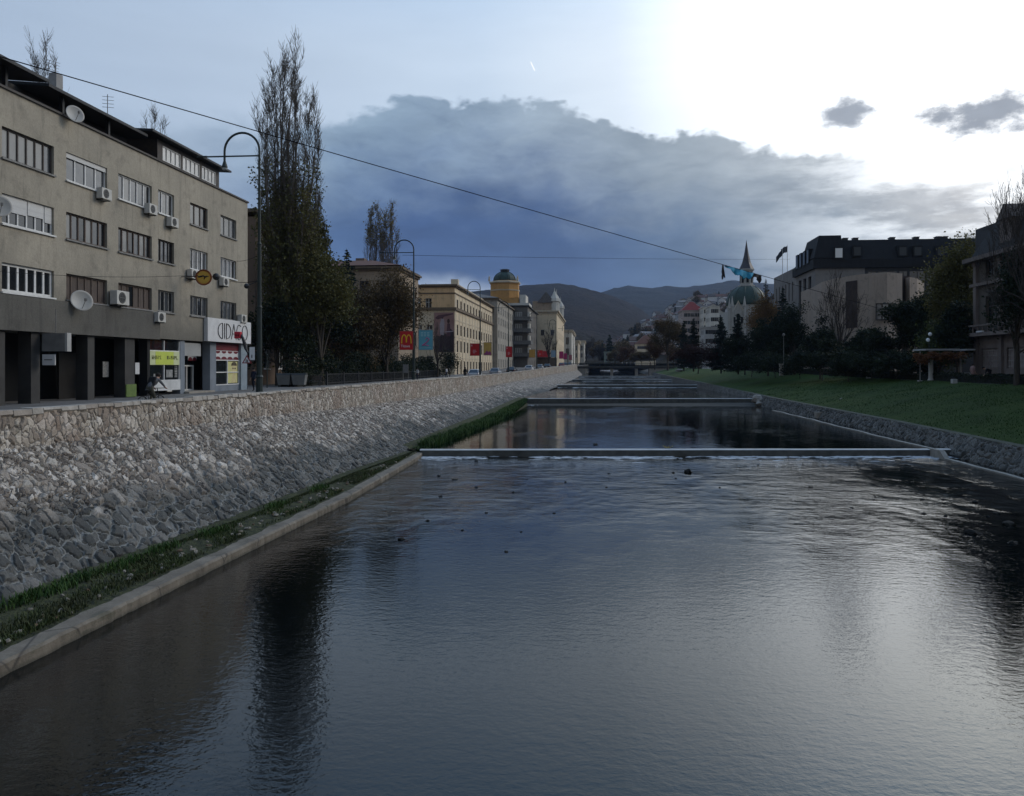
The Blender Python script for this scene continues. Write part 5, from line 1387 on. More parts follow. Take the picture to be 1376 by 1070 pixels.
def tan_palace():
    y0 = yb + 3; xl = PY(723, 430, y0).x; xr = PY(748, 430, y0).x; zt = PY(735, 418, y0).z; y1 = PX(758, 440, xr).y
    b = simple_block('ornate_palace', 'tall tan palace with ornate corner turrets and a slate attic further along the left row', xl - 3, xr, y0, y1, 5.2, zt, M_yel2, grid_ops(y0 + 2, y1 - 2, 7, 1.6, [(7, 9.5), (11.5, 14), (16, 18.4)]), [(xl + 1, xl + 2.2, 16.5, 18.5), (xr - 2.2, xr - 1, 16.5, 18.5)], cornice=[(zt - 1.0, .4, .3), (zt - .3, .45, .8)], corm=M_cornc, winkw=dict(fm=M_fgrey), roof=(-.5, 4.2), roofm=M_tilepale)
    za = zt + 3.6
    mb = MB(); mb.box(xl - 2, xr - .3, y0 + .3, y0 + 9, zt + .15, za); mb.build('attic', M_brown2, b)
    for x, dy, s in ((xr - .8, 1.2, 1.0), (xr - .4, 7, .9), (xr - .2, (y1 - y0) * .55, .9)):
        mb = MB(); zz = zt + .15
        mb.lathe([(1.5 * s, 0), (1.5 * s, 3.2), (1.9 * s, 3.4), (1.7 * s, 4.4), (.9 * s, 5.6), (.15, 7.2 * s), (.05, 8.2)], (x, y0 + dy, zz), 8); mb.build('turret', M_cream, b)
    mb = MB(); xm = (xl + xr) / 2 - .5
    mb.add([(xm - 3.2, y0 - .1, za - .6), (xm + 3.2, y0 - .1, za - .6), (xm, y0 - .1, za + 3.4), (xm - 3.2, y0 + 5, za - .6), (xm + 3.2, y0 + 5, za - .6), (xm, y0 + 5, za + 3.4)], [(0, 1, 2), (3, 5, 4), (0, 2, 5, 3), (1, 4, 5, 2)]); mb.build('gable', M_tilepale, b)
    mb = MB(); mb.box(xl - 3.3, xr + .06, y0 - .08, y0 - .02, 5.2, 8.4); mb.build('ground_floor_band', M_corn, b)
    return y1, xr
yt, xt = tan_palace()
k0 = yt + 6
for (u0, u1, ue, v, dy, mt, lab) in [(757, 768, 773.5, 444, 6, M_cream, 'pale house with a flat parapet right of the tan palace'), (772, 777, 783, 458, 70, M_cornc, 'narrow cream house far down the left row'), (778, 785, 789, 458.5, 120, M_cream, 'last small pale house at the far end of the left row')]:
    y0 = yt + dy; xl = PY(u0, 440, y0).x; xr = PY(u1, 440, y0).x; zt = PY(u1, v, y0).z; y1 = PX(ue, 450, xr).y; sz = street_z(y0)
    hh = zt - sz
    simple_block('town_house', lab, xl - 4, xr, y0, min(y1, y0 + 60), sz, zt, mt, grid_ops(y0 + 2, min(y1, y0 + 60) - 2, 5, 1.8, [(sz + hh * .36, sz + hh * .52), (sz + hh * .68, sz + hh * .84)]), [(xl + (xr - xl) * .3, xl + (xr - xl) * .7, sz + hh * .6, sz + hh * .8), (xl + (xr - xl) * .3, xl + (xr - xl) * .7, sz + hh * .3, sz + hh * .48)], cornice=[(zt - .8, .4, .5), (zt - .1, .35, .7)], corm=M_cornc, winkw=dict(fm=M_fgrey))
# ================================================================== buildings, right bank and beyond
M_beige = plaster('beige_stone', (.37, .30, .24), (.30, .245, .198), (.13, .11, .095), .3)
M_beige2 = plaster('grey_beige_stone', (.22, .205, .19), (.17, .16, .15), (.1, .095, .09), .3)
M_mans = pmat('dark_mansard_sheet', (.016, .0165, .017), (.010, .010, .011), .8, .85, .02, 3, stretch=(3, 3, .3))
M_stone = plaster('dark_stone', (.11, .095, .08), (.075, .066, .057), (.045, .04, .035), .5)
M_stone2 = plaster('brown_grey_stone', (.20, .165, .145), (.145, .12, .107), (.07, .06, .055), .4)
GZ = 3.9
def modern():
    y0 = 150.0; xc = PY(1096, 400, y0).x; xr = 82.0
    ze = PY(1096, 361, y0).z; zt = PY(1103, 322, y0).z; y1 = PX(1069, 400, xc).y
    b = wthing('modern_hotel', 'big modern building with a black mansard roof over beige stone walls on the right bank', 'building', (xc + 15, y0 + 10, GZ))
    fF = front_face(y0); fS = bank_face(xc)
    ux = lambda u, v=400, yy=y0: PY(u, v, yy).x
    fo = [(ux(a), ux(b_), ze - 7, ze - .6) for a, b_ in ((1166, 1178), (1180, 1192), (1194, 1206), (1208, 1220), (1222, 1244), (1246, 1258), (1260, 1272), (1274, 1284))]
    so = [(y0 + 3 + k * (y1 - y0 - 4) / 3, y0 + 5 + k * (y1 - y0 - 4) / 3, ze - 8, ze - 1) for k in range(3)]
    mb = MB(); wall_open(mb, fF, xc, ux(1162), GZ, ze, [], .4); wall_open(mb, fF, ux(1162), xr, GZ, ze, fo, .2, mi=1); wall_open(mb, fS, y0, y1, GZ, ze, so, .4); mb.quad((xr, y0, GZ), (xr, y1, GZ), (xr, y1, ze), (xr, y0, ze)); mb.quad((xc, y1, GZ), (xr, y1, GZ), (xr, y1, ze), (xc, y1, ze))
    mb.build('wall', [M_beige2, pmat('dark_glazed_band', (.022, .024, .026), (.013, .014, .016), 1, .5)], b)
    for o in fo: window(b, fF, *o, .16, 2, 3, fm=M_metal, pm=M_glass, sill=False, bar=.09)
    for o in so: window(b, fS, *o, .36, 2, 3, fm=M_metal, pm=M_glass, sill=False, bar=.09)
    mb = MB(); e = .5
    xtl = PY(1103, 322, y0 + 1.2).x
    base = [(xc - e, y0 - e, ze), (xr, y0 - e, ze), (xr, y1 + e, ze), (xc - e, y1 + e, ze)]
    midz = ze + (zt - ze) * .3
    mid = [(xc - e, y0 - e, midz), (xr, y0 - e, midz), (xr, y1 + e, midz), (xc - e, y1 + e, midz)]
    top = [(xtl + 1.6, y0 + 1.2, zt), (xr, y0 + 1.2, zt), (xr, y1 - 2, zt), (xtl + 1.6, y1 - 2, zt)]
    mb.hexa(base, mid); mb.hexa([(p[0], p[1], p[2] + .004) for p in mid], top)
    mb.build('mansard_roof', M_mans, b)
    mb = MB(); z3 = PY(1103, 316, y0).z; xa, xb_ = ux(1102), ux(1131.5)
    mb.hexa([(xc - e + .02, y0 - e - .06, midz + .3), (xb_, y0 - e - .06, midz + .3), (xb_, y0 + 9, midz + .3), (xc - e + .02, y0 + 9, midz + .3)], [(xa, y0 + .6, z3), (xb_, y0 + .6, z3), (xb_, y0 + 9, z3), (xa, y0 + 9, z3)]); mb.build('corner_turret', M_mans, b)
    def dorm(u0, u1, v0, v1, pale):
        a, b_ = ux(u0, 340), ux(u1, 340); za, zb2 = PY(u0, v1, y0).z, PY(u0, v0, y0).z
        m = MB(); m.box(a - .25, b_ + .25, y0 - .68, y0 + 1.5, za - .2, zb2 + .25); m.mi = 1; m.quad((a, y0 - .685, za), (b_, y0 - .685, za), (b_, y0 - .685, zb2), (a, y0 - .685, zb2))
        m.build('dormer_window', [M_mans, pale], b)
    sky = glass_mat('skylight_glass_sky_painted', (.62, .62, .6), .05, 1.0); gg = glass_mat('dormer_glass', (.03, .036, .038), .3, .3)  # first pane's pale colour is the sky's reflection painted in
    dorm(1121, 1130.5, 334.5, 347, sky)
    for u in (1146, 1207, 1227, 1258, 1279): dorm(u, u + 9, 333, 344, gg)
    for u in (1138, 1152, 1202, 1235, 1265, 1274):
        m = MB(); a = ux(u, 320); m.box(a, a + .8, y0 + 2, y0 + 3.2, zt, zt + .45); m.box(a - .1, a + .9, y0 + 1.9, y0 + 3.3, zt + .45, zt + .55); m.build('roof_vent', M_metal, b)
    for k in range(4):
        y = y0 + 2.4 + k * (y1 - y0 - 4) / 4; m = MB(); m.box(xc - e - .12, xc + 1, y, y + 1.6, ze + 1.2, midz + 2.4); m.mi = 1; m.quad((xc - e - .125, y + .2, ze + 1.4), (xc - e - .125, y + 1.4, ze + 1.4), (xc - e - .125, y + 1.4, midz + 2.2), (xc - e - .125, y + .2, midz + 2.2)); m.build('dormer_window', [M_mans, gg], b)
    # curved stone wing in front
    zt2 = PY(1191, 367, 121).z; pts = [(1090, 143), (1104, 133), (1124, 127), (1150, 123), (1172, 121), (1192, 120), (1212.5, 122)]
    def wing(pts, zt2, name, mat):
        P3 = [PY(u, 400, y) for u, y in pts]; m = MB()
        for p, q in zip(P3[:-1], P3[1:]):
            m.quad((p.x, p.y, GZ), (q.x, q.y, GZ), (q.x, q.y, zt2), (p.x, p.y, zt2))
        L_ = P3[-1]; F_ = P3[0]
        m.quad((L_.x, L_.y, GZ), (L_.x + 1.2, y0 - .1, GZ), (L_.x + 1.2, y0 - .1, zt2), (L_.x, L_.y, zt2))
        n = len(P3); m.add([(p.x, p.y, zt2) for p in P3] + [(L_.x + 1.2, y0 - .1, zt2), (F_.x, y0 - .1, zt2)], [tuple(range(n + 2))])
        m.quad((F_.x, F_.y, GZ), (F_.x, y0 - .1, GZ), (F_.x, y0 - .1, zt2), (F_.x, F_.y, zt2))
        return m.build(name, mat, b)
    wing(pts, zt2, 'stone_wing', M_beige)
    wing([(1213.3, 124), (1222, 124.5)], PY(1215, 369.5, 123).z, 'dark_slot', pmat('dark_brown_slot', (.05, .035, .03), (.03, .022, .02), 2, .8))
    wing([(1222.5, 122.5), (1232, 124), (1241.5, 131)], PY(1230, 373, 123).z, 'stone_wing', M_beige)
    m = MB(); a, b_ = PY(1139, 400, 124).x, PY(1151, 400, 123).x; m.hexa([(a, 124.75, PY(1139, 441, 124).z), (b_, 122.72, PY(1139, 441, 124).z), (b_, 122.95, PY(1139, 441, 124).z), (a, 124.95, PY(1139, 441, 124).z)], [(a, 124.75, PY(1139, 378, 124).z), (b_, 122.72, PY(1139, 378, 124).z), (b_, 122.95, PY(1139, 378, 124).z), (a, 124.95, PY(1139, 378, 124).z)]); m.build('dark_slot', MATS['dark_brown_slot'], b)
    fW = front_face(120.4); a, b_ = PY(1174.5, 420, 120.4).x, PY(1201, 420, 120.4).x; z0w, z1w = PY(1180, 431, 120.4).z, PY(1180, 408, 120.4).z
    fW = front_face(119.7)
    window(b, fW, a, b_, z0w, z1w, .1, 3, 2, fm=M_fdark, pm=M_glassg, sill=False, bar=.18, detail=True, pale=[0, 1, 2])  # middle pane coloured pale as a painted bright reflection
    # river side wing
    yb0, yb1 = y1 + .02, PX(1040, 400, xc).y; zt3 = PX(1069, 359.5, xc).z
    ops = grid_ops(yb0 + 1, yb1 - 1, 6, .9, [(zt3 - 6.5, zt3 - 2.6)])
    m = MB(); wall_open(m, fS, yb0, yb1, GZ, zt3, ops, .3, -.0); m.quad((xc, yb0, zt3), (xc + 18, yb0, zt3), (xc + 18, yb1, zt3), (xc, yb1, zt3)); m.build('river_wing', M_beige2, b)
    for o in ops: window(b, fS, *o, .26, 1, 2, fm=M_metal, sill=False)
    m = MB(); m.box(xc + 6, xc + 9, y0 - 6, y0 - 3, zt2 + .01, zt2 + 1.6); m.build('roof_plant', M_beige2, b)
modern()
def right_palace():
    X0 = 38.0; y1 = PX(1309, 400, X0).y; y0 = 40.0; zt = PX(1309, 322, X0).z + .6
    b = wthing('stone_palace', 'dark ornate stone palace at the right edge with balcony and barred ground floor', 'building', (X0 + 6, 62, GZ))
    fS = bank_face(X0); zb = PX(1312, 449, X0).z; zg0, zg1 = PX(1312, 499, X0).z, PX(1312, 466.5, X0).z
    n = 9
    ops = grid_ops(y0 + .5, y1 - .7, n, 1.5, [(zb + 1.0, zb + 3.6), (zb + 5.6, zb + 8.0)])
    g = grid_ops(y0 + .5, y1 - .7, n, 3.2, [(zg0 + .3, zg1 - .2)])
    mb = MB(); wall_open(mb, fS, y0, y1, GZ, zb, g, .35, mi=1); wall_open(mb, fS, y0, y1, zb, zt - 2.2, ops, .35)
    mb.quad((X0, y1, GZ), (X0 + 14, y1, GZ), (X0 + 14, y1, zt - 2.2), (X0, y1, zt - 2.2)); mb.quad((X0, y0, GZ), (X0 + 14, y0, GZ), (X0 + 14, y0, zt - 2.2), (X0, y0, zt - 2.2)); mb.quad((X0, y0, zt - 2.2), (X0 + 14, y0, zt - 2.2), (X0 + 14, y1, zt - 2.2), (X0, y1, zt - 2.2))
    mb.build('wall', [M_stone, M_stone2], b)
    for o in ops: window(b, fS, *o, .3, 2, 2, fm=M_fbrown, sill=True)
    for o in g:
        m = MB(); obox(m, fS, o[0], o[1], -.34, -.3, o[2], o[3]); w = m.build('barred_opening', pmat('pinkish_screen', (.40, .32, .295), (.3, .245, .225), 2, .8), b)
        m = MB()
        for k in range(9): a = o[0] + .15 + (o[1] - o[0] - .3) * k / 8; obox(m, fS, a - .03, a + .03, -.2, -.14, o[2], o[3])
        for k in range(4): z = o[2] + .2 + (o[3] - o[2] - .4) * k / 3; obox(m, fS, o[0], o[1], -.21, -.15, z - .03, z + .03)
        q = m.build('grille', pmat('pale_grille', (.40, .36, .33), (.3, .27, .25), 2, .6), None, loc=tuple(b.location)); q.parent = w; q.location = (0, 0, 0)
    for k in range(n + 1):
        mb = MB(); a = y0 + .5 + (y1 - y0 - 1.2) * k / n
        obox(mb, fS, a - .28, a + .28, .003, .3, zb + .5, zt - 3.0); obox(mb, fS, a - .36, a + .36, .004, .4, zt - 3.4, zt - 3.0); obox(mb, fS, a - .36, a + .36, .004, .4, zb + .45, zb + .9)
        obox(mb, fS, a - .3, a + .3, .003, .25, GZ, zb - .3)
        mb.build('pilaster', M_stone2, b)
    mb = MB()
    obox(mb, fS, y0, y1 + .5, .0, 1.0, zb - .3, zb + .05); obox(mb, fS, y0, y1 + .6, .0, .9, zt - 3.0, zt - 2.6); obox(mb, fS, y0, y1 + .3, .002, .35, zb + 4.7, zb + 5.0)
    mb.build('cornice', M_stone2, b)
    mb = MB()
    for k in range(44): a = y0 + (y1 - y0) * (k + .5) / 44; mb.lathe([(.05, 0), (.09, .25), (.05, .5), (.05, .62)], fS.p(a, .8, zb + .051), 6)
    obox(mb, fS, y0, y1 + .4, .7, .95, zb + .67, zb + .82)
    mb.build('balustrade', M_stone2, b)
    mb = MB(); zz = zt - 2.6
    mb.hexa([(X0 - .3, y0, zz), (X0 + 14, y0, zz), (X0 + 14, y1 + .3, zz), (X0 - .3, y1 + .3, zz)], [(X0 + 1.6, y0, zt + 1.4), (X0 + 12, y0, zt + 1.4), (X0 + 12, y1 - 1.8, zt + 1.4), (X0 + 1.6, y1 - 1.8, zt + 1.4)]); mb.build('roof', pmat('dark_slate', (.018, .017, .017), (.011, .0105, .01), 2, .8, .03, 8), b)
    for k in range(4):
        y = y1 - 6 - k * 9; mb = MB(); mb.box(X0 + .1, X0 + 2.6, y - 1.1, y + 1.1, zz + .2, zz + 3.0); mb.prism([(X0 - .1, y - 1.4, zz + 3.0), (X0 - .1, y + 1.4, zz + 3.0), (X0 - .1, y, zz + 4.4)], None, (2.8, 0, 0)); mb.build('dormer', M_stone2, b)
    p = PX(1343, 302, X0 + 4); mb = MB(); mb.box(X0 + 3, X0 + 5.5, PX(1364, 302, X0 + 4).y, PX(1324, 302, X0 + 4).y, zt - 1, p.z); mb.build('roof_block', M_roofd, b)
    mb = MB(); p = PX(1315, 446.5, X0 - .9); mb.box(p.x - .1, p.x + .1, p.y - .9, p.y + .3, p.z - .12, p.z + .12); tag(mb.build('flood_light', M_wpan, loc=(p.x, p.y, p.z)), 'small pale floodlight on the balcony edge of the stone palace', 'lamp')
right_palace()
def church():
    M_cream = plaster('church_white', (.40, .385, .35), (.32, .31, .28), (.2, .19, .17), .35)
    yc = 250.0; c = PY(1003, 400, yc); k = yc / F * 1.0 / 1.025 * 1.0
    px = lambda n: n * k
    zf = lambda v: PY(1003, v, yc).z
    b = wthing('domed_church', 'white church with a green dome, slender lantern spire and pinnacles among the conifers', 'church', (c.x, yc, GZ))
    zb = zf(420); hw = px(29)
    mb = MB(); fF = front_face(yc - hw)
    ops = [(c.x - hw * .55 + j * hw * .28 - .5, c.x - hw * .55 + j * hw * .28 + .5, zf(436), zf(425)) for j in range(5)]
    wall_open(mb, fF, c.x - hw, c.x + hw, GZ, zb, ops, .4); mb.quad((c.x - hw, yc - hw, GZ), (c.x - hw, yc + hw, GZ), (c.x - hw, yc + hw, zb), (c.x - hw, yc - hw, zb)); mb.quad((c.x + hw, yc - hw, GZ), (c.x + hw, yc + hw, GZ), (c.x + hw, yc + hw, zb), (c.x + hw, yc - hw, zb)); mb.quad((c.x - hw, yc - hw, zb), (c.x + hw, yc - hw, zb), (c.x + hw, yc + hw, zb), (c.x - hw, yc + hw, zb))
    mb.build('wall', M_cream, b)
    for o in ops: window(b, fF, *o, .35, 1, 1, fm=M_fgrey, sill=False)
    R = px(25.5); prof = []
    mb = MB(); mb.lathe([(R * 1.0, zb), (R * 1.02, zf(411))], (c.x, yc, 0), 12); mb.build('drum', M_cream, b)
    zd0, zd1 = zf(411), zf(384)
    for i in range(11): th = math.pi / 2 * i / 10; prof.append((R * 1.04 * math.cos(th) ** .85 + .05, zd0 + (zd1 - zd0) * math.sin(th)))
    mb = MB(); mb.lathe(prof, (c.x, yc, 0), 24); mb.build('dome', M_green, b, smooth=True)
    mb = MB()
    for j in range(12):
        a = 2 * math.pi * (j + .5) / 12; mb.tube([(c.x + math.cos(a) * r * 1.005, yc + math.sin(a) * r * 1.005, z) for r, z in prof], .1, 4)
    mb.build('dome_rib', M_green, b)
    r = px(9.5); zl0, zl1 = zf(385.5), zf(362)
    mb = MB(); mb.lathe([(r * 1.15, zl0 - .6), (r * 1.15, zl0 + .4), (r * .92, zl0 + .5), (r * .92, zl1 - .5), (r * 1.1, zl1 - .4), (r * 1.1, zl1)], (c.x, yc, 0), 8); mb.build('lantern', M_cream, b)
    mb = MB()
    for j in range(8):
        a = 2 * math.pi * j / 8 ; ca, sa = math.cos(a), math.sin(a); t = Vector((-sa, ca, 0)); q = Vector((c.x + ca * r * .875, yc + sa * r * .875, 0)); w = r * .16; z0_, z1_ = zl0 + 1.1, zl1 - .9
        mb.hexa([q - t * w + Vector((0, 0, z0_)), q + t * w + Vector((0, 0, z0_)), q + t * w + Vector((ca * .06, sa * .06, z0_)), q - t * w + Vector((ca * .06, sa * .06, z0_))], [q - t * w + Vector((0, 0, z1_)), q + t * w + Vector((0, 0, z1_)), q + t * w + Vector((ca * .06, sa * .06, z1_)), q - t * w + Vector((ca * .06, sa * .06, z1_))])
    mb.build('lantern_opening', M_dark, b)
    mb = MB(); zs = zf(323); mb.lathe([(r * 1.05, zl1), (r * .62, zl1 + (zs - zl1) * .22), (r * .34, zl1 + (zs - zl1) * .5), (r * .1, zl1 + (zs - zl1) * .85), (.04, zs)], (c.x, yc, 0), 8); mb.build('spire', pmat('spire_sheet', (.065, .06, .065), (.035, .033, .037), 2, .5), b)
    # gabled porch with pinnacles towards the camera
    yg = yc - hw - 1.2; gx0, gx1 = PY(983.5, 400, yg).x, PY(1000.5, 400, yg).x; za, zap = PY(983, 424, yg).z, PY(991, 406, yg).z
    mb = MB(); mb.prism([(gx0, yg, GZ), (gx1, yg, GZ), (gx1, yg, za), ((gx0 + gx1) / 2, yg, zap), (gx0, yg, za)], None, (0, 1.15, 0)); mb.build('gable', M_cream, b)
    mb = MB(); xm = (gx0 + gx1) / 2; mb.prism([(gx0 - .2, yg - .2, za + .05), (gx0 - .2, yg - .2, za + .4), (xm, yg - .2, zap + .45), (gx1 + .2, yg - .2, za + .4), (gx1 + .2, yg - .2, za + .05), (xm, yg - .2, zap + .08)], None, (0, .3, 0)); mb.build('gable_trim', M_cornc, b)
    for j in (-1, 0, 1):
        mb = MB(); x = xm + j * 1.1; h = 2.4 if j == 0 else 1.7; mb.box(x - .34, x + .34, yg - .02, yg - .006, za - 2.2, za - 2.2 + h); mb.build('lancet_window', M_dark, b)
    for u, v0 in ((980, 401), (983.7, 398), (1000.3, 398), (1010, 414)):
        q = PY(u, v0, yg - .1); mb = MB(); mb.lathe([(.55, 0), (.55, 1.0), (.42, 1.1), (.42, q.z - 3.2 - 12), (.55, q.z - 3.0 - 12), (.05, q.z - 12)], (q.x, yg - .3, 12), 6); mb.build('pinnacle', M_cream, b)
church()
# pale apartment blocks behind the conifers
def far_block(name, label, u0, u1, v, y, mat, depth=14, roof=None, roofm=None, nwin=4, zrow=3.1, base=GZ):
    x0, x1 = PY(u0, 450, y).x, PY(u1, 450, y).x; zt = PY(u0, v, y).z
    zs = []; z = zt - 2.4
    while z > base + 2 and len(zs) < 7: zs.append((z, z + 1.5)); z -= zrow
    return simple_block(name, label, x0, x1, y, y + depth, base, zt, mat, grid_ops(y + 1, y + depth - 1, 3, 1.3, zs), grid_ops(x0 + .6, x1 - .6, nwin, 1.3, zs), faceX='x0', roof=roof, roofm=roofm, winkw=dict(fm=M_fgrey, sill=False), cornice=[(zt - .1, .3, .3)], corm=mat)
M_pink = plaster('pink_white_plaster', (.43, .36, .33), (.36, .30, .275), (.22, .18, .16), .3)
far_block('apartment_block', 'pinkish white apartment block with a red roof behind the riverside conifers', 917, 944, 418, 330, M_pink, 16, roof=(.4, 3.6), roofm=pmat('red_roof', (.24, .04, .035), (.16, .03, .026), 2, .7), nwin=5)
far_block('apartment_block', 'pale grey side block with flat roof just right of the red roofed block', 945, 953.5, 413, 318, M_cream, 12, nwin=2)
far_block('apartment_block', 'white block with balconies left of the green domed church', 954, 967, 412, 300, M_cream, 12, nwin=3)
far_block('apartment_block', 'low white house in front of the pale blocks left of the church', 946, 976, 440, 285, plaster('white_house', (.42, .41, .39), (.35, .345, .33), (.2, .2, .19), .3), 10, nwin=6)
far_block('town_hall', 'long pale yellow building with a dark hipped roof beyond the far bridge', 855, 881, 463, 420, M_yel2, 18, roof=(.6, 4.5), roofm=M_tile, nwin=8, base=6)
far_block('town_house', 'small greyish green building at the end of the river left of the yellow one', 812, 838, 473, 460, plaster('green_grey', (.21, .25, .22), (.16, .19, .17), (.1, .12, .1), .3), 14, nwin=6, base=6)
# ---- hillside houses
def make_house(wall, roof, w, d, h, rh):
    t = thing('hill_house', 'x', 'house', (0, 0, 0))
    mb = MB(); mb.box(-w / 2, w / 2, -d / 2, d / 2, -4, h); mb.prism([(-w / 2, -d / 2, h), (w / 2, -d / 2, h), (0, -d / 2, h + rh)], None, (0, d, 0)); mb.build('wall', wall, t)
    mb = MB()
    for s in (-1, 1): mb.hexa([(s * (w / 2 + .6), -d / 2 - .5, h - .45), (0, -d / 2 - .5, h + rh + .02), (0, d / 2 + .5, h + rh + .02), (s * (w / 2 + .6), d / 2 + .5, h - .45)], [(s * (w / 2 + .6), -d / 2 - .5, h - .1), (0, -d / 2 - .5, h + rh + .4), (0, d / 2 + .5, h + rh + .4), (s * (w / 2 + .6), d / 2 + .5, h - .1)])
    mb.build('roof', roof, t)
    for k in range(3):
        for j in range(2):
            mb = MB(); x = -w / 2 + w * (k + .5) / 3; z = .9 + j * 2.8
            if z + 1.5 > h: continue
            mb.box(x - .55, x + .55, -d / 2 - .03, -d / 2 - .004, z, z + 1.4); mb.build('window', M_glass, t)
    return t
W_ = [pmat('house_white', (.62, .60, .57), (.5, .48, .46), 1, .85), pmat('house_cream', (.5, .45, .36), (.42, .37, .3), 1, .85), pmat('house_pink', (.45, .33, .28), (.38, .27, .23), 1, .85), pmat('house_grey', (.36, .36, .36), (.28, .28, .28), 1, .85)]
R_ = [pmat('house_roof_brown', (.11, .07, .055), (.07, .048, .04), 1.5, .85), pmat('house_roof_red', (.12, .055, .042), (.08, .04, .032), 1.5, .85), pmat('house_roof_dark', (.075, .06, .055), (.05, .042, .04), 1.5, .85), pmat('house_roof_grey', (.2, .19, .19), (.14, .135, .135), 1.5, .85)]
protos = [(make_house(W_[0], R_[1], 8, 10, 6, 2.6), 'small white house with a reddish roof on the far hillside'), (make_house(W_[1], R_[0], 9, 9, 5.6, 2.8), 'small cream house with a brown tiled roof on the far hillside'), (make_house(W_[2], R_[2], 7.5, 9, 6, 2.4), 'small pinkish house with a dark roof on the far hillside'), (make_house(W_[3], R_[3], 10, 12, 7, 1.8), 'small grey house with a pale grey roof on the far hillside'), (make_house(W_[0], R_[2], 8, 8, 8, 2.4), 'small tall white house with a dark roof on the far hillside')]
rh = random.Random(77); hp = []
used = [False] * 5; tries = 0
nu_, nv_ = HC.shape[0], HC.shape[1] - 1
while len(hp) < 175 and tries < 16000:
    tries += 1
    u = rh.uniform(800, 992); t = rh.uniform(.08, .99)
    i = int((u - 770) / (1500 - 770) * (nu_ - 1)); k = int(t * (nv_ - 1)); p = HC[i, k]
    X, Y, Z = map(float, p); d = Y * cT - X * sT; uu = 688 + F * (X * cT + Y * sT) / d; vv = 493 - F * (Z - H) / d
    vmin = np.interp(uu, [800, 830, 860, 880, 905, 990], [474, 458, 436, 420, 404, 402])
    if vv > 476 or (uu > 905 and vv > 432) or vv < vmin - 2: continue
    if any((X - a) ** 2 + (Y - b_) ** 2 < 12 ** 2 for a, b_, _ in hp): continue
    if rh.random() > .35 + .65 * (mnoise.noise((X * .02, Y * .02, 3)) + .5): continue
    hp.append((X, Y, Z))
for n_, (X, Y, Z) in enumerate(hp):
    k = rh.choices(range(5), [4, 3, 2, 2, 3])[0]; pr, lab = protos[k]
    o = pr if not used[k] else copy_tree(pr)
    used[k] = True
    o.location = (X, Y, Z + rh.uniform(-.5, .6)); o.rotation_euler = (0, 0, rh.uniform(-.5, .5) + rh.choice([0, math.pi / 2])); o['label'] = lab; o['group'] = 'houses scattered over the hillside'
    s = rh.uniform(.55, .95); o.scale = (s, s, s)
for k in range(5):
    if not used[k]:
        for c_ in list(protos[k][0].children): bpy.data.objects.remove(c_)
        bpy.data.objects.remove(protos[k][0])
# ================================================================== trees
def seg_arrays(segs, n):
    A = np.array([s_[0] for s_ in segs], np.float32); B = np.array([s_[1] for s_ in segs], np.float32); r0 = np.array([s_[2] for s_ in segs], np.float32)[:, None, None]; r1 = np.array([s_[3] for s_ in segs], np.float32)[:, None, None]
    t = B - A; t /= np.maximum(np.linalg.norm(t, axis=1, keepdims=True), 1e-6)
    ref = np.where(np.abs(t[:, 2:3]) > .9, np.array([[1., 0, 0]]), np.array([[0, 0, 1.]]))
    a = np.cross(t, ref); a /= np.maximum(np.linalg.norm(a, axis=1, keepdims=True), 1e-6); b = np.cross(t, a)
    th = np.arange(n) * 2 * np.pi / n
    ring = a[:, None, :] * np.cos(th)[None, :, None] + b[:, None, :] * np.sin(th)[None, :, None]
    V = np.concatenate([A[:, None, :] + ring * r0, B[:, None, :] + ring * r1], 1).reshape(-1, 3)
    k = np.arange(n); k2 = (k + 1) % n
    f = np.stack([k, k2, n + k2, n + k], -1)
    Fc = (np.arange(len(A))[:, None, None] * 2 * n + f[None]).reshape(-1, 4)
    return V, Fc
def build_branches(name, segs, mat, parent, rmin=0):
    if rmin: segs = [(a, b, max(r0, rmin), max(r1, rmin * .8)) for a, b, r0, r1 in segs]
    mb = MB()
    thick = [s_ for s_ in segs if s_[2] > .06]; thin = [s_ for s_ in segs if s_[2] <= .06]
    if thick: mb.arrays(*seg_arrays(thick, 6))
    if thin: mb.arrays(*seg_arrays(thin, 3))
    return mb.build(name, mat, parent, smooth=False)
def leaf_arrays(P, size, rng, flat=.0, elong=1.5, dirs=None):
    n = len(P); P = np.asarray(P, np.float32)
    if dirs is None:
        d = rng.normal(size=(n, 3)); 
    else: d = dirs + rng.normal(size=(n, 3)) * .35
    d /= np.linalg.norm(d, axis=1, keepdims=True)
    r = rng.normal(size=(n, 3)); s_ = np.cross(d, r); s_ /= np.maximum(np.linalg.norm(s_, axis=1, keepdims=True), 1e-6)
    L = (size * rng.uniform(.6, 1.35, n))[:, None]; W = L / elong
    nn = np.cross(d, s_)
    V = np.stack([P - d * L * .5, P + s_ * W * .5 + nn * L * .1, P + d * L * .5, P - s_ * W * .5 + nn * L * .1], 1).reshape(-1, 3)
    return V, np.arange(n * 4).reshape(-1, 4)
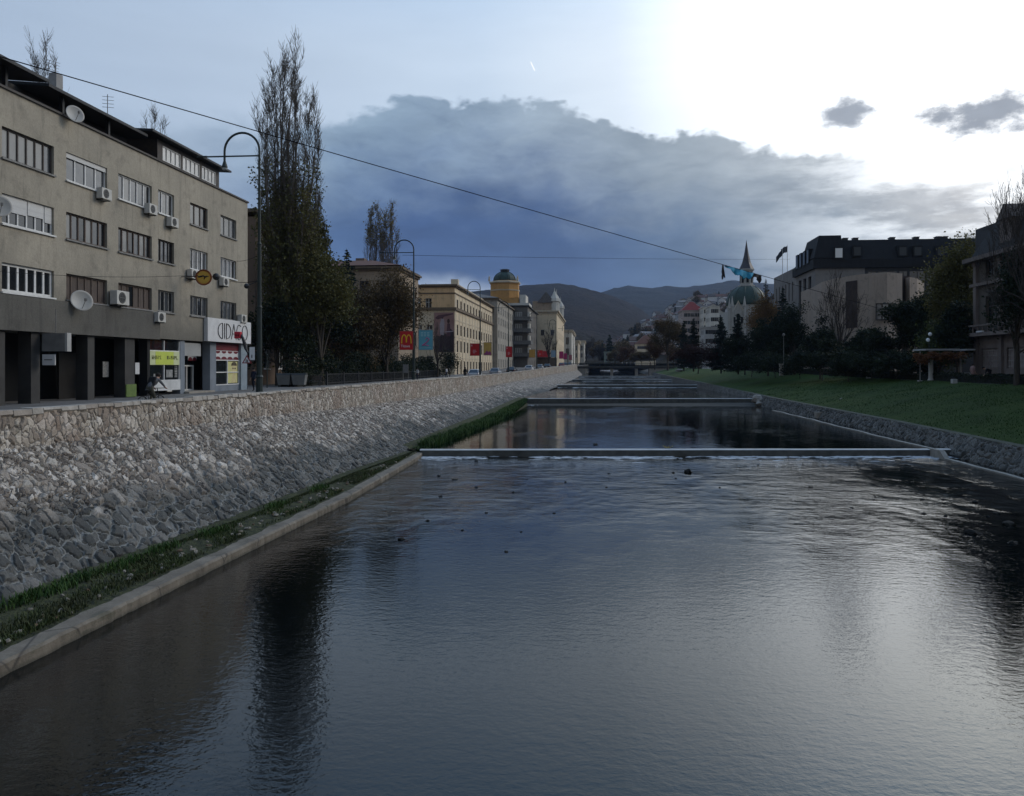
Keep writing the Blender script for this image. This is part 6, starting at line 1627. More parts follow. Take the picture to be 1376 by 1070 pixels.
def leaf_mat(name, c1, c2, c3=None, world=True, sc=.5):
    m, nb, bs = newmat(name)
    p = nb.pos(); n = nb.noise(p, sc, 5, .65); f = nb.noise(p, 3.5, 3, .7)
    col = nb.ramp(n, [(.33, c2), (.62, c1)] + ([(.78, c3)] if c3 else []))
    col = nb.mix(1.0, col, nb.ramp(f, [(.25, (.5, .5, .5)), (.75, (1.5, 1.5, 1.5))]), 'MULTIPLY')
    nb.link(col, bs.inputs['Base Color']); bs.inputs['Roughness'].default_value = .7; bs.inputs['Specular IOR Level'].default_value = .15
    tr = nb.n('ShaderNodeBsdfTranslucent'); nb.link(col, tr.inputs[0]); mx = nb.n('ShaderNodeMixShader'); mx.inputs[0].default_value = .2
    nb.link(bs.outputs[0], mx.inputs[1]); nb.link(tr.outputs[0], mx.inputs[2]); nb.link(mx.outputs[0], m.node_tree.nodes['Material Output'].inputs[0])
    return m
M_bark = pmat('bark', (.085, .07, .055), (.04, .034, .028), 3, .95, .03, 12, stretch=(3, 3, .6))
M_barkp = pmat('poplar_bark', (.17, .145, .118), (.095, .08, .067), 3, .95, .03, 12, stretch=(3, 3, .6))
M_twig = pmat('bare_twig', (.06, .048, .04), (.035, .028, .024), 2, .95)
M_birch = pmat('pale_bark', (.42, .40, .37), (.16, .15, .14), 2.2, .9, .02, 9)
LM = dict(
    dark=leaf_mat('leaf_dark_evergreen', (.028, .038, .019), (.012, .018, .011), (.042, .046, .02)),
    conifer=leaf_mat('conifer_needles', (.017, .029, .021), (.009, .016, .012)),
    olive=leaf_mat('leaf_olive', (.125, .115, .036), (.06, .06, .022), (.17, .14, .045)),
    autumn=leaf_mat('leaf_autumn_brown', (.21, .115, .04), (.09, .058, .026), (.27, .15, .045)),
    rust=leaf_mat('leaf_rust', (.115, .056, .028), (.052, .032, .02)),
    brown=leaf_mat('leaf_brown_dull', (.125, .085, .04), (.06, .048, .026), (.15, .11, .042)),
    redshrub=leaf_mat('leaf_dark_red', (.05, .022, .018), (.025, .014, .012)),
    yellow=leaf_mat('leaf_yellow_green', (.21, .17, .05), (.12, .10, .035)),
    poplar=leaf_mat('leaf_poplar', (.13, .12, .042), (.062, .064, .024), (.17, .14, .048)),
    vine=leaf_mat('leaf_orange_vine', (.21, .095, .04), (.09, .042, .022), sc=1.5),
    ygreen=leaf_mat('leaf_fresh_green', (.075, .095, .028), (.035, .05, .018)),
)
def perp(d, r):
    v = Vector((r.gauss(0, 1), r.gauss(0, 1), r.gauss(0, 1))); v -= d * v.dot(d)
    return v.normalized()
def grow(segs, tips, r, p, d, L, rad, depth, maxd, spread=.7, upb=.15, nchild=(2, 4), wob=.18, taper=.62):
    n = 3; q = p; dd = d.copy(); pts = []
    for k in range(n):
        dd = (dd + perp(dd, r) * wob + Vector((0, 0, upb * .35))).normalized()
        q2 = q + dd * (L / n); a = rad * (1 - (1 - taper) * k / n); b = rad * (1 - (1 - taper) * (k + 1) / n)
        segs.append((tuple(q), tuple(q2), a, b)); pts.append((q2, dd.copy(), b)); q = q2
    tips.append((tuple(q), depth))
    if depth >= maxd: return
    for k in range(r.randint(*nchild)):
        pt, pd, pr = pts[r.choice([0, 1, 1, 2, 2])] if k else pts[2]
        nd = (pd + perp(pd, r) * spread * r.uniform(.6, 1.25) + Vector((0, 0, upb))).normalized()
        grow(segs, tips, r, pt, nd, L * r.uniform(.58, .82), pr * r.uniform(.55, .8), depth + 1, maxd, spread, upb, nchild, wob, taper)
def fit(segs, tips, h, w):
    """scale a grown skeleton to height h and crown width w"""
    A = np.array([s_[1] for s_ in segs]); zmax = A[:, 2].max(); rr_ = np.percentile(np.hypot(A[:, 0], A[:, 1]), 96)
    sz = h / zmax; sx = (w / 2) / max(rr_, .1)
    f = lambda p: (p[0] * sx, p[1] * sx, p[2] * sz)
    return [(f(a), f(b), r0, r1) for a, b, r0, r1 in segs], [(f(p), d) for p, d in tips]
def broadleaf(name, label, base, h, w, lm, seed, nleaf=9000, lsize=.3, clus=.55, group=None, bark=None, trunk_r=None, bare=False, depth=4, cat='tree', trunk_h=.28, low=False):
    r = random.Random(seed); rng = np.random.default_rng(seed)
    segs = []; tips = []; tr = trunk_r or h * .018
    th = h * trunk_h
    p = Vector((0, 0, -.4)); d = Vector((0, 0, 1)); pts = []
    q = p
    for k in range(4):
        d = (d + perp(d, r) * .06).normalized(); q2 = q + d * (th + .4) / 4; segs.append((tuple(q), tuple(q2), tr * (1.25 - k * .1), tr * (1.15 - k * .1))); q = q2; pts.append(q)
    for k in range(r.randint(5, 7)):
        a = 2 * math.pi * k / 6 + r.uniform(-.4, .4); el = r.uniform(.35, 1.25)
        dd = Vector((math.cos(a) * math.cos(el), math.sin(a) * math.cos(el), math.sin(el)))
        grow(segs, tips, r, pts[r.choice([2, 3, 3])], dd, h * r.uniform(.24, .32), tr * r.uniform(.45, .7), 1, depth, upb=.12 if not bare else .16)
    grow(segs, tips, r, q, Vector((0, 0, 1)), h * .3, tr * .7, 1, depth)
    segs, tips = fit(segs, tips, h, w)
    t = thing(name, label, cat, base, r.uniform(0, 6), group)
    build_branches('trunk', segs, bark or (M_twig if bare else M_bark), t, math.hypot(base[0], base[1]) * .00017 if bare else 0)
    if not bare:
        cs = [p for p, dpt in tips if dpt >= 2]
        rr_ = random.Random(seed + 1); wts = [rr_.uniform(.15, 1.5) for _ in cs]
        C_ = np.array(cs, np.float32); wts = np.array(wts) / sum(wts)
        idx = rng.choice(len(C_), nleaf, p=wts); sg = clus * h / 10
        Pn = C_[idx] + rng.normal(size=(nleaf, 3)) * np.array([sg, sg, sg * .75])
        if low: Pn[:, 2] = np.abs(Pn[:, 2])
        Pn[:, 2] = np.maximum(Pn[:, 2], .15)
        mb = MB(); mb.arrays(*leaf_arrays(Pn, lsize, rng)); mb.build('crown', LM[lm], t)
    return t
def conifer(name, label, base, h, w, seed, lm='conifer', n=9000, lsize=.32, group=None):
    r = random.Random(seed); rng = np.random.default_rng(seed)
    t = thing(name, label, 'tree', base, r.uniform(0, 6), group)
    segs = [((0, 0, -.4), (0, 0, h * .5), h * .016, h * .010), ((0, 0, h * .5), (0, 0, h), h * .010, .02)]
    P = []; D = []
    z = h * .06
    while z < h * .99:
        f = 1 - z / h; R = w / 2 * (f ** .8) * r.uniform(.7, 1.15) + .08
        for k in range(r.randint(3, 5)):
            a = r.uniform(0, 6.283); L = R * r.uniform(.55, 1.2); dr = -.18 - .25 * f
            e = Vector((math.cos(a) * L, math.sin(a) * L, z + dr * L * .6 + .12 * L))
            segs.append(((0, 0, z), tuple(e), .03 + .02 * f, .008))
            m = max(5, int(L * 24))
            for j in range(m):
                s_ = (j + r.random()) / m; s_ = s_ ** .7
                c = Vector((0, 0, z)).lerp(e, s_); sw = (.1 + .16 * L) * (1 - .5 * s_)
                P.append((c.x + r.gauss(0, sw), c.y + r.gauss(0, sw), c.z + r.gauss(0, sw * .35) - .05 * L)); D.append((math.cos(a), math.sin(a), -.35))
        z += h * r.uniform(.010, .018)
    P = np.array(P); D = np.array(D)
    if len(P) > n: ii = rng.choice(len(P), n, replace=False); P, D = P[ii], D[ii]
    build_branches('trunk', segs, M_bark, t)
    mb = MB(); mb.arrays(*leaf_arrays(P, lsize, rng, elong=2.2, dirs=D)); mb.build('crown', LM[lm], t)
    return t
def poplar(name, label, base, h, w, seed, nst=13, leaf=14000, leaf_top=.55, lm='poplar', lsize=.26, twigs=1, tw=1.0, group=None, toplm=None):
    r = random.Random(seed); rng = np.random.default_rng(seed)
    t = thing(name, label, 'tree', base, 0, group); segs = []; LP = []
    segs.append(((0, 0, -.5), (0, 0, h * .12), h * .018, h * .014))
    def rod(prev, q, r0, r1): segs.append((tuple(prev), tuple(q), r0, r1))
    for k in range(nst):
        a = 2.4 * k + r.uniform(-.3, .3); rad = w / 2 * math.sqrt((k + .3) / nst) * r.uniform(.65, .95); hh = h * (1 - .33 * (rad / (w / 2) / .95) ** 2.0) * r.uniform(.9, 1.0)
        if k < 4: hh = h * (1, .97, .94, .95)[k]
        z0 = h * r.uniform(.05, .2); n = 16; r0 = h * .0062 * r.uniform(.7, 1.25)
        prev = Vector((0, 0, z0)); w1, w2 = r.uniform(0, 6), r.uniform(0, 6)
        for j in range(1, n + 1):
            s_ = j / n; out = rad * (1 - (1 - s_) ** 1.7)
            q = Vector((math.cos(a) * out + .35 * math.sin(w1 + s_ * 7) * s_, math.sin(a) * out + .35 * math.sin(w2 + s_ * 8) * s_, z0 + (hh - z0) * s_))
            rod(prev, q, max(.014, r0 * (1 - (j - 1) / n) ** .9), max(.011, r0 * (1 - j / n) ** .9))
            d = (q - prev).normalized()
            for m in range(2 if j < n - 1 else 3):
                if r.random() > twigs: continue
                pp = prev.lerp(q, r.random()); L = h * r.uniform(.06, .17) * (1.15 - .75 * s_) * tw; bd = (d + perp(d, r) * r.uniform(.3, .62)).normalized(); x0 = pp; nn_ = 5
                br = max(.016, .05 * (1 - s_) + .012)
                for i in range(nn_):
                    bd = (bd + Vector((0, 0, .22)) + perp(bd, r) * .12).normalized(); x1 = x0 + bd * L / nn_
                    rod(x0, x1, br * (1 - i / nn_) + .009, br * (1 - (i + 1) / nn_) + .007)
                    for t_ in range(r.randint(3, 5)):
                        y0 = x0.lerp(x1, r.random()); td = (bd + perp(bd, r) * r.uniform(.4, .8)).normalized(); l_ = r.uniform(.4, 1.25) * (h / 36); y1 = y0 + td * l_ * .5; y2 = y1 + (td + Vector((0, 0, .5))).normalized() * l_ * .5
                        rod(y0, y1, .017, .014); rod(y1, y2, .014, .010)
                        zz = y2.z / h; pr = min(1, (leaf_top - zz) / .28 + .15) if zz < leaf_top else .0
                        if r.random() < pr: LP.append((y2, .22)); LP.append((y1, .2))
                    x0 = x1
            prev = q
    # low inner mass
    for k in range(int(110 * w / 8) if leaf else 0):
        a = r.uniform(0, 6.283); z = h * r.uniform(.05, leaf_top * .72); o_ = w / 2 * math.sqrt(r.random()) * 1.0
        LP.append((Vector((math.cos(a) * o_, math.sin(a) * o_, z)), .6))
    build_branches('trunk', segs, M_barkp, t)
    if leaf:
        C_ = np.array([tuple(p) for p, _ in LP], np.float32); sg = np.array([s_ for _, s_ in LP])
        ww = rng.uniform(.2, 1.5, len(C_)); ww *= np.clip(1.25 - C_[:, 2] / h / leaf_top, .12, 1); ww /= ww.sum()
        idx = rng.choice(len(C_), leaf, p=ww)
        P = C_[idx] + rng.normal(size=(leaf, 3)) * sg[idx][:, None] * np.array([1, 1, 1.5])
        mb = MB(); mb.arrays(*leaf_arrays(P, lsize, rng)); mb.build('crown', LM[lm], t)
    if toplm:
        tops = np.array([s_[1] for s_ in segs if s_[1][2] > h * .78], np.float32)
        idx = rng.integers(0, len(tops), 900); P = tops[idx] + rng.normal(size=(900, 3)) * .25
        mb = MB(); mb.arrays(*leaf_arrays(P, .3, rng)); mb.build('top_leaves', LM[toplm], t)
    return t
def at(u, Y, zb): 
    p = PY(u, 493, Y); return Vector((p.x, Y, zb))
def hgt(u, v, Y, zb): return PY(u, v, Y).z - zb
def wid(px, u, Y): return PY(u + px / 2, 450, Y).x - PY(u - px / 2, 450, Y).x
sz = 3.36
# ---- left bank
poplar('poplar_tree', 'very tall poplar with many bare upright stems beside the grey apartment block', at(387, 75, sz), hgt(387, 60, 75, sz), wid(104, 389, 75), 3, nst=18, leaf=38000, leaf_top=.66, twigs=1)
poplar('poplar_tree', 'shorter leafy olive poplar right behind the very tall poplar', at(424, 80, sz), hgt(424, 268, 80, sz), wid(46, 424, 80), 5, nst=10, leaf=22000, leaf_top=.97, twigs=.8)
broadleaf('park_tree', 'dark leafy tree low in front of the tall poplar', at(372, 74, sz), hgt(372, 395, 74, sz), wid(70, 372, 74), 'dark', 6, nleaf=9000, lsize=.27, clus=.6, low=True)
broadleaf('park_tree', 'dark evergreen between the poplar and the tall spruce', at(428, 82, sz), hgt(428, 400, 82, sz), wid(70, 428, 82), 'dark', 7, nleaf=9000, lsize=.28, clus=.6, low=True)
conifer('spruce_tree', 'dark pointed spruce in front of the brown old house', at(466, 100, sz), hgt(466, 334, 100, sz), wid(66, 466, 100), 8, n=16000)
broadleaf('park_tree', 'rust brown low tree left of the spruce in the dark park', at(452, 96, sz), hgt(452, 405, 96, sz), wid(60, 452, 96), 'rust', 9, nleaf=7000, lsize=.28, clus=.5)
broadleaf('park_tree', 'rusty olive tree right of the spruce under the brown old house', at(488, 97, sz), hgt(488, 380, 97, sz), wid(74, 488, 97), 'brown', 10, nleaf=17000, lsize=.28, clus=.6, trunk_h=.12)
broadleaf('park_tree', 'broad olive green tree at the right foot of the very tall poplar', at(432, 77, sz), hgt(432, 322, 77, sz), wid(56, 432, 77), 'poplar', 210, nleaf=17000, lsize=.26, clus=.5, trunk_h=.14)
broadleaf('park_tree', 'tall brown autumn tree before the brown old house beside the red banner', at(520, 100, sz), hgt(520, 368, 100, sz), wid(84, 520, 100), 'brown', 11, nleaf=20000, lsize=.28, clus=.55, depth=5, trunk_h=.12)
poplar('poplar_tree', 'pair-left slim poplar with yellow top behind the brown old house', at(502, 150, sz), hgt(502, 279, 150, sz), wid(30, 502, 150), 12, nst=9, leaf=0, leaf_top=.3, twigs=.9, toplm='yellow')
poplar('poplar_tree', 'slim poplar with yellow top leaves just left of the second street lamp', at(521, 150, sz), hgt(521, 280, 150, sz), wid(34, 521, 150), 13, nst=11, leaf=0, leaf_top=.3, twigs=1, toplm='yellow')
p = PX(57, 59, -62); poplar('poplar_tree', 'bare poplar top rising behind the roof at the far left', (p.x, p.y, sz), p.z - sz, 5.0, 14, nst=9, leaf=0, leaf_top=.2, twigs=.7)
p = PX(203, 149, -58); poplar('poplar_tree', 'bare poplar top behind the glazed roof storey of the apartment block', (p.x, p.y, sz), p.z - sz, 6.0, 15, nst=9, leaf=0, leaf_top=.2, twigs=.7)
broadleaf('street_tree', 'small bare tree in front of the poster on the yellow building', at(588, 128, sz), hgt(588, 428, 128, sz), wid(46, 588, 128), 'dark', 16, bare=True, depth=4)
broadleaf('bush', 'dark round bush at the corner of the yellow building', at(604, 132, sz), hgt(604, 470, 132, sz), wid(24, 604, 132), 'dark', 17, nleaf=2500, lsize=.22, clus=1.0, cat='bush', low=True, trunk_h=.1)
broadleaf('street_tree', 'bare brown street tree before the tan palace', at(738, 232, 4.9), hgt(738, 430, 232, 4.9), wid(26, 738, 232), 'dark', 18, bare=True, depth=4)
for k, (u, v, y, w) in enumerate([(788, 458, 520, 20), (797, 452, 560, 22), (806, 462, 500, 20)]):
    broadleaf('street_tree', ['bare greyish tree at the far end of the left row, left one', 'taller bare greyish tree in the middle at the far end of the left row', 'bare greyish tree at the far end of the left row next to the bridge'][k], at(u, y, 6.5), hgt(u, v, y, 6.5), wid(w, u, y), 'dark', 20 + k, bare=True, depth=5, bark=M_twig)
# ---- right bank
RT = [
    ('c', 919, 431, 190, 26, 'conifer', 'dark conifer at the left end of the riverside conifers'),
    ('c', 932, 428, 182, 30, 'conifer', 'dark conifer in front of the pinkish white apartment block'),
    ('b', 897, 424, 205, 38, 'brown', 'olive brown tree left of the conifers beside the footbridge'),
    ('b', 880, 452, 230, 34, 'rust', 'rusty brown tree just right of the far footbridge'),
    ('s', 938, 462, 150, 50, 'redshrub', 'low dark red shrub below the conifers on the right bank'),
    ('c', 969, 425, 150, 38, 'conifer', 'tall dark conifer left of the green domed church'),
    ('c', 992, 421, 140, 40, 'conifer', 'tall dark conifer right in front of the white church'),
    ('b', 1030, 396, 165, 46, 'autumn', 'orange autumn tree beside the church dome'),
    ('c', 1029, 374, 205, 34, 'conifer', 'dark conifer tip rising behind the orange tree'),
    ('c', 1052, 386, 150, 38, 'conifer', 'dark conifer between the orange tree and the modern building'),
    ('b', 1068, 412, 128, 76, 'dark', 'broad dark evergreen left of the bare tree on the right bank'),
    ('x', 1126, 358, 112, 84, 'dark', 'tall bare tree in front of the beige stone wing'),
    ('b', 1102, 446, 108, 64, 'dark', 'dark low tree under the tall bare tree'),
    ('b', 1164, 446, 102, 76, 'dark', 'dark tree right of the bare tree below the beige wing'),
    ('b', 1212, 409, 97, 72, 'dark', 'dark rounded tree before the window of the beige wing'),
    ('b', 1252, 398, 103, 66, 'dark', 'dark bluish tree right of the beige wing'),
    ('b', 1288, 322, 96, 70, 'olive', 'tall olive green tree between the modern building and the stone palace'),
    ('s', 1262, 430, 88, 46, 'ygreen', 'yellow green bush beside the white globe lamps'),
    ('b', 1286, 410, 86, 40, 'dark', 'dark tree beside the left corner of the stone palace'),
    ('b', 1032, 432, 130, 60, 'dark', 'dark tree below the orange autumn tree'),
    ('b', 1001, 450, 140, 52, 'dark', 'low dark tree right of the church conifers'),
]
for k, (ty, u, v, y, w, lm, lab) in enumerate(RT):
    zb = right(y)[4] + .05; bpt = at(u, y, zb); h = hgt(u, v, y, zb); ww = wid(w, u, y)
    if ty == 'c': conifer('conifer_tree', lab, bpt, h, ww, 40 + k, n=11000)
    elif ty == 'x': broadleaf('bare_tree', lab, bpt, h, ww, lm, 40 + k, bare=True, depth=5, trunk_r=.2)
    elif ty == 's': broadleaf('shrub', lab, bpt, h, ww, lm, 40 + k, nleaf=6000, lsize=.26, clus=.9, low=True, trunk_h=.1, cat='shrub')
    else: broadleaf('riverside_tree', lab, bpt, h, ww, lm, 40 + k, nleaf=15000, lsize=.28, clus=.48, low=(lm == 'dark'), trunk_h=.16 if lm == 'dark' else .25)
broadleaf('bare_tree', 'large bare tree with pale bark at the right edge in front of the stone palace', at(1392, 60, 3.9), hgt(1392, 222, 60, 3.9), wid(150, 1392, 60), 'dark', 71, bare=True, depth=6, bark=M_twig, trunk_r=.22)
broadleaf('climbing_plant', 'dark foliage growing in front of the upper storeys of the stone palace', at(1366, 66, 3.9), hgt(1366, 330, 66, 3.9), wid(62, 1366, 66), 'dark', 72, nleaf=5200, lsize=.24, clus=.45, trunk_h=.3, cat='tree')
for k in range(8):
    u = [1010, 1042, 1075, 1105, 1140, 1172, 1205, 1228][k]; y = [125, 118, 112, 104, 98, 94, 90, 88][k]; zb = right(y)[4]
    broadleaf('shrub', ['dark shrub at the top of the lawn below the church conifers', 'dark shrub at the top of the lawn below the orange tree', 'dark shrub beside the thin lamp post on the promenade', 'dark shrub below the tall bare tree', 'dark shrub right of the bare tree trunk', 'dark shrub behind the small white box on the lawn edge', 'dark shrub left of the vine pergola', 'dark shrub touching the left end of the vine pergola'][k], at(u, y, zb), hgt(u, 474, y, zb), wid(46, u, y), 'dark', 80 + k, nleaf=4000, lsize=.26, clus=1.1, low=True, trunk_h=.1, cat='shrub', group='dark shrubs along the promenade')
for k, (u, v, y, w, lm) in enumerate([(842, 466, 380, 26, 'rust'), (862, 474, 330, 30, 'brown'), (826, 470, 420, 18, 'brown'), (905, 470, 240, 24, 'rust')]):
    broadleaf('riverside_tree', ['rusty tree beyond the bridge left of the long yellow building', 'brown tree before the long yellow building', 'small brown tree beside the grey green building', 'rusty low tree on the bank at the right end of the bridge'][k], at(u, y, 5), hgt(u, v, y, 5), wid(w, u, y), lm, 100 + k, nleaf=5000, lsize=.45, clus=.6)
# trees among the hillside houses (copies of two small trees)
ta = conifer('hill_tree', 'dark small tree among the hillside houses', (0, 0, 0), 11, 5.5, 120, n=1500, lsize=.7, group='trees among the hillside houses')
tb = broadleaf('hill_tree', 'brown small tree among the hillside houses', (0, 0, 0), 9, 8, 'brown', 121, nleaf=1800, lsize=.7, clus=.7, depth=3, group='trees among the hillside houses')
r_ = random.Random(9); cnt = 0; first = {0: True, 1: True}
while cnt < 95:
    u = r_.uniform(790, 1040); i = int((u - 770) / (1500 - 770) * (nu_ - 1)); k = int(r_.uniform(.05, .99) * (nv_ - 1)); X, Y, Z = map(float, HC[i, k])
    if any((X - a) ** 2 + (Y - b_) ** 2 < 64 for a, b_, _ in hp): continue
    w_ = r_.choice([0, 1, 1]); src = ta if w_ == 0 else tb
    o = src if first[w_] else copy_tree(src); first[w_] = False
    o.location = (X, Y, Z - .3); s_ = r_.uniform(.7, 1.5); o.scale = (s_, s_, s_); o.rotation_euler = (0, 0, r_.uniform(0, 6)); cnt += 1
# hedge on top of the lawn
def hedge():
    rng = np.random.default_rng(4); P = []
    n = 26000; ys = 44 + 140 * rng.random(n) ** 1.5
    lx = np.interp(ys, [q[0] for q in RB], [q[4] for q in RB]); lz = np.interp(ys, [q[0] for q in RB], [q[5] for q in RB])
    hh = .78 + .12 * np.sin(ys * .7) * np.sin(ys * .23)
    P = np.stack([lx + .1 + rng.uniform(0, .9, n), ys, lz + rng.random(n) ** .6 * hh], 1)
    t = wthing('hedge', 'low dark clipped hedge along the top edge of the lawn', 'hedge', (33.5, 80, 3.8))
    mb = MB(); mb.arrays(*leaf_arrays(P, .15, rng)); mb.build('foliage', LM['dark'], t)
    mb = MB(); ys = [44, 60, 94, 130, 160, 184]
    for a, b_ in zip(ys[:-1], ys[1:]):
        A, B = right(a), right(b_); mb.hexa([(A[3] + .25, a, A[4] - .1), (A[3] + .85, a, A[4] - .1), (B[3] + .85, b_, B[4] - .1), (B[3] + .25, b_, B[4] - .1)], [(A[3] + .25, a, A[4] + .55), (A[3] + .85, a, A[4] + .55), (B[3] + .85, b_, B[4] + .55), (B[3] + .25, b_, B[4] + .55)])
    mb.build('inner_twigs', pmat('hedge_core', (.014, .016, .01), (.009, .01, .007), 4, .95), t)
hedge()
# ================================================================== street furniture, vehicles, people, bridge, cables
M_lampg = pmat('dark_green_post', (.03, .042, .038), (.018, .026, .024), 3, .5)
M_lens = pmat('lamp_glass', (.55, .56, .55), (.4, .41, .4), 3, .2)
def make_lamp():
    t = thing('street_lamp', 'x', 'street lamp', (0, 0, 0), 0, 'hooked street lamps along the embankment')
    hp_ = 11.55
    mb = MB(); mb.lathe([(.24, 0), (.24, .15), (.17, .25), (.15, 1.3), (.19, 1.35), (.13, 1.45), (.115, 4.6), (.135, 4.65), (.10, 4.75), (.085, 7.6), (.105, 7.65), (.07, 7.75), (.055, hp_)], (0, 0, 0), 10); mb.build('pole', M_lampg, t)
    mb = MB(); R = .86; pts = [(0, 0, hp_ - .02)] + [(-R + R * math.cos(math.pi * k / 16), 0, hp_ + .55 + R * math.sin(math.pi * k / 16)) for k in range(17)] + [(-2 * R, 0, hp_ + .1)]
    mb.tube(pts, .055, 7); mb.build('hook', M_lampg, t)
    mb = MB(); mb.lathe([(.05, .3), (.08, .2), (.135, .02), (.14, -.06), (.03, -.08)], (-2 * R, 0, hp_ - .18), 12); mb.build('lantern', M_lampg, t)
    mb = MB(); mb.ball((-2 * R, 0, hp_ - .27), .13, 10, sz=.7); mb.build('lamp_glass', M_lens, t)
    mb = MB(); mb.tube([(.02, 0, hp_ + .3), (-3.1, 0, hp_ + .32)], .038, 6); mb.box(-3.1, -2.6, -.04, .04, hp_ + .3, hp_ + .36); mb.build('cross_arm', M_lampg, t)
    return t
lamp = make_lamp(); LP_ = []
lamp_labels = ['nearest hooked street lamp beside the white shop sign', 'hooked street lamp carrying the red and the light blue banners', 'hooked street lamp with a red and a yellow banner before the yellow building', 'hooked street lamp with one red banner before the grey house', 'hooked street lamp by the balcony house with an orange banner', 'hooked street lamp in front of the tan palace', 'far hooked street lamp before the small pale house', 'last hooked street lamp near the footbridge']
def lampx(y): return left(y)[2] - .85
p0_ = PX(348.5, 527, -15.85); ylamps = [p0_.y, PX(556, 490, -15.85).y, PX(645, 490, -15.85).y, 138, 175, 210, 245, 280]
for k, y in enumerate(ylamps):
    o = lamp if k == 0 else copy_tree(lamp)
    o.location = (lampx(y), y, street_z(y)); o['label'] = lamp_labels[k]; LP_.append(o); o.scale = (1, 1, (1, 1, 1.05, 1, 1, 1, 1, 1)[k])
# banners
def banner(label, k, u0, u1, v0, v1, mat, deco=None, side=-1):
    y = ylamps[k]; yy = y - .1
    a, b_ = PY(u0, v0, yy), PY(u1, v1, yy); x0, x1 = a.x, b_.x; z1, z0 = a.z, b_.z
    t = wthing('banner', label, 'banner', ((x0 + x1) / 2, yy, z0), 'advertising banners on the lamp posts')
    mb = MB(); mb.box(x0, x1, yy - .04, yy + .04, z0, z1); mb.build('panel', mat, t)
    mb = MB()
    fm = .035
    for (a0, a1, c0, c1) in ((x0 - fm, x1 + fm, z1, z1 + fm), (x0 - fm, x1 + fm, z0 - fm, z0), (x0 - fm, x0, z0, z1), (x1, x1 + fm, z0, z1)): mb.box(a0, a1, yy - .055, yy + .055, c0, c1)
    mb.build('frame', pmat('banner_frame', (.35, .12, .10), (.25, .09, .08), 3, .5) if mat.name.startswith('red') else M_fgrey, t)
    mb = MB(); xp = lampx(y)
    for z in (z1 - .15, z0 + .15): mb.tube([(xp, yy + .08, z), ((x1 + .0) if side < 0 else x0, yy + .045, z)], .02, 5)
    mb.build('bracket', M_lampg, t)
    if deco: deco(t, x0, x1, yy - .042, z0, z1)
    return t
M_red = pmat('red_panel', (.52, .022, .022), (.44, .015, .018), 2, .5); M_yelp = pmat('yellow_panel', (.60, .38, .10), (.52, .31, .075), 2, .5); M_blue = pmat('light_blue_panel', (.12, .36, .44), (.09, .30, .38), 1.2, .5); M_pink = pmat('pink_print', (.50, .16, .30), (.4, .12, .26), 2, .5); M_gold = pmat('golden_yellow', (.80, .46, .02), (.72, .40, .02), 3, .5); M_wprint = pmat('white_print', (.75, .74, .72), (.68, .67, .65), 5, .5); M_magenta = pmat('magenta_panel', (.42, .03, .13), (.34, .02, .1), 2, .5); M_purple = pmat('purple_print', (.36, .08, .2), (.28, .06, .17), 2, .5)
def text(par, s, x, y, z, size, mat, name='lettering', ext=.004):
    cu = bpy.data.curves.new(name, 'FONT'); cu.body = s; cu.size = size; cu.extrude = ext; cu.align_x = 'CENTER'; cu.materials.append(mat)
    q_ = bpy.data.objects.new(name, cu); C.objects.link(q_); me = bpy.data.meshes.new_from_object(q_.evaluated_get(bpy.context.evaluated_depsgraph_get())); bpy.data.objects.remove(q_); me.name = name
    o = bpy.data.objects.new(name, me); C.objects.link(o); o.parent = par; o.rotation_euler = (math.pi / 2, 0, 0); o.location = Vector((x, y, z)) - par.location
    return o
def deco_m(t, x0, x1, y, z0, z1):
    w = x1 - x0; h = z1 - z0; xm = (x0 + x1) / 2
    mb = MB(); L = []
    zb = z0 + h * .34; zt = z0 + h * .80
    for sgn in (-1, 1):
        pts = []
        for k in range(13):
            th = math.pi * k / 12
            cx = xm + sgn * w * .17; 
            pts.append((cx - sgn * -math.cos(th) * w * (.19 if math.cos(th) * 1 > 0 else .17), y - .006, zb + (zt - zb) * math.sin(th) ** .62 if k not in (0, 12) else (zb if k == 0 else zb + (zt - zb) * .12)))
        mb.tube(pts, [.035 + .028 * (1 - abs(1 - k / 6)) * 0 + .02 for k in range(13)], 5)
    mb.build('arch_emblem', M_gold, t)
    text(t, 'Titova', xm - w * .08, y - .006, z0 + h * .13, h * .2, M_wprint)
def deco_blue(t, x0, x1, y, z0, z1):
    w = x1 - x0; h = z1 - z0; q = lambda a, b_: (x0 + w * a, y - .004, z0 + h * b_)
    mb = MB()
    for b_ in (.88, .8, .72):
        for a in (.14, .36, .6): mb.quad(q(a, b_ - .03), q(a + .16, b_ - .03), q(a + .16, b_ + .02), q(a, b_ + .02))
    mb.quad(q(.1, .08), q(.9, .10), q(.9, .12), q(.1, .10)); mb.build('pale_print', pmat('pale_blue_print', (.32, .52, .56), (.26, .46, .5), 2, .5), t)
    mb = MB(); mb.tube([q(.45, .52), q(.6, .62), q(.74, .56), q(.66, .44), q(.5, .34), q(.3, .25), q(.22, .22), q(.5, .24), q(.66, .2), q(.74, .22)], [.02, .05, .06, .055, .06, .05, .04, .05, .05, .02], 5); mb.build('pink_ribbon', M_pink, t)
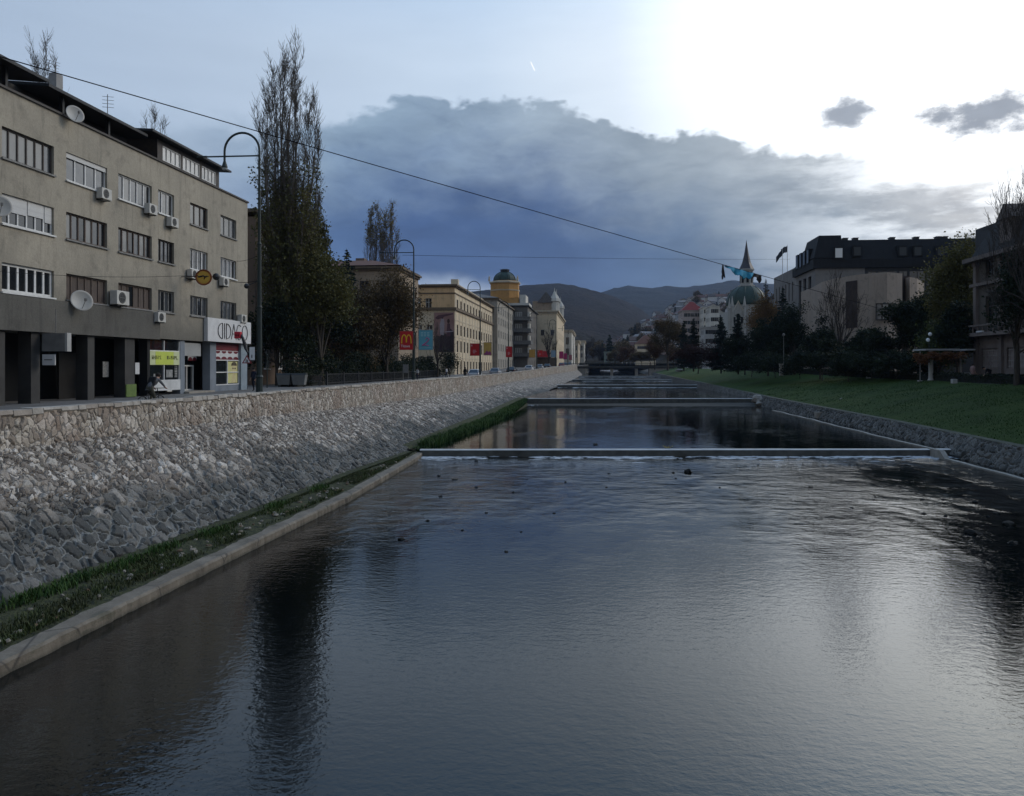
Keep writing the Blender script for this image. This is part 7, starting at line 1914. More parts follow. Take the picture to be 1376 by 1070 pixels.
def deco_red(t, x0, x1, y, z0, z1):
    w = x1 - x0; h = z1 - z0; q = lambda a, b_: (x0 + w * a, y - .004, z0 + h * b_)
    mb = MB()
    mb.quad(q(.08, .78), q(.24, .78), q(.24, .92), q(.08, .92)); 
    for b_, a0, a1 in ((.42, .3, .62), (.30, .28, .7), (.2, .3, .55)): mb.quad(q(a0, b_), q(a1, b_), q(a1, b_ + .06), q(a0, b_ + .06))
    mb.build('pale_print', pmat('rose_print', (.6, .3, .3), (.55, .25, .25), 3, .5), t)
def deco_yel(t, x0, x1, y, z0, z1):
    w = x1 - x0; h = z1 - z0; q = lambda a, b_: (x0 + w * a, y - .004, z0 + h * b_)
    mb = MB(); mb.add([q(.05, .03), q(.95, .03), q(.95, .2), q(.78, .34), q(.6, .24), q(.42, .38), q(.2, .2), q(.05, .16)], [tuple(range(8))]); mb.build('purple_print', M_purple, t)
banner('red banner with a golden arched M emblem and white lettering', 1, 537.5, 555, 445.5, 470, M_red, deco_m)
banner('light blue banner with a pink ribbon figure', 1, 563, 581.5, 444, 470, M_blue, deco_blue, 1)
banner('red banner with small pale print left of a lamp post before the yellow building', 2, 632, 644, 462, 478, M_red, deco_red)
banner('yellow banner with a purple base right of a lamp post before the yellow building', 2, 650, 660.5, 460.5, 477.5, M_yelp, deco_yel, 1)
banner('single narrow red banner before the grey apartment building', 3, 680, 688, 466, 480, M_red, deco_red)
banner('orange yellow banner before the balcony house', 4, 711, 719, 470, 480.5, pmat('orange_panel', (.48, .28, .06), (.4, .22, .045), 2, .5))
banner('red banner right of the orange one by the balcony house', 4, 722.5, 729, 471, 479, M_red, deco_red, 1)
banner('pale blue banner in front of the tan palace', 5, 740.5, 746.5, 471, 480, pmat('pale_blue_panel', (.24, .34, .42), (.2, .28, .36), 2, .5))
banner('magenta banner right of a lamp post at the tan palace', 5, 751.5, 757, 472.5, 482, M_magenta, None, 1)
banner('magenta banner on the far lamp post before the small pale house', 6, 757.5, 762, 475, 483, M_magenta)
banner('rose banner on the last lamp post near the footbridge', 7, 764.5, 768.5, 477, 484, pmat('rose_panel', (.42, .14, .16), (.34, .1, .12), 2, .5))
# long red shop canopy on the tan palace front
q = PY(722, 472, yb + 2.5); q2 = PY(737, 480, yb + 2.5)
t = wthing('shop_canopy', 'red shop canopy with pale marks at the foot of the tan palace', 'canopy', (q.x, yb + 2.5, q2.z))
mb = MB(); mb.hexa([(q.x, yb + 1.4, q2.z), (q2.x, yb + 1.4, q2.z), (q2.x, yb + 2.96, q2.z), (q.x, yb + 2.96, q2.z)], [(q.x, yb + 2.0, q.z), (q2.x, yb + 2.0, q.z), (q2.x, yb + 2.96, q.z), (q.x, yb + 2.96, q.z)]); mb.build('cloth', M_red, t)
# traffic signs and red box on the nearest lamp
yl = ylamps[0]; xl = lampx(yl)
t = wthing('warning_sign', 'triangular warning sign with red rim on the nearest street lamp', 'sign', (xl, yl, 6.5))
yy = yl - .25
def tri(u0, u1, v0, v1, off): 
    a, b_, c_ = PY(u0, v1, yy + off), PY(u1, v1, yy + off), PY((u0 + u1) / 2, v0, yy + off); return [a, b_, c_]
T = tri(325, 338.5, 477, 488.5, 0); cen = (T[0] + T[1] + T[2]) / 3
mb = MB(); mb.prism(T, None, (0, .02, 0)); mb.build('plate', pmat('sign_red', (.26, .03, .035), (.22, .025, .03), 3, .5), t)
mb = MB(); mb.prism([cen + (p - cen) * .66 + Vector((0, -.006, 0)) for p in T], None, (0, .004, 0)); mb.build('face', M_wprint, t)
mb = MB(); mb.box(cen.x - .05, cen.x - .01, yy - .012, yy - .008, cen.z - .08, cen.z + .06); mb.box(cen.x + .02, cen.x + .06, yy - .012, yy - .008, cen.z - .08, cen.z + .04); mb.build('symbol', MATS['black_letter'], t)
mb = MB(); mb.tube([(cen.x, yy + .02, cen.z), (xl, yl, cen.z)], .02, 5); mb.build('arm', M_lampg, t)
t = wthing('white_sign_plate', 'plain white upright plate beside the warning sign on the nearest lamp', 'sign', (xl, yl, 6.7))
a, b_ = PY(335.3, 466.5, yl - .2), PY(342.3, 484, yl - .2); mb = MB(); mb.box(a.x, b_.x, yl - .21, yl - .19, b_.z, a.z); mb.build('plate', M_wprint, t)
mb = MB(); mb.box(a.x + .1, a.x + .14, yl - .216, yl - .212, b_.z + .1, b_.z + .25); mb.build('mark', MATS['black_letter'], t)
mb = MB(); mb.tube([((a.x + b_.x) / 2, yl - .19, (a.z + b_.z) / 2), (xl, yl, (a.z + b_.z) / 2)], .02, 5); mb.build('arm', M_lampg, t)
t = wthing('red_signal', 'small red box on a dark curved bracket in front of the white shop sign', 'signal', (xl, yl, 7))
a, b_ = PY(315.8, 446, yl - .1), PY(324, 455, yl - .1); mb = MB(); mb.box(a.x, b_.x, yl - .2, yl, b_.z, a.z); mb.build('box', pmat('bright_red_box', (.62, .03, .05), (.52, .02, .04), 3, .4), t, bevel=.02)
mb = MB()
for k in range(3): mb.box(a.x + .04 + k * .085, a.x + .07 + k * .085, yl - .206, yl - .202, b_.z + .08, a.z - .1)
mb.box(a.x + .04, b_.x - .04, yl - .206, yl - .202, b_.z + .13, b_.z + .16); mb.build('mark', pmat('dark_red_mark', (.2, .01, .02), (.16, .01, .015), 3, .5), t)
pts = [PY(*q, yl - .1) for q in ((323.5, 450), (326, 454), (328.5, 461), (330, 468), (333, 474))] + [Vector((xl, yl, PY(338, 478, yl).z))]
mb = MB(); mb.tube(pts, [.05, .07, .085, .075, .05, .03], 8); mb.build('bracket', M_metal, t)
t = wthing('hanging_lamp_head', 'small dark round lamp head hanging left of the nearest street lamp', 'lamp', (xl, yl, 10))  # round lamp head hung off the pole of the nearest street lamp
p = PY(331.5, 384.5, yl); mb = MB(); mb.ball(p, .13, 12); mb.build('head', M_metal, t); mb = MB(); mb.tube([p, (xl, yl, p.z + .25)], .02, 5); mb.build('arm', M_metal, t)
# wires from the nearest lamp to the apartment block
def wire(name, label, a, b_, sag, rad, mat=None, n=24):
    mb = MB(); a, b_ = Vector(a), Vector(b_); pts = [a.lerp(b_, k / n) - Vector((0, 0, sag * 4 * (k / n) * (1 - k / n))) for k in range(n + 1)]
    mb.tube(pts, rad, 5); o = mb.build(name, mat or pmat('cable_black', (.018, .018, .02), (.012, .012, .013), 3, .95, spec=.05), loc=tuple(a)); return tag(o, label, 'cable'), pts
wire('cable', 'thin cable sloping from the nearest street lamp to the window of the apartment block', (xl, yl, PY(335, 343, yl).z), PX(318, 351, FX0 + .02), .1, .012)
wire('cable', 'thin cable from the nearest lamp to the wall below the white framed window', (xl, yl, PY(336, 377, yl).z), PX(311, 378, FX0 + .02), .1, .018)
wire('cable', 'thin cable running along the apartment block to the orange sign', PX(-40, 362, FX0 + .5), (FX0 + 1.0, PX(272, 369, FX0 + 1).y, PX(272, 369, FX0 + 1).z), .25, .011)
# the long cable across the river with the cloth
A = PX(-70, 56, FX0 + .2); B = PY(1205, 421, 101)
cable, cp = wire('cable', 'long dark cable crossing the sky from the left roof to the right bank', A, B, .12, .028, n=40)
# secondary faint wire
wire('cable', 'faint second cable high over the river behind the long one', PY(541, 343, ylamps[1]), PY(1062, 348.5, 150), .15, .016)
def cpos(u):
    best = None
    for k in range(len(cp) - 1):
        for j in range(20):
            p = cp[k].lerp(cp[k + 1], j / 20); d = p.y * cT - p.x * sT; uu = 688 + F * (p.x * cT + p.y * sT) / d
            if best is None or abs(uu - u) < best[0]: best = (abs(uu - u), p)
    return best[1]
def rag(name, label, u0, u1, drops, mat, seed):
    r = random.Random(seed); n = 26; m = 7; V = []; p0, p1 = cpos(u0), cpos(u1); L = (p1 - p0)
    side = Vector((-.3, 1, 0)).normalized()
    for i in range(n + 1):
        t = i / n; p = p0.lerp(p1, t); dd = float(np.interp(t, [x[0] for x in drops], [x[1] for x in drops])) * r.uniform(.85, 1.1)
        for k in range(m):
            s_ = k / (m - 1); V.append(p + Vector((0, 0, -dd * s_ + .03)) + side * (.16 * math.sin(t * 17 + s_ * 2.0) * s_ + .07 * math.sin(t * 41) * s_) + L.normalized() * (.12 * s_ * math.sin(t * 9)))
    mb = MB(); mb.add(V, [(i * m + k, (i + 1) * m + k, (i + 1) * m + k + 1, i * m + k + 1) for i in range(n) for k in range(m - 1)])
    o = mb.build(name, mat, loc=tuple(p0), smooth=True); so_ = o.modifiers.new('thickness', 'SOLIDIFY'); so_.thickness = .012
    return tag(o, label, 'cloth')
M_cy = pmat('cyan_cloth', (.04, .36, .54), (.025, .23, .40), 3, .8); M_rag = pmat('dark_rag', (.05, .04, .04), (.025, .02, .022), 5, .9)
rag('cloth', 'bright blue torn cloth caught on the long cable over the river', 974, 1012, [(0, .1), (.12, .3), (.25, .5), (.42, .65), (.55, .68), (.7, .8), (.85, .65), (1, .25)], M_cy, 1)
rag('cloth', 'dark ragged strips on the long cable right of the blue cloth', 1008, 1023, [(0, .3), (.15, .75), (.25, .3), (.4, .4), (.55, .35), (.7, .6), (.8, 1.0), (.9, .5), (1, .1)], M_rag, 2)
rag('cloth', 'thin dark strip dangling at the left end of the blue cloth', 970.5, 972.5, [(0, .8), (.5, 1.4), (1, 1.1)], M_rag, 3)

# ---- cars
def make_car():
    t = thing('parked_car', 'x', 'car', (0, 0, 0), 0, 'cars on the left bank street')
    L, W, Hh = 4.1, 1.74, 1.48
    paint = pmat('car_white', (.60, .60, .59), (.56, .56, .55), 1, .25, spec=.5)
    # lower body: lofted sections along y (rear = -y)
    sec = [(-2.05, .40, .82, .70), (-1.98, .26, .93, .80), (-1.5, .22, .95, .86), (-.4, .2, .94, .87), (.7, .2, .93, .87), (1.3, .22, .88, .85), (1.85, .25, .74, .78), (2.05, .35, .62, .66)]
    mb = MB(); V = []
    for y, z0, z1, w in sec: V += [(-w * .92, y, z0), (-w, y, z0 + .22), (-w, y, z1 - .12), (-w * .93, y, z1), (w * .93, y, z1), (w, y, z1 - .12), (w, y, z0 + .22), (w * .92, y, z0)]
    n = 8; fs = [(i * n + k, i * n + (k + 1) % n, (i + 1) * n + (k + 1) % n, (i + 1) * n + k) for i in range(len(sec) - 1) for k in range(n)] + [tuple(range(n))[::-1], tuple((len(sec) - 1) * n + k for k in range(n))]
    mb.add(V, fs)
    # roof with pillars
    mb.hexa([(-.62, -1.35, 1.38), (.62, -1.35, 1.38), (.6, .05, 1.42), (-.6, .05, 1.42)], [(-.56, -1.25, 1.46), (.56, -1.25, 1.46), (.54, -.05, 1.49), (-.54, -.05, 1.49)])
    for s_ in (-1, 1):
        mb.tube([(s_ * .80, -1.92, .92), (s_ * .60, -1.36, 1.40)], .055, 5); mb.tube([(s_ * .80, .95, .90), (s_ * .58, .05, 1.43)], .04, 5); mb.tube([(s_ * .81, -.5, .92), (s_ * .60, -.5, 1.41)], .035, 5)
    b = mb.build('body', paint, t, bevel=.03)
    mb = MB(); mb.hexa([(-.80, -1.95, .9), (.80, -1.95, .9), (.80, .98, .88), (-.80, .98, .88)], [(-.6, -1.38, 1.40), (.6, -1.38, 1.40), (.58, .06, 1.42), (-.58, .06, 1.42)]); mb.build('window', glass_mat('car_glass', (.012, .013, .015), .05), t)
    for s_ in (-1, 1):
        mb = MB(); mb.box(s_ * .66 - .11, s_ * .66 + .11, -2.035, -1.9, .64, .86); mb.build('tail_light', pmat('tail_red', (.35, .01, .01), (.28, .01, .01), 5, .2), t)
        mb = MB(); mb.box(s_ * .60 - .15, s_ * .60 + .15, 1.9, 2.03, .5, .64); mb.build('headlight', M_lens, t)
        mb = MB(); mb.box(s_ * .9 - .07, s_ * .9 + .07, .6, .75, .9, 1.02); mb.build('mirror', paint, t)
        for y in (-1.28, 1.28):
            mb = MB(); mb.tube([(s_ * .68, y, .31), (s_ * .89, y, .31)], .31, 18); w_ = mb.build('wheel', pmat('tyre', (.02, .02, .02), (.012, .012, .012), 6, .8), t)
            mb = MB(); mb.tube([(s_ * .885, y, .31), (s_ * .9, y, .31)], .2, 14); r_ = mb.build('rim', pmat('alloy', (.4, .4, .41), (.3, .3, .31), 5, .35, metal=.6), w_)
    mb = MB(); mb.box(-.26, .26, -2.075, -2.05, .5, .61); mb.build('number_plate', M_wprint, t)
    mb = MB(); mb.box(-.76, .76, -2.07, -1.98, .28, .46); mb.build('bumper', pmat('bumper_grey', (.05, .05, .052), (.035, .035, .036), 3, .5), t)
    return t
car = make_car()
CP = {k: pmat('car_' + k, c, tuple(x * .9 for x in c), 1, .25, spec=.5) for k, c in dict(silver=(.33, .335, .34), black=(.022, .022, .025), red=(.25, .02, .02), grey=(.12, .125, .13), blue=(.05, .08, .14)).items()}
cars = [(640, 121, None, 'white hatchback on the street behind the first lamp with red banner'), (669, 140, 'silver', 'silver hatchback second in the line of cars, before the grey building'), (691, 158, 'black', 'dark car third in the line before the balcony house'), (714, 182, None, 'white car fourth in the line, under the orange banner'), (731, 200, 'silver', 'pale car fifth in the line at the tan palace'), (739, 213, 'black', 'dark car right behind the pale fifth car'), (757, 250, 'red', 'red car far down the street'), (764, 268, 'grey', 'grey car near the far lamp posts'), (772, 290, 'grey', 'last grey car before the footbridge')]
for k, (u, y, c_, lab) in enumerate(cars):
    o = car if k == 0 else copy_tree(car)
    x = PY(u, 495, y).x; x = min(x, PX_(y) - 2.4 * wd(y) - 1.0); o.location = (x, y, street_z(y) - .1); o['label'] = lab
    dx = (PX_(y + 5) - PX_(y - 5)) / 10; o.rotation_euler = (0, 0, -math.atan(dx))
    if c_:
        for ch in o.children:
            if ch.name.split('.')[0] in ('body', 'mirror'): ch.material_slots[0].link = 'OBJECT'; ch.material_slots[0].material = CP[c_]
# ---- people
M_skin = pmat('skin', (.42, .27, .2), (.36, .22, .16), 8, .6)
def cloth(n, c): return pmat('cloth_' + n, c, tuple(x * .75 for x in c), 6, .9)
def person(name, label, loc, rz, J=None, top='grey', legs='dark', topc=(.1, .1, .11), legc=(.03, .03, .035), hair=(.02, .015, .012), h=1.72, walk=.18, coat=False, group=None):
    """J overrides joints; joints in metres for a 1.72 m figure facing +y"""
    j = dict(pelvis=(0, 0, .93), waist=(0, .01, 1.08), chest=(0, 0, 1.30), neck=(0, 0, 1.46), head0=(0, .015, 1.54), head1=(0, .02, 1.64),
             lsh=(-.17, 0, 1.40), lel=(-.23, -.04, 1.12), lwr=(-.24, .06, .88), rsh=(.17, 0, 1.40), rel=(.23, -.02, 1.12), rwr=(.24, .08, .88),
             lhip=(-.09, 0, .90), lkn=(-.10, walk * .55 + .03, .50), lan=(-.10, walk * .7, .09), ltoe=(-.11, walk * .7 + .17, .03), rhip=(.09, 0, .90), rkn=(.10, -walk * .2 + .03, .50), ran=(.10, -walk, .11), rtoe=(.11, -walk + .16, .03))
    if J: j.update(J)
    rad = dict(pelvis=.135, waist=.125, chest=.15, neck=.055, head0=.085, head1=.088, lsh=.065, lel=.045, lwr=.03, rsh=.065, rel=.045, rwr=.03, lhip=.095, lkn=.06, lan=.042, ltoe=.035, rhip=.095, rkn=.06, ran=.042, rtoe=.035)
    if coat: rad.update(pelvis=.17, waist=.15, chest=.165, lhip=.12, rhip=.12, lkn=.085, rkn=.085, lsh=.08, rsh=.08, lel=.06, rel=.06)
    ed = [('pelvis', 'waist'), ('waist', 'chest'), ('chest', 'neck'), ('neck', 'head0'), ('head0', 'head1'), ('chest', 'lsh'), ('lsh', 'lel'), ('lel', 'lwr'), ('chest', 'rsh'), ('rsh', 'rel'), ('rel', 'rwr'), ('pelvis', 'lhip'), ('lhip', 'lkn'), ('lkn', 'lan'), ('lan', 'ltoe'), ('pelvis', 'rhip'), ('rhip', 'rkn'), ('rkn', 'ran'), ('ran', 'rtoe')]
    names = list(j); P = [Vector(j[n]) for n in names]; R = [rad[n] for n in names]; E = [(names.index(a), names.index(b)) for a, b in ed]
    kind = {n: ('s' if n in ('neck', 'head0', 'head1', 'lwr', 'rwr') else ('t' if n in ('waist', 'chest', 'lsh', 'lel', 'rsh', 'rel') else ('b' if 'toe' in n or n in ('lan', 'ran') else 'l'))) for n in names}
    K = [kind[n] for n in names]
    for s_ in 'lr':
        w_ = Vector(j[s_ + 'wr']); e_ = Vector(j[s_ + 'el']); d = (w_ - e_).normalized(); sd_ = Vector((1, 0, 0)) if abs(d.x) < .8 else Vector((0, 1, 0)); sd_ = (sd_ - d * sd_.dot(d)).normalized(); cu_ = d.cross(sd_) * (1 if s_ == 'l' else -1)
        P.append(w_ + d * .07); R.append(.03); K.append('s'); palm = len(P) - 1; E.append((names.index(s_ + 'wr'), palm))
        for k, (o_, l_) in enumerate([(-.027, .07), (-.009, .08), (.009, .076), (.026, .06)]):
            P.append(P[palm] + d * .035 + sd_ * o_); R.append(.009); K.append('s'); E.append((palm, len(P) - 1))
            P.append(P[-1] + d * l_ * .7 + cu_ * .02); R.append(.007); K.append('s'); E.append((len(P) - 2, len(P) - 1))
        P.append(w_ + d * .05 + sd_ * .045); R.append(.010); K.append('s'); E.append((palm, len(P) - 1)); P.append(P[-1] + d * .04 + sd_ * .01); R.append(.008); K.append('s'); E.append((len(P) - 2, len(P) - 1))
    me = bpy.data.meshes.new('body'); me.from_pydata([tuple(p) for p in P], E, []); o = bpy.data.objects.new('body', me); C.objects.link(o)
    sk = o.modifiers.new('skin', 'SKIN')
    if not me.skin_vertices: pass
    for i, v in enumerate(me.skin_vertices[0].data): v.radius = (R[i], R[i]); v.use_root = (i == 0)
    su = o.modifiers.new('sub', 'SUBSURF'); su.levels = 1; su.render_levels = 1
    dg = bpy.context.evaluated_depsgraph_get(); m2 = bpy.data.meshes.new_from_object(o.evaluated_get(dg)); m2.name = 'body'
    o.modifiers.clear(); o.data = m2; bpy.data.meshes.remove(me)
    mats = [M_skin, cloth(top, topc), cloth(legs, legc), cloth('shoe', (.02, .018, .016))]
    m2.materials.clear()
    for m in mats: m2.materials.append(m)
    ix = {'s': 0, 't': 1, 'l': 2, 'b': 3}
    segs_ = [(P[a], P[b], K[a], K[b]) for a, b in E]
    for pl in m2.polygons:
        c_ = pl.center; bd = 9; kk = 't'
        for a, b, ka, kb in segs_:
            ab = b - a; t_ = max(0, min(1, (c_ - a).dot(ab) / max(ab.length_squared, 1e-6))); dd = (a + ab * t_ - c_).length
            if dd < bd: bd = dd; kk = ka if t_ < .55 else kb
        if coat and kk == 'l' and c_.z > .42: kk = 't'
        pl.material_index = ix[kk]; pl.use_smooth = True
    t = thing(name, label, 'person', loc, rz, group); o.parent = t
    hd = (Vector(j['head0']) + Vector(j['head1'])) / 2; up = (Vector(j['head1']) - Vector(j['head0'])).normalized()
    mb = MB(); mb.ball(hd + up * .045 + Vector((0, -.018, 0)), .108, 12, sz=.95); mb.build('hair', cloth('hair%d' % int(hair[0] * 100), hair), t, smooth=True)
    mb = MB(); f_ = hd + Vector((0, .088, -.02)); mb.ball(f_, .02, 6); 
    for s_ in (-1, 1): mb.ball(hd + Vector((s_ * .092, .0, -.01)), .022, 6)
    mb.build('nose_and_ears', M_skin, t)
    mb = MB()
    for s_ in (-1, 1): mb.ball(hd + Vector((s_ * .033, .08, .015)), .012, 6)
    mb.box(-.025, .025, hd.y + .074, hd.y + .084, hd.z - .06, hd.z - .052); mb.build('eyes_and_mouth', cloth('eye', (.02, .015, .015)), t)
    t.scale = (h / 1.72,) * 3
    return t
# cyclist with the backpack
p = PX(203, 520, -17.4); zs = 3.36
cyc = person('person', 'person seen from behind leaning over a bicycle, grey jacket and dark backpack', (p.x, p.y, zs), math.radians(-6), J=dict(pelvis=(0, -.12, .98), waist=(0, -.02, 1.10), chest=(0, .2, 1.28), neck=(0, .34, 1.36), head0=(0, .41, 1.42), head1=(0, .45, 1.51), lsh=(-.18, .22, 1.33), lel=(-.28, .36, 1.12), lwr=(-.26, .5, 1.02), rsh=(.18, .22, 1.33), rel=(.30, .34, 1.12), rwr=(.27, .5, 1.02), lhip=(-.09, -.1, .95), lkn=(-.11, .2, .72), lan=(-.1, -.0, .34), ltoe=(-.1, .16, .28), rhip=(.09, -.1, .95), rkn=(.11, .1, .56), ran=(.1, -.06, .14), rtoe=(.1, .1, .10)), topc=(.13, .13, .135), top='jacket', legs='khaki', legc=(.075, .07, .052))
bk = MB(); bk.hexa([(-.16, -.13, 1.0), (.16, -.13, 1.0), (.16, .05, 1.13), (-.16, .05, 1.13)], [(-.15, .06, 1.44), (.15, .06, 1.44), (.14, .2, 1.46), (-.14, .2, 1.46)]); 
o = bk.build('backpack', cloth('backpack', (.012, .012, .014)), None, bevel=.04); o.location = p; o.location.z = zs; o.rotation_euler = (0, 0, math.radians(-6)); tag(o, 'black backpack on the back of the leaning cyclist', 'backpack')
by = thing('bicycle', 'dark bicycle ridden by the person with the black backpack', 'bicycle', (p.x, p.y, zs), math.radians(-6))
for y in (-.52, .55):
    mb = MB(); mb.tube([(0, y + .34 * math.cos(2 * math.pi * k / 24), .35 + .34 * math.sin(2 * math.pi * k / 24)) for k in range(25)], .02, 6)
    for k in range(6): mb.tube([(0, y - .33 * math.cos(math.pi * k / 6), .35 - .33 * math.sin(math.pi * k / 6)), (0, y + .33 * math.cos(math.pi * k / 6), .35 + .33 * math.sin(math.pi * k / 6))], .004, 3)
    mb.build('wheel', MATS['tyre'], by)
mb = MB(); mb.tube([(0, -.52, .35), (0, -.1, .33), (0, .42, .78), (0, -.2, .78), (0, -.1, .33)], .018, 6); mb.tube([(0, -.52, .35), (0, -.2, .78), (0, -.24, .9)], .015, 6); mb.tube([(0, .55, .35), (0, .42, .78), (0, .38, .98)], .018, 6); mb.build('frame', M_metal, by)
mb = MB(); mb.tube([(-.3, .46, 1.0), (-.12, .4, .99), (.12, .4, .99), (.3, .46, 1.0)], .014, 6); mb.build('handlebar', M_metal, by)
mb = MB(); mb.ball((0, -.24, .92), .1, 10, sz=.4); mb.build('saddle', cloth('saddle', (.02, .02, .02)), by)
# others
def pz(u, y, z): q = PY(u, 493, y); return (q.x, y, z)
person('person', 'person in a long black coat on the pavement left of the white hatchback', pz(625, 112, 3.42), .3, topc=(.012, .012, .014), top='black_coat', coat=True, legs='black_leg', legc=(.012, .012, .014), h=1.72)
person('person', 'person with a white top by the park railing', pz(561, 106, 3.4), 2.6, topc=(.6, .6, .6), top='white_top', legs='jeans', legc=(.03, .04, .07), h=1.65)
person('person', 'person in pale clothes standing by the small bare tree before the yellow building', pz(600, 118, 3.42), 1.2, topc=(.55, .55, .56), top='pale_top', legs='jeans', legc=(.03, .04, .07), h=1.7)
person('person', 'person in dark blue clothes at the corner of the apartment block', pz(341, 58, 3.37), 2.9, topc=(.02, .024, .045), top='navy', legs='navy_leg', legc=(.015, .018, .03), h=1.75)
zr = lambda y: right(y)[4]
person('person', 'person in a dusty pink coat on the promenade by the palace corner', pz(1307, 76, zr(76)), -1.2, topc=(.30, .19, .17), top='pink_coat', coat=True, legs='dark_leg', legc=(.03, .03, .03), h=1.68)
person('person', 'person in black bending forward beside the barred ground floor of the palace', pz(1330, 72, zr(72)), 1.2, J=dict(pelvis=(0, -.15, .86), waist=(0, -.05, 1.0), chest=(0, .2, 1.12), neck=(0, .36, 1.18), head0=(0, .44, 1.22), head1=(0, .5, 1.3), lsh=(-.18, .22, 1.16), lel=(-.26, .3, .9), lwr=(-.22, .42, .7), rsh=(.18, .22, 1.16), rel=(.26, .28, .9), rwr=(.22, .42, .7)), topc=(.010, .010, .011), top='black_jacket', coat=True, legs='black_leg', legc=(.012, .012, .014), h=1.75)
for k, (u, y) in enumerate([(822, 296), (836, 297), (842, 296), (847, 297), (853, 296), (874, 296)]):
    cs = [(.05, .05, .06), (.55, .55, .56), (.5, .5, .5), (.12, .12, .14), (.45, .44, .42), (.2, .05, .05)][k]
    person('person', ['person in dark clothes on the left half of the footbridge', 'person in white at the left end of the group on the footbridge', 'person in pale clothes second in the group on the footbridge', 'person in grey in the middle of the footbridge group', 'person in pale clothes at the right end of the footbridge group', 'person in dark red alone on the right part of the footbridge'][k], pz(u, y, 5.35), k * 1.3, topc=cs, top='bridge%d' % k, h=1.7)
# ---- footbridge
t = wthing('footbridge', 'low dark flat footbridge crossing the river in the distance', 'bridge', (8, 298, 4.6))
mb = MB(); mb.box(-9, 32, 295, 300, 4.55, 5.35); mb.box(-9.3, 32.3, 294.6, 295, 4.9, 5.4); mb.box(-9.3, 32.3, 300, 300.4, 4.9, 5.4); mb.build('deck', pmat('bridge_concrete', (.09, .088, .082), (.055, .054, .05), 1, .8), t)
mb = MB()
for k in range(64): x = -9 + k * .65; mb.box(x - .04, x + .04, 294.75, 294.83, 5.4, 6.35)
mb.box(-9, 32, 294.7, 294.86, 6.35, 6.45); mb.box(-9, 32, 294.72, 294.84, 5.8, 5.86); mb.build('railing', M_lampg, t)
for x in (6, 15):
    mb = MB(); mb.box(x - .5, x + .5, 295.2, 299.8, 1.5, 4.55); mb.build('pier', M_conc, t)
for x0, x1 in ((-9, -3.6), (19.5, 32)):
    mb = MB(); mb.box(x0, x1, 294.9, 300.1, 1.0, 4.55); mb.build('abutment', M_conc, t)
# ---- left street things
p = at(382.5, 71, 3.36)
for k, (u, lab) in enumerate([(382.5, 'left one of the two grey metal waste containers under the poplar'), (402.5, 'right one of the two grey metal waste containers under the poplar')]):
    q = PY(u, 510, 69.5); t = thing('waste_container', lab, 'waste container', (q.x, 69.5, 3.36), .12, 'waste containers')
    mb = MB(); mb.hexa([(-.5, -.38, .22), (.5, -.38, .22), (.5, .38, .22), (-.5, .38, .22)], [(-.62, -.5, 1.1), (.62, -.5, 1.1), (.62, .5, 1.1), (-.62, .5, 1.1)]); mb.build('bin', pmat('galvanised_grey', (.24, .245, .24), (.16, .165, .16), 1.6, .5, metal=.2), t)
    mb = MB(); mb.prism([(-.64, -.52, 1.1), (-.64, -.3, 1.26), (-.64, .3, 1.26), (-.64, .52, 1.1)], None, (1.28, 0, 0)); mb.build('lid', pmat('lid_dark', (.04, .042, .042), (.028, .03, .03), 2, .5), t)
    for x in (-.42, .42):
        for y in (-.3, .3): mb = MB(); mb.tube([(x - .03, y, .1), (x + .03, y, .1)], .1, 10); mb.build('caster', MATS['tyre'], t)
q = PY(421, 511, 73); t = thing('park_bench', 'dark slatted park bench right of the waste containers', 'bench', (q.x, 73, 3.37), .1)
for nm, zs_, ys_ in (('seat', [.45] * 4, [-.2, -.06, .08, .22]), ('backrest', [.62, .76, .9], [.28, .31, .34])):
    mb = MB()
    for z, y in zip(zs_, ys_): mb.box(-.75, .75, y - (.055 if nm == 'seat' else .015), y + (.055 if nm == 'seat' else .015), z - (.015 if nm == 'seat' else .055), z + (.015 if nm == 'seat' else .055))
    mb.build(nm, M_wood, t)
for x in (-.6, .6): mb = MB(); mb.box(x - .03, x + .03, -.22, -.16, 0, .44); mb.hexa([(x - .03, .2, 0), (x + .03, .2, 0), (x + .03, .26, 0), (x - .03, .26, 0)], [(x - .03, .31, .95), (x + .03, .31, .95), (x + .03, .36, .95), (x - .03, .36, .95)]); mb.build('leg', M_metal, t)
t = wthing('park_railing', 'long black iron railing along the dark park edge', 'railing', (-26.2, 100, 3.4))
mb = MB(); y = 76.0
while y < 134: mb.box(-26.22, -26.18, y - .02, y + .02, street_z(y), street_z(y) + 1.15); y += .28
for z in (.2, 1.05):
    for a, b_ in ((76, 104), (104, 134)): mb.hexa([(-26.23, a, street_z(a) + z), (-26.17, a, street_z(a) + z), (-26.17, b_, street_z(b_) + z), (-26.23, b_, street_z(b_) + z)], [(-26.23, a, street_z(a) + z + .05), (-26.17, a, street_z(a) + z + .05), (-26.17, b_, street_z(b_) + z + .05), (-26.23, b_, street_z(b_) + z + .05)])
mb.build('bars', M_metal, t)
for k in range(12): mb = MB(); y = 76 + k * 5.2; mb.box(-26.28, -26.12, y - .08, y + .08, street_z(y) - .05, street_z(y) + 1.3); mb.build('post', M_metal, t)
t = wthing('park_hedge', 'dark clipped hedge behind the iron railing under the park trees', 'hedge', (-28, 100, 3.4))
rng = np.random.default_rng(14); n = 24000; ys = rng.uniform(70, 134, n); P = np.stack([rng.uniform(-28.6, -26.6, n), ys, 3.36 + rng.random(n) ** .6 * (2.6 + .8 * np.sin(ys * .5) + .5 * np.sin(ys * 1.7))], 1)
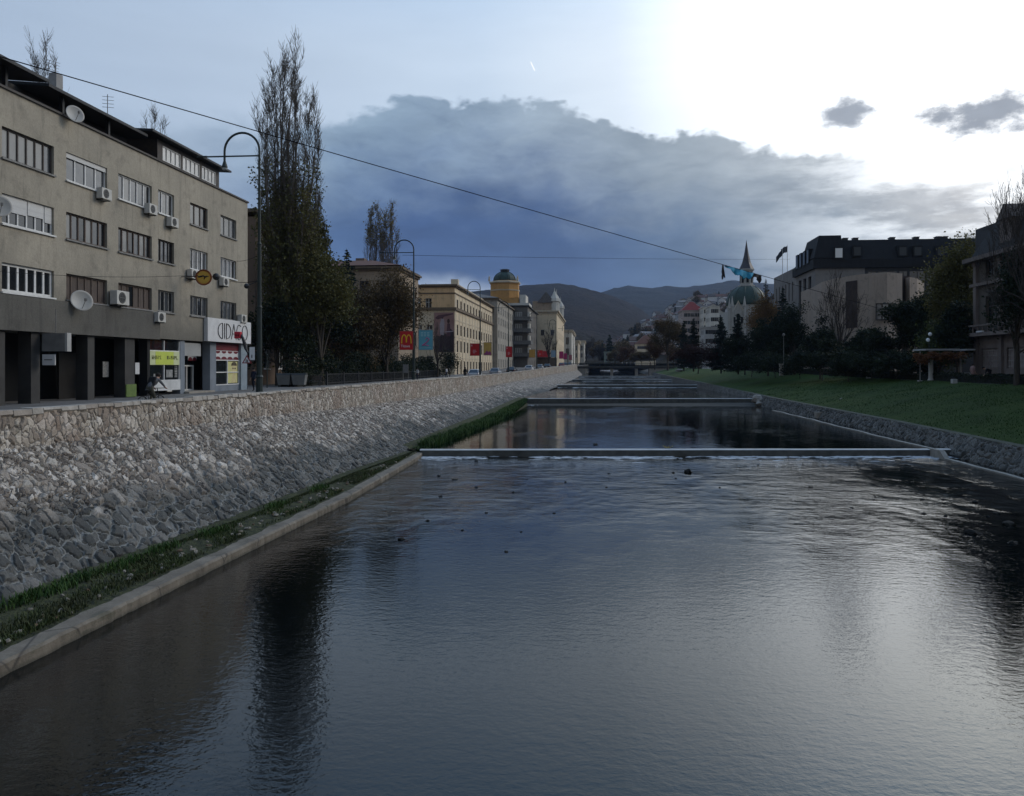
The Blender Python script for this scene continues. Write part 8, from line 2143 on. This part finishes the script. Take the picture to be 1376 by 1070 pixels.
mb = MB(); mb.arrays(*leaf_arrays(P, .22, rng)); mb.build('foliage', LM['dark'], t)
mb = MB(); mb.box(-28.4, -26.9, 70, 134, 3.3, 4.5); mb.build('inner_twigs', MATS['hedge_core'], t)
q = PY(359, 500, 66); t = wthing('thin_post', 'thin dark post standing left of the waste containers', 'post', (q.x, 66, 3.36))
mb = MB(); mb.tube([(q.x, 66, 3.36), (q.x, 66, PY(359, 477, 66).z)], .05, 8); mb.ball((q.x, 66, PY(359, 477, 66).z), .09, 8); mb.build('pole', M_lampg, t)
q = PY(545, 500, 102); t = wthing('info_board', 'small pale information board by the park railing under the red banner', 'sign', (q.x, 102, 3.4))
mb = MB(); mb.box(q.x - .3, q.x + .3, 102, 102.05, 4.4, 5.5); mb.build('panel', pmat('board_grey', (.36, .35, .34), (.22, .215, .21), 3, .6), t); mb = MB(); mb.tube([(q.x - .35, 102.02, 3.4), (q.x - .35, 102.02, 5.6)], .04, 6); mb.tube([(q.x + .35, 102.02, 3.4), (q.x + .35, 102.02, 5.6)], .04, 6); mb.build('posts', M_fgrey, t)
# ---- right bank things
for k, (u, v, w_, lab) in enumerate([(1167, 508.5, .62, 'white box on the upper lawn edge, left of the three'), (1282, 512.5, .5, 'greyish box on the upper lawn edge, right of the three'), (1236, 514, .3, 'smallest white box on the upper lawn edge between the other two')]):
    X = 32.2; q = PX(u, v, X); zz = q.z
    t = wthing('floodlight_box', lab, 'floodlight', (q.x, q.y, zz - .25), 'floodlight boxes on the lawn edge')
    mb = MB(); mb.box(q.x - .2, q.x + .2, q.y - w_ / 2, q.y + w_ / 2, zz - .2, zz + .2); mb.build('housing', pmat('box_white', (.46, .45, .43), (.36, .35, .34), 2, .6), t, bevel=.03); mb = MB(); mb.box(q.x - .06, q.x + .06, q.y - .06, q.y + .06, zz - .7, zz - .2); mb.build('stem', M_metal, t)
a = PX(1103, 553, 20.7); b_ = PX(1131, 536.5, 24.0)
t = wthing('drain_pipe', 'dark pipe sticking out of the low rubble wall up onto the lawn', 'pipe', tuple(a))
mb = MB(); mb.tube([a, a.lerp(b_, .5), b_], .13, 10); mb.build('pipe', M_metal, t)
mb = MB(); mb.box(a.x - .5, a.x + .3, a.y - .4, a.y + .4, a.z - .6, a.z - .05); mb.build('outlet_block', M_conc, t)
y = 112.0; q = PY(1053, 493, y); zb = zr(y); t = wthing('street_lamp', 'thin pale lamp post among the dark trees on the right promenade', 'street lamp', (q.x, y, zb))
mb = MB(); mb.lathe([(.12, 0), (.1, .4), (.05, .5), (.035, PY(1053, 452, y).z - zb)], (q.x, y, zb), 8); mb.build('pole', pmat('pole_pale', (.17, .175, .17), (.12, .125, .12), 3, .5), t); mb = MB(); mb.lathe([(.05, 0), (.16, .1), (.17, .3), (.04, .4)], (q.x, y, PY(1053, 452, y).z), 10); mb.build('lantern', M_fgrey, t)
mb = MB(); mb.box(q.x - .55, q.x - .1, y - .2, y + .2, zb, zb + 1.5); mb.box(q.x - .6, q.x - .05, y - .25, y + .25, zb + 1.5, zb + 1.62); tag(mb.build('stone_post', M_conc, loc=(q.x - .3, y, zb)), 'short pale stone post beside the thin lamp post on the right promenade', 'post')
y = 84.0; t = wthing('globe_lamp', 'lamp post with two white glass globes beside the vine pergola', 'street lamp', (PY(1248.5, 493, y).x, y, zr(y)))
x = PY(1248.5, 493, y).x; mb = MB(); mb.tube([(x, y, zr(y)), (x, y, PY(1248, 452, y).z)], [.07, .04], 8); mb.tube([(x, y, PY(1248, 459, y).z), PY(1247, 459.5, y)], .03, 5); mb.build('pole', M_lampg, t)
for u, v in ((1249.8, 449.3), (1247, 457)): mb = MB(); mb.ball(PY(u, v, y), .19, 14); mb.build('globe', pmat('white_globe', (.80, .80, .78), (.76, .76, .74), 3, .25), t, smooth=True)
# pergola
y = 82.0; x0, x1 = PY(1229, 493, y).x, PY(1300, 493, y).x; zb = zr(y); zt_ = PY(1260, 471, y).z
t = wthing('pergola', 'vine covered pergola with a pale roof edge and white column on the promenade', 'pergola', ((x0 + x1) / 2, y, zb))
mb = MB(); mb.box(PY(1243, 493, y).x, PY(1289, 493, y).x, y - .1, y + 3, zt_, zt_ + .16); mb.box(PY(1299, 493, y).x, PY(1310, 493, y).x, y - .1, y + 3, zt_, zt_ + .14); mb.build('roof_edge', pmat('roof_pale', (.40, .41, .41), (.31, .315, .315), 2, .6), t)
for u, w_, m_ in ((1252, .22, pmat('white_column', (.50, .48, .45), (.4, .385, .36), 2, .8)), (1237.5, .05, M_fgrey), (1292, .08, M_fgrey)):
    mb = MB(); x = PY(u, 493, y).x; mb.lathe([(w_ * 1.3, 0), (w_ * 1.3, .12), (w_, .2), (w_ * .85, zt_ - zb)], (x, y + .2, zb), 10); mb.build('column', m_, t)
rng = np.random.default_rng(3); n = 3600; uu = rng.beta(1.0, 2.0, n) * (x1 - x0) + x0; P = np.stack([uu, y - .4 + rng.normal(size=n) * .4, zt_ - .15 - np.abs(rng.normal(size=n)) * .33 - .2 * np.sin((uu - x0) * 2.2) ** 2], 1)
P[:, 2] += np.where(uu < x0 + 1.2, -.15, 0)
mb = MB(); mb.arrays(*leaf_arrays(P, .18, rng)); o = mb.build('climbing_vine', LM['vine'], None, loc=(x0, y, zb)); tag(o, 'orange autumn vine hanging over the front of the pergola', 'vine')
# flags on the modern building
for k, (u, v0, v1, lab) in enumerate([(1051.5, 334, 371, 'left flag pole with a dark limp flag on the right bank wing'), (1058, 329.5, 368, 'right and taller flag pole with a dark waving flag on the right bank wing')]):
    y = 176.0; q0, q1 = PY(u, v1 + 6, y), PY(u, v0, y); t = wthing('flag_pole', lab, 'flag', tuple(q0), 'flag poles')
    mb = MB(); mb.tube([q0, q1], [.07, .05], 6); mb.build('pole', pmat('pole_white', (.5, .5, .5), (.42, .42, .42), 2, .5), t)
    V = []; n = 10
    for i in range(n + 1):
        s_ = i / n; 
        for j_ in range(5):
            V.append((q1.x - s_ * 1.3 , y + .2 * math.sin(s_ * 8 + k), q1.z - .1 - j_ * .32 - s_ * (1.6 if k == 0 else .7) - .1 * math.sin(s_ * 9)))
    mb = MB(); mb.add(V, [(i * 5 + j_, (i + 1) * 5 + j_, (i + 1) * 5 + j_ + 1, i * 5 + j_ + 1) for i in range(n) for j_ in range(4)]); o = mb.build('cloth', pmat('flag_dark', (.05, .055, .07), (.03, .035, .04), 2, .8), t); o.modifiers.new('thickness', 'SOLIDIFY').thickness = .02
# ================================================================== air
def haze():
    mb = MB(); mb.box(-3600, 4200, -420, 4300, -3, 460)
    m = bpy.data.materials.new('haze_air'); m.use_nodes = True; t = m.node_tree
    t.nodes.remove(t.nodes['Principled BSDF'])
    v = t.nodes.new('ShaderNodeVolumePrincipled'); v.inputs['Color'].default_value = (.5, .68, 1, 1); v.inputs['Density'].default_value = .00007; v.inputs['Anisotropy'].default_value = 0
    t.links.new(v.outputs[0], t.nodes['Material Output'].inputs['Volume'])
    return stuff(mb.build('haze', m))
haze()
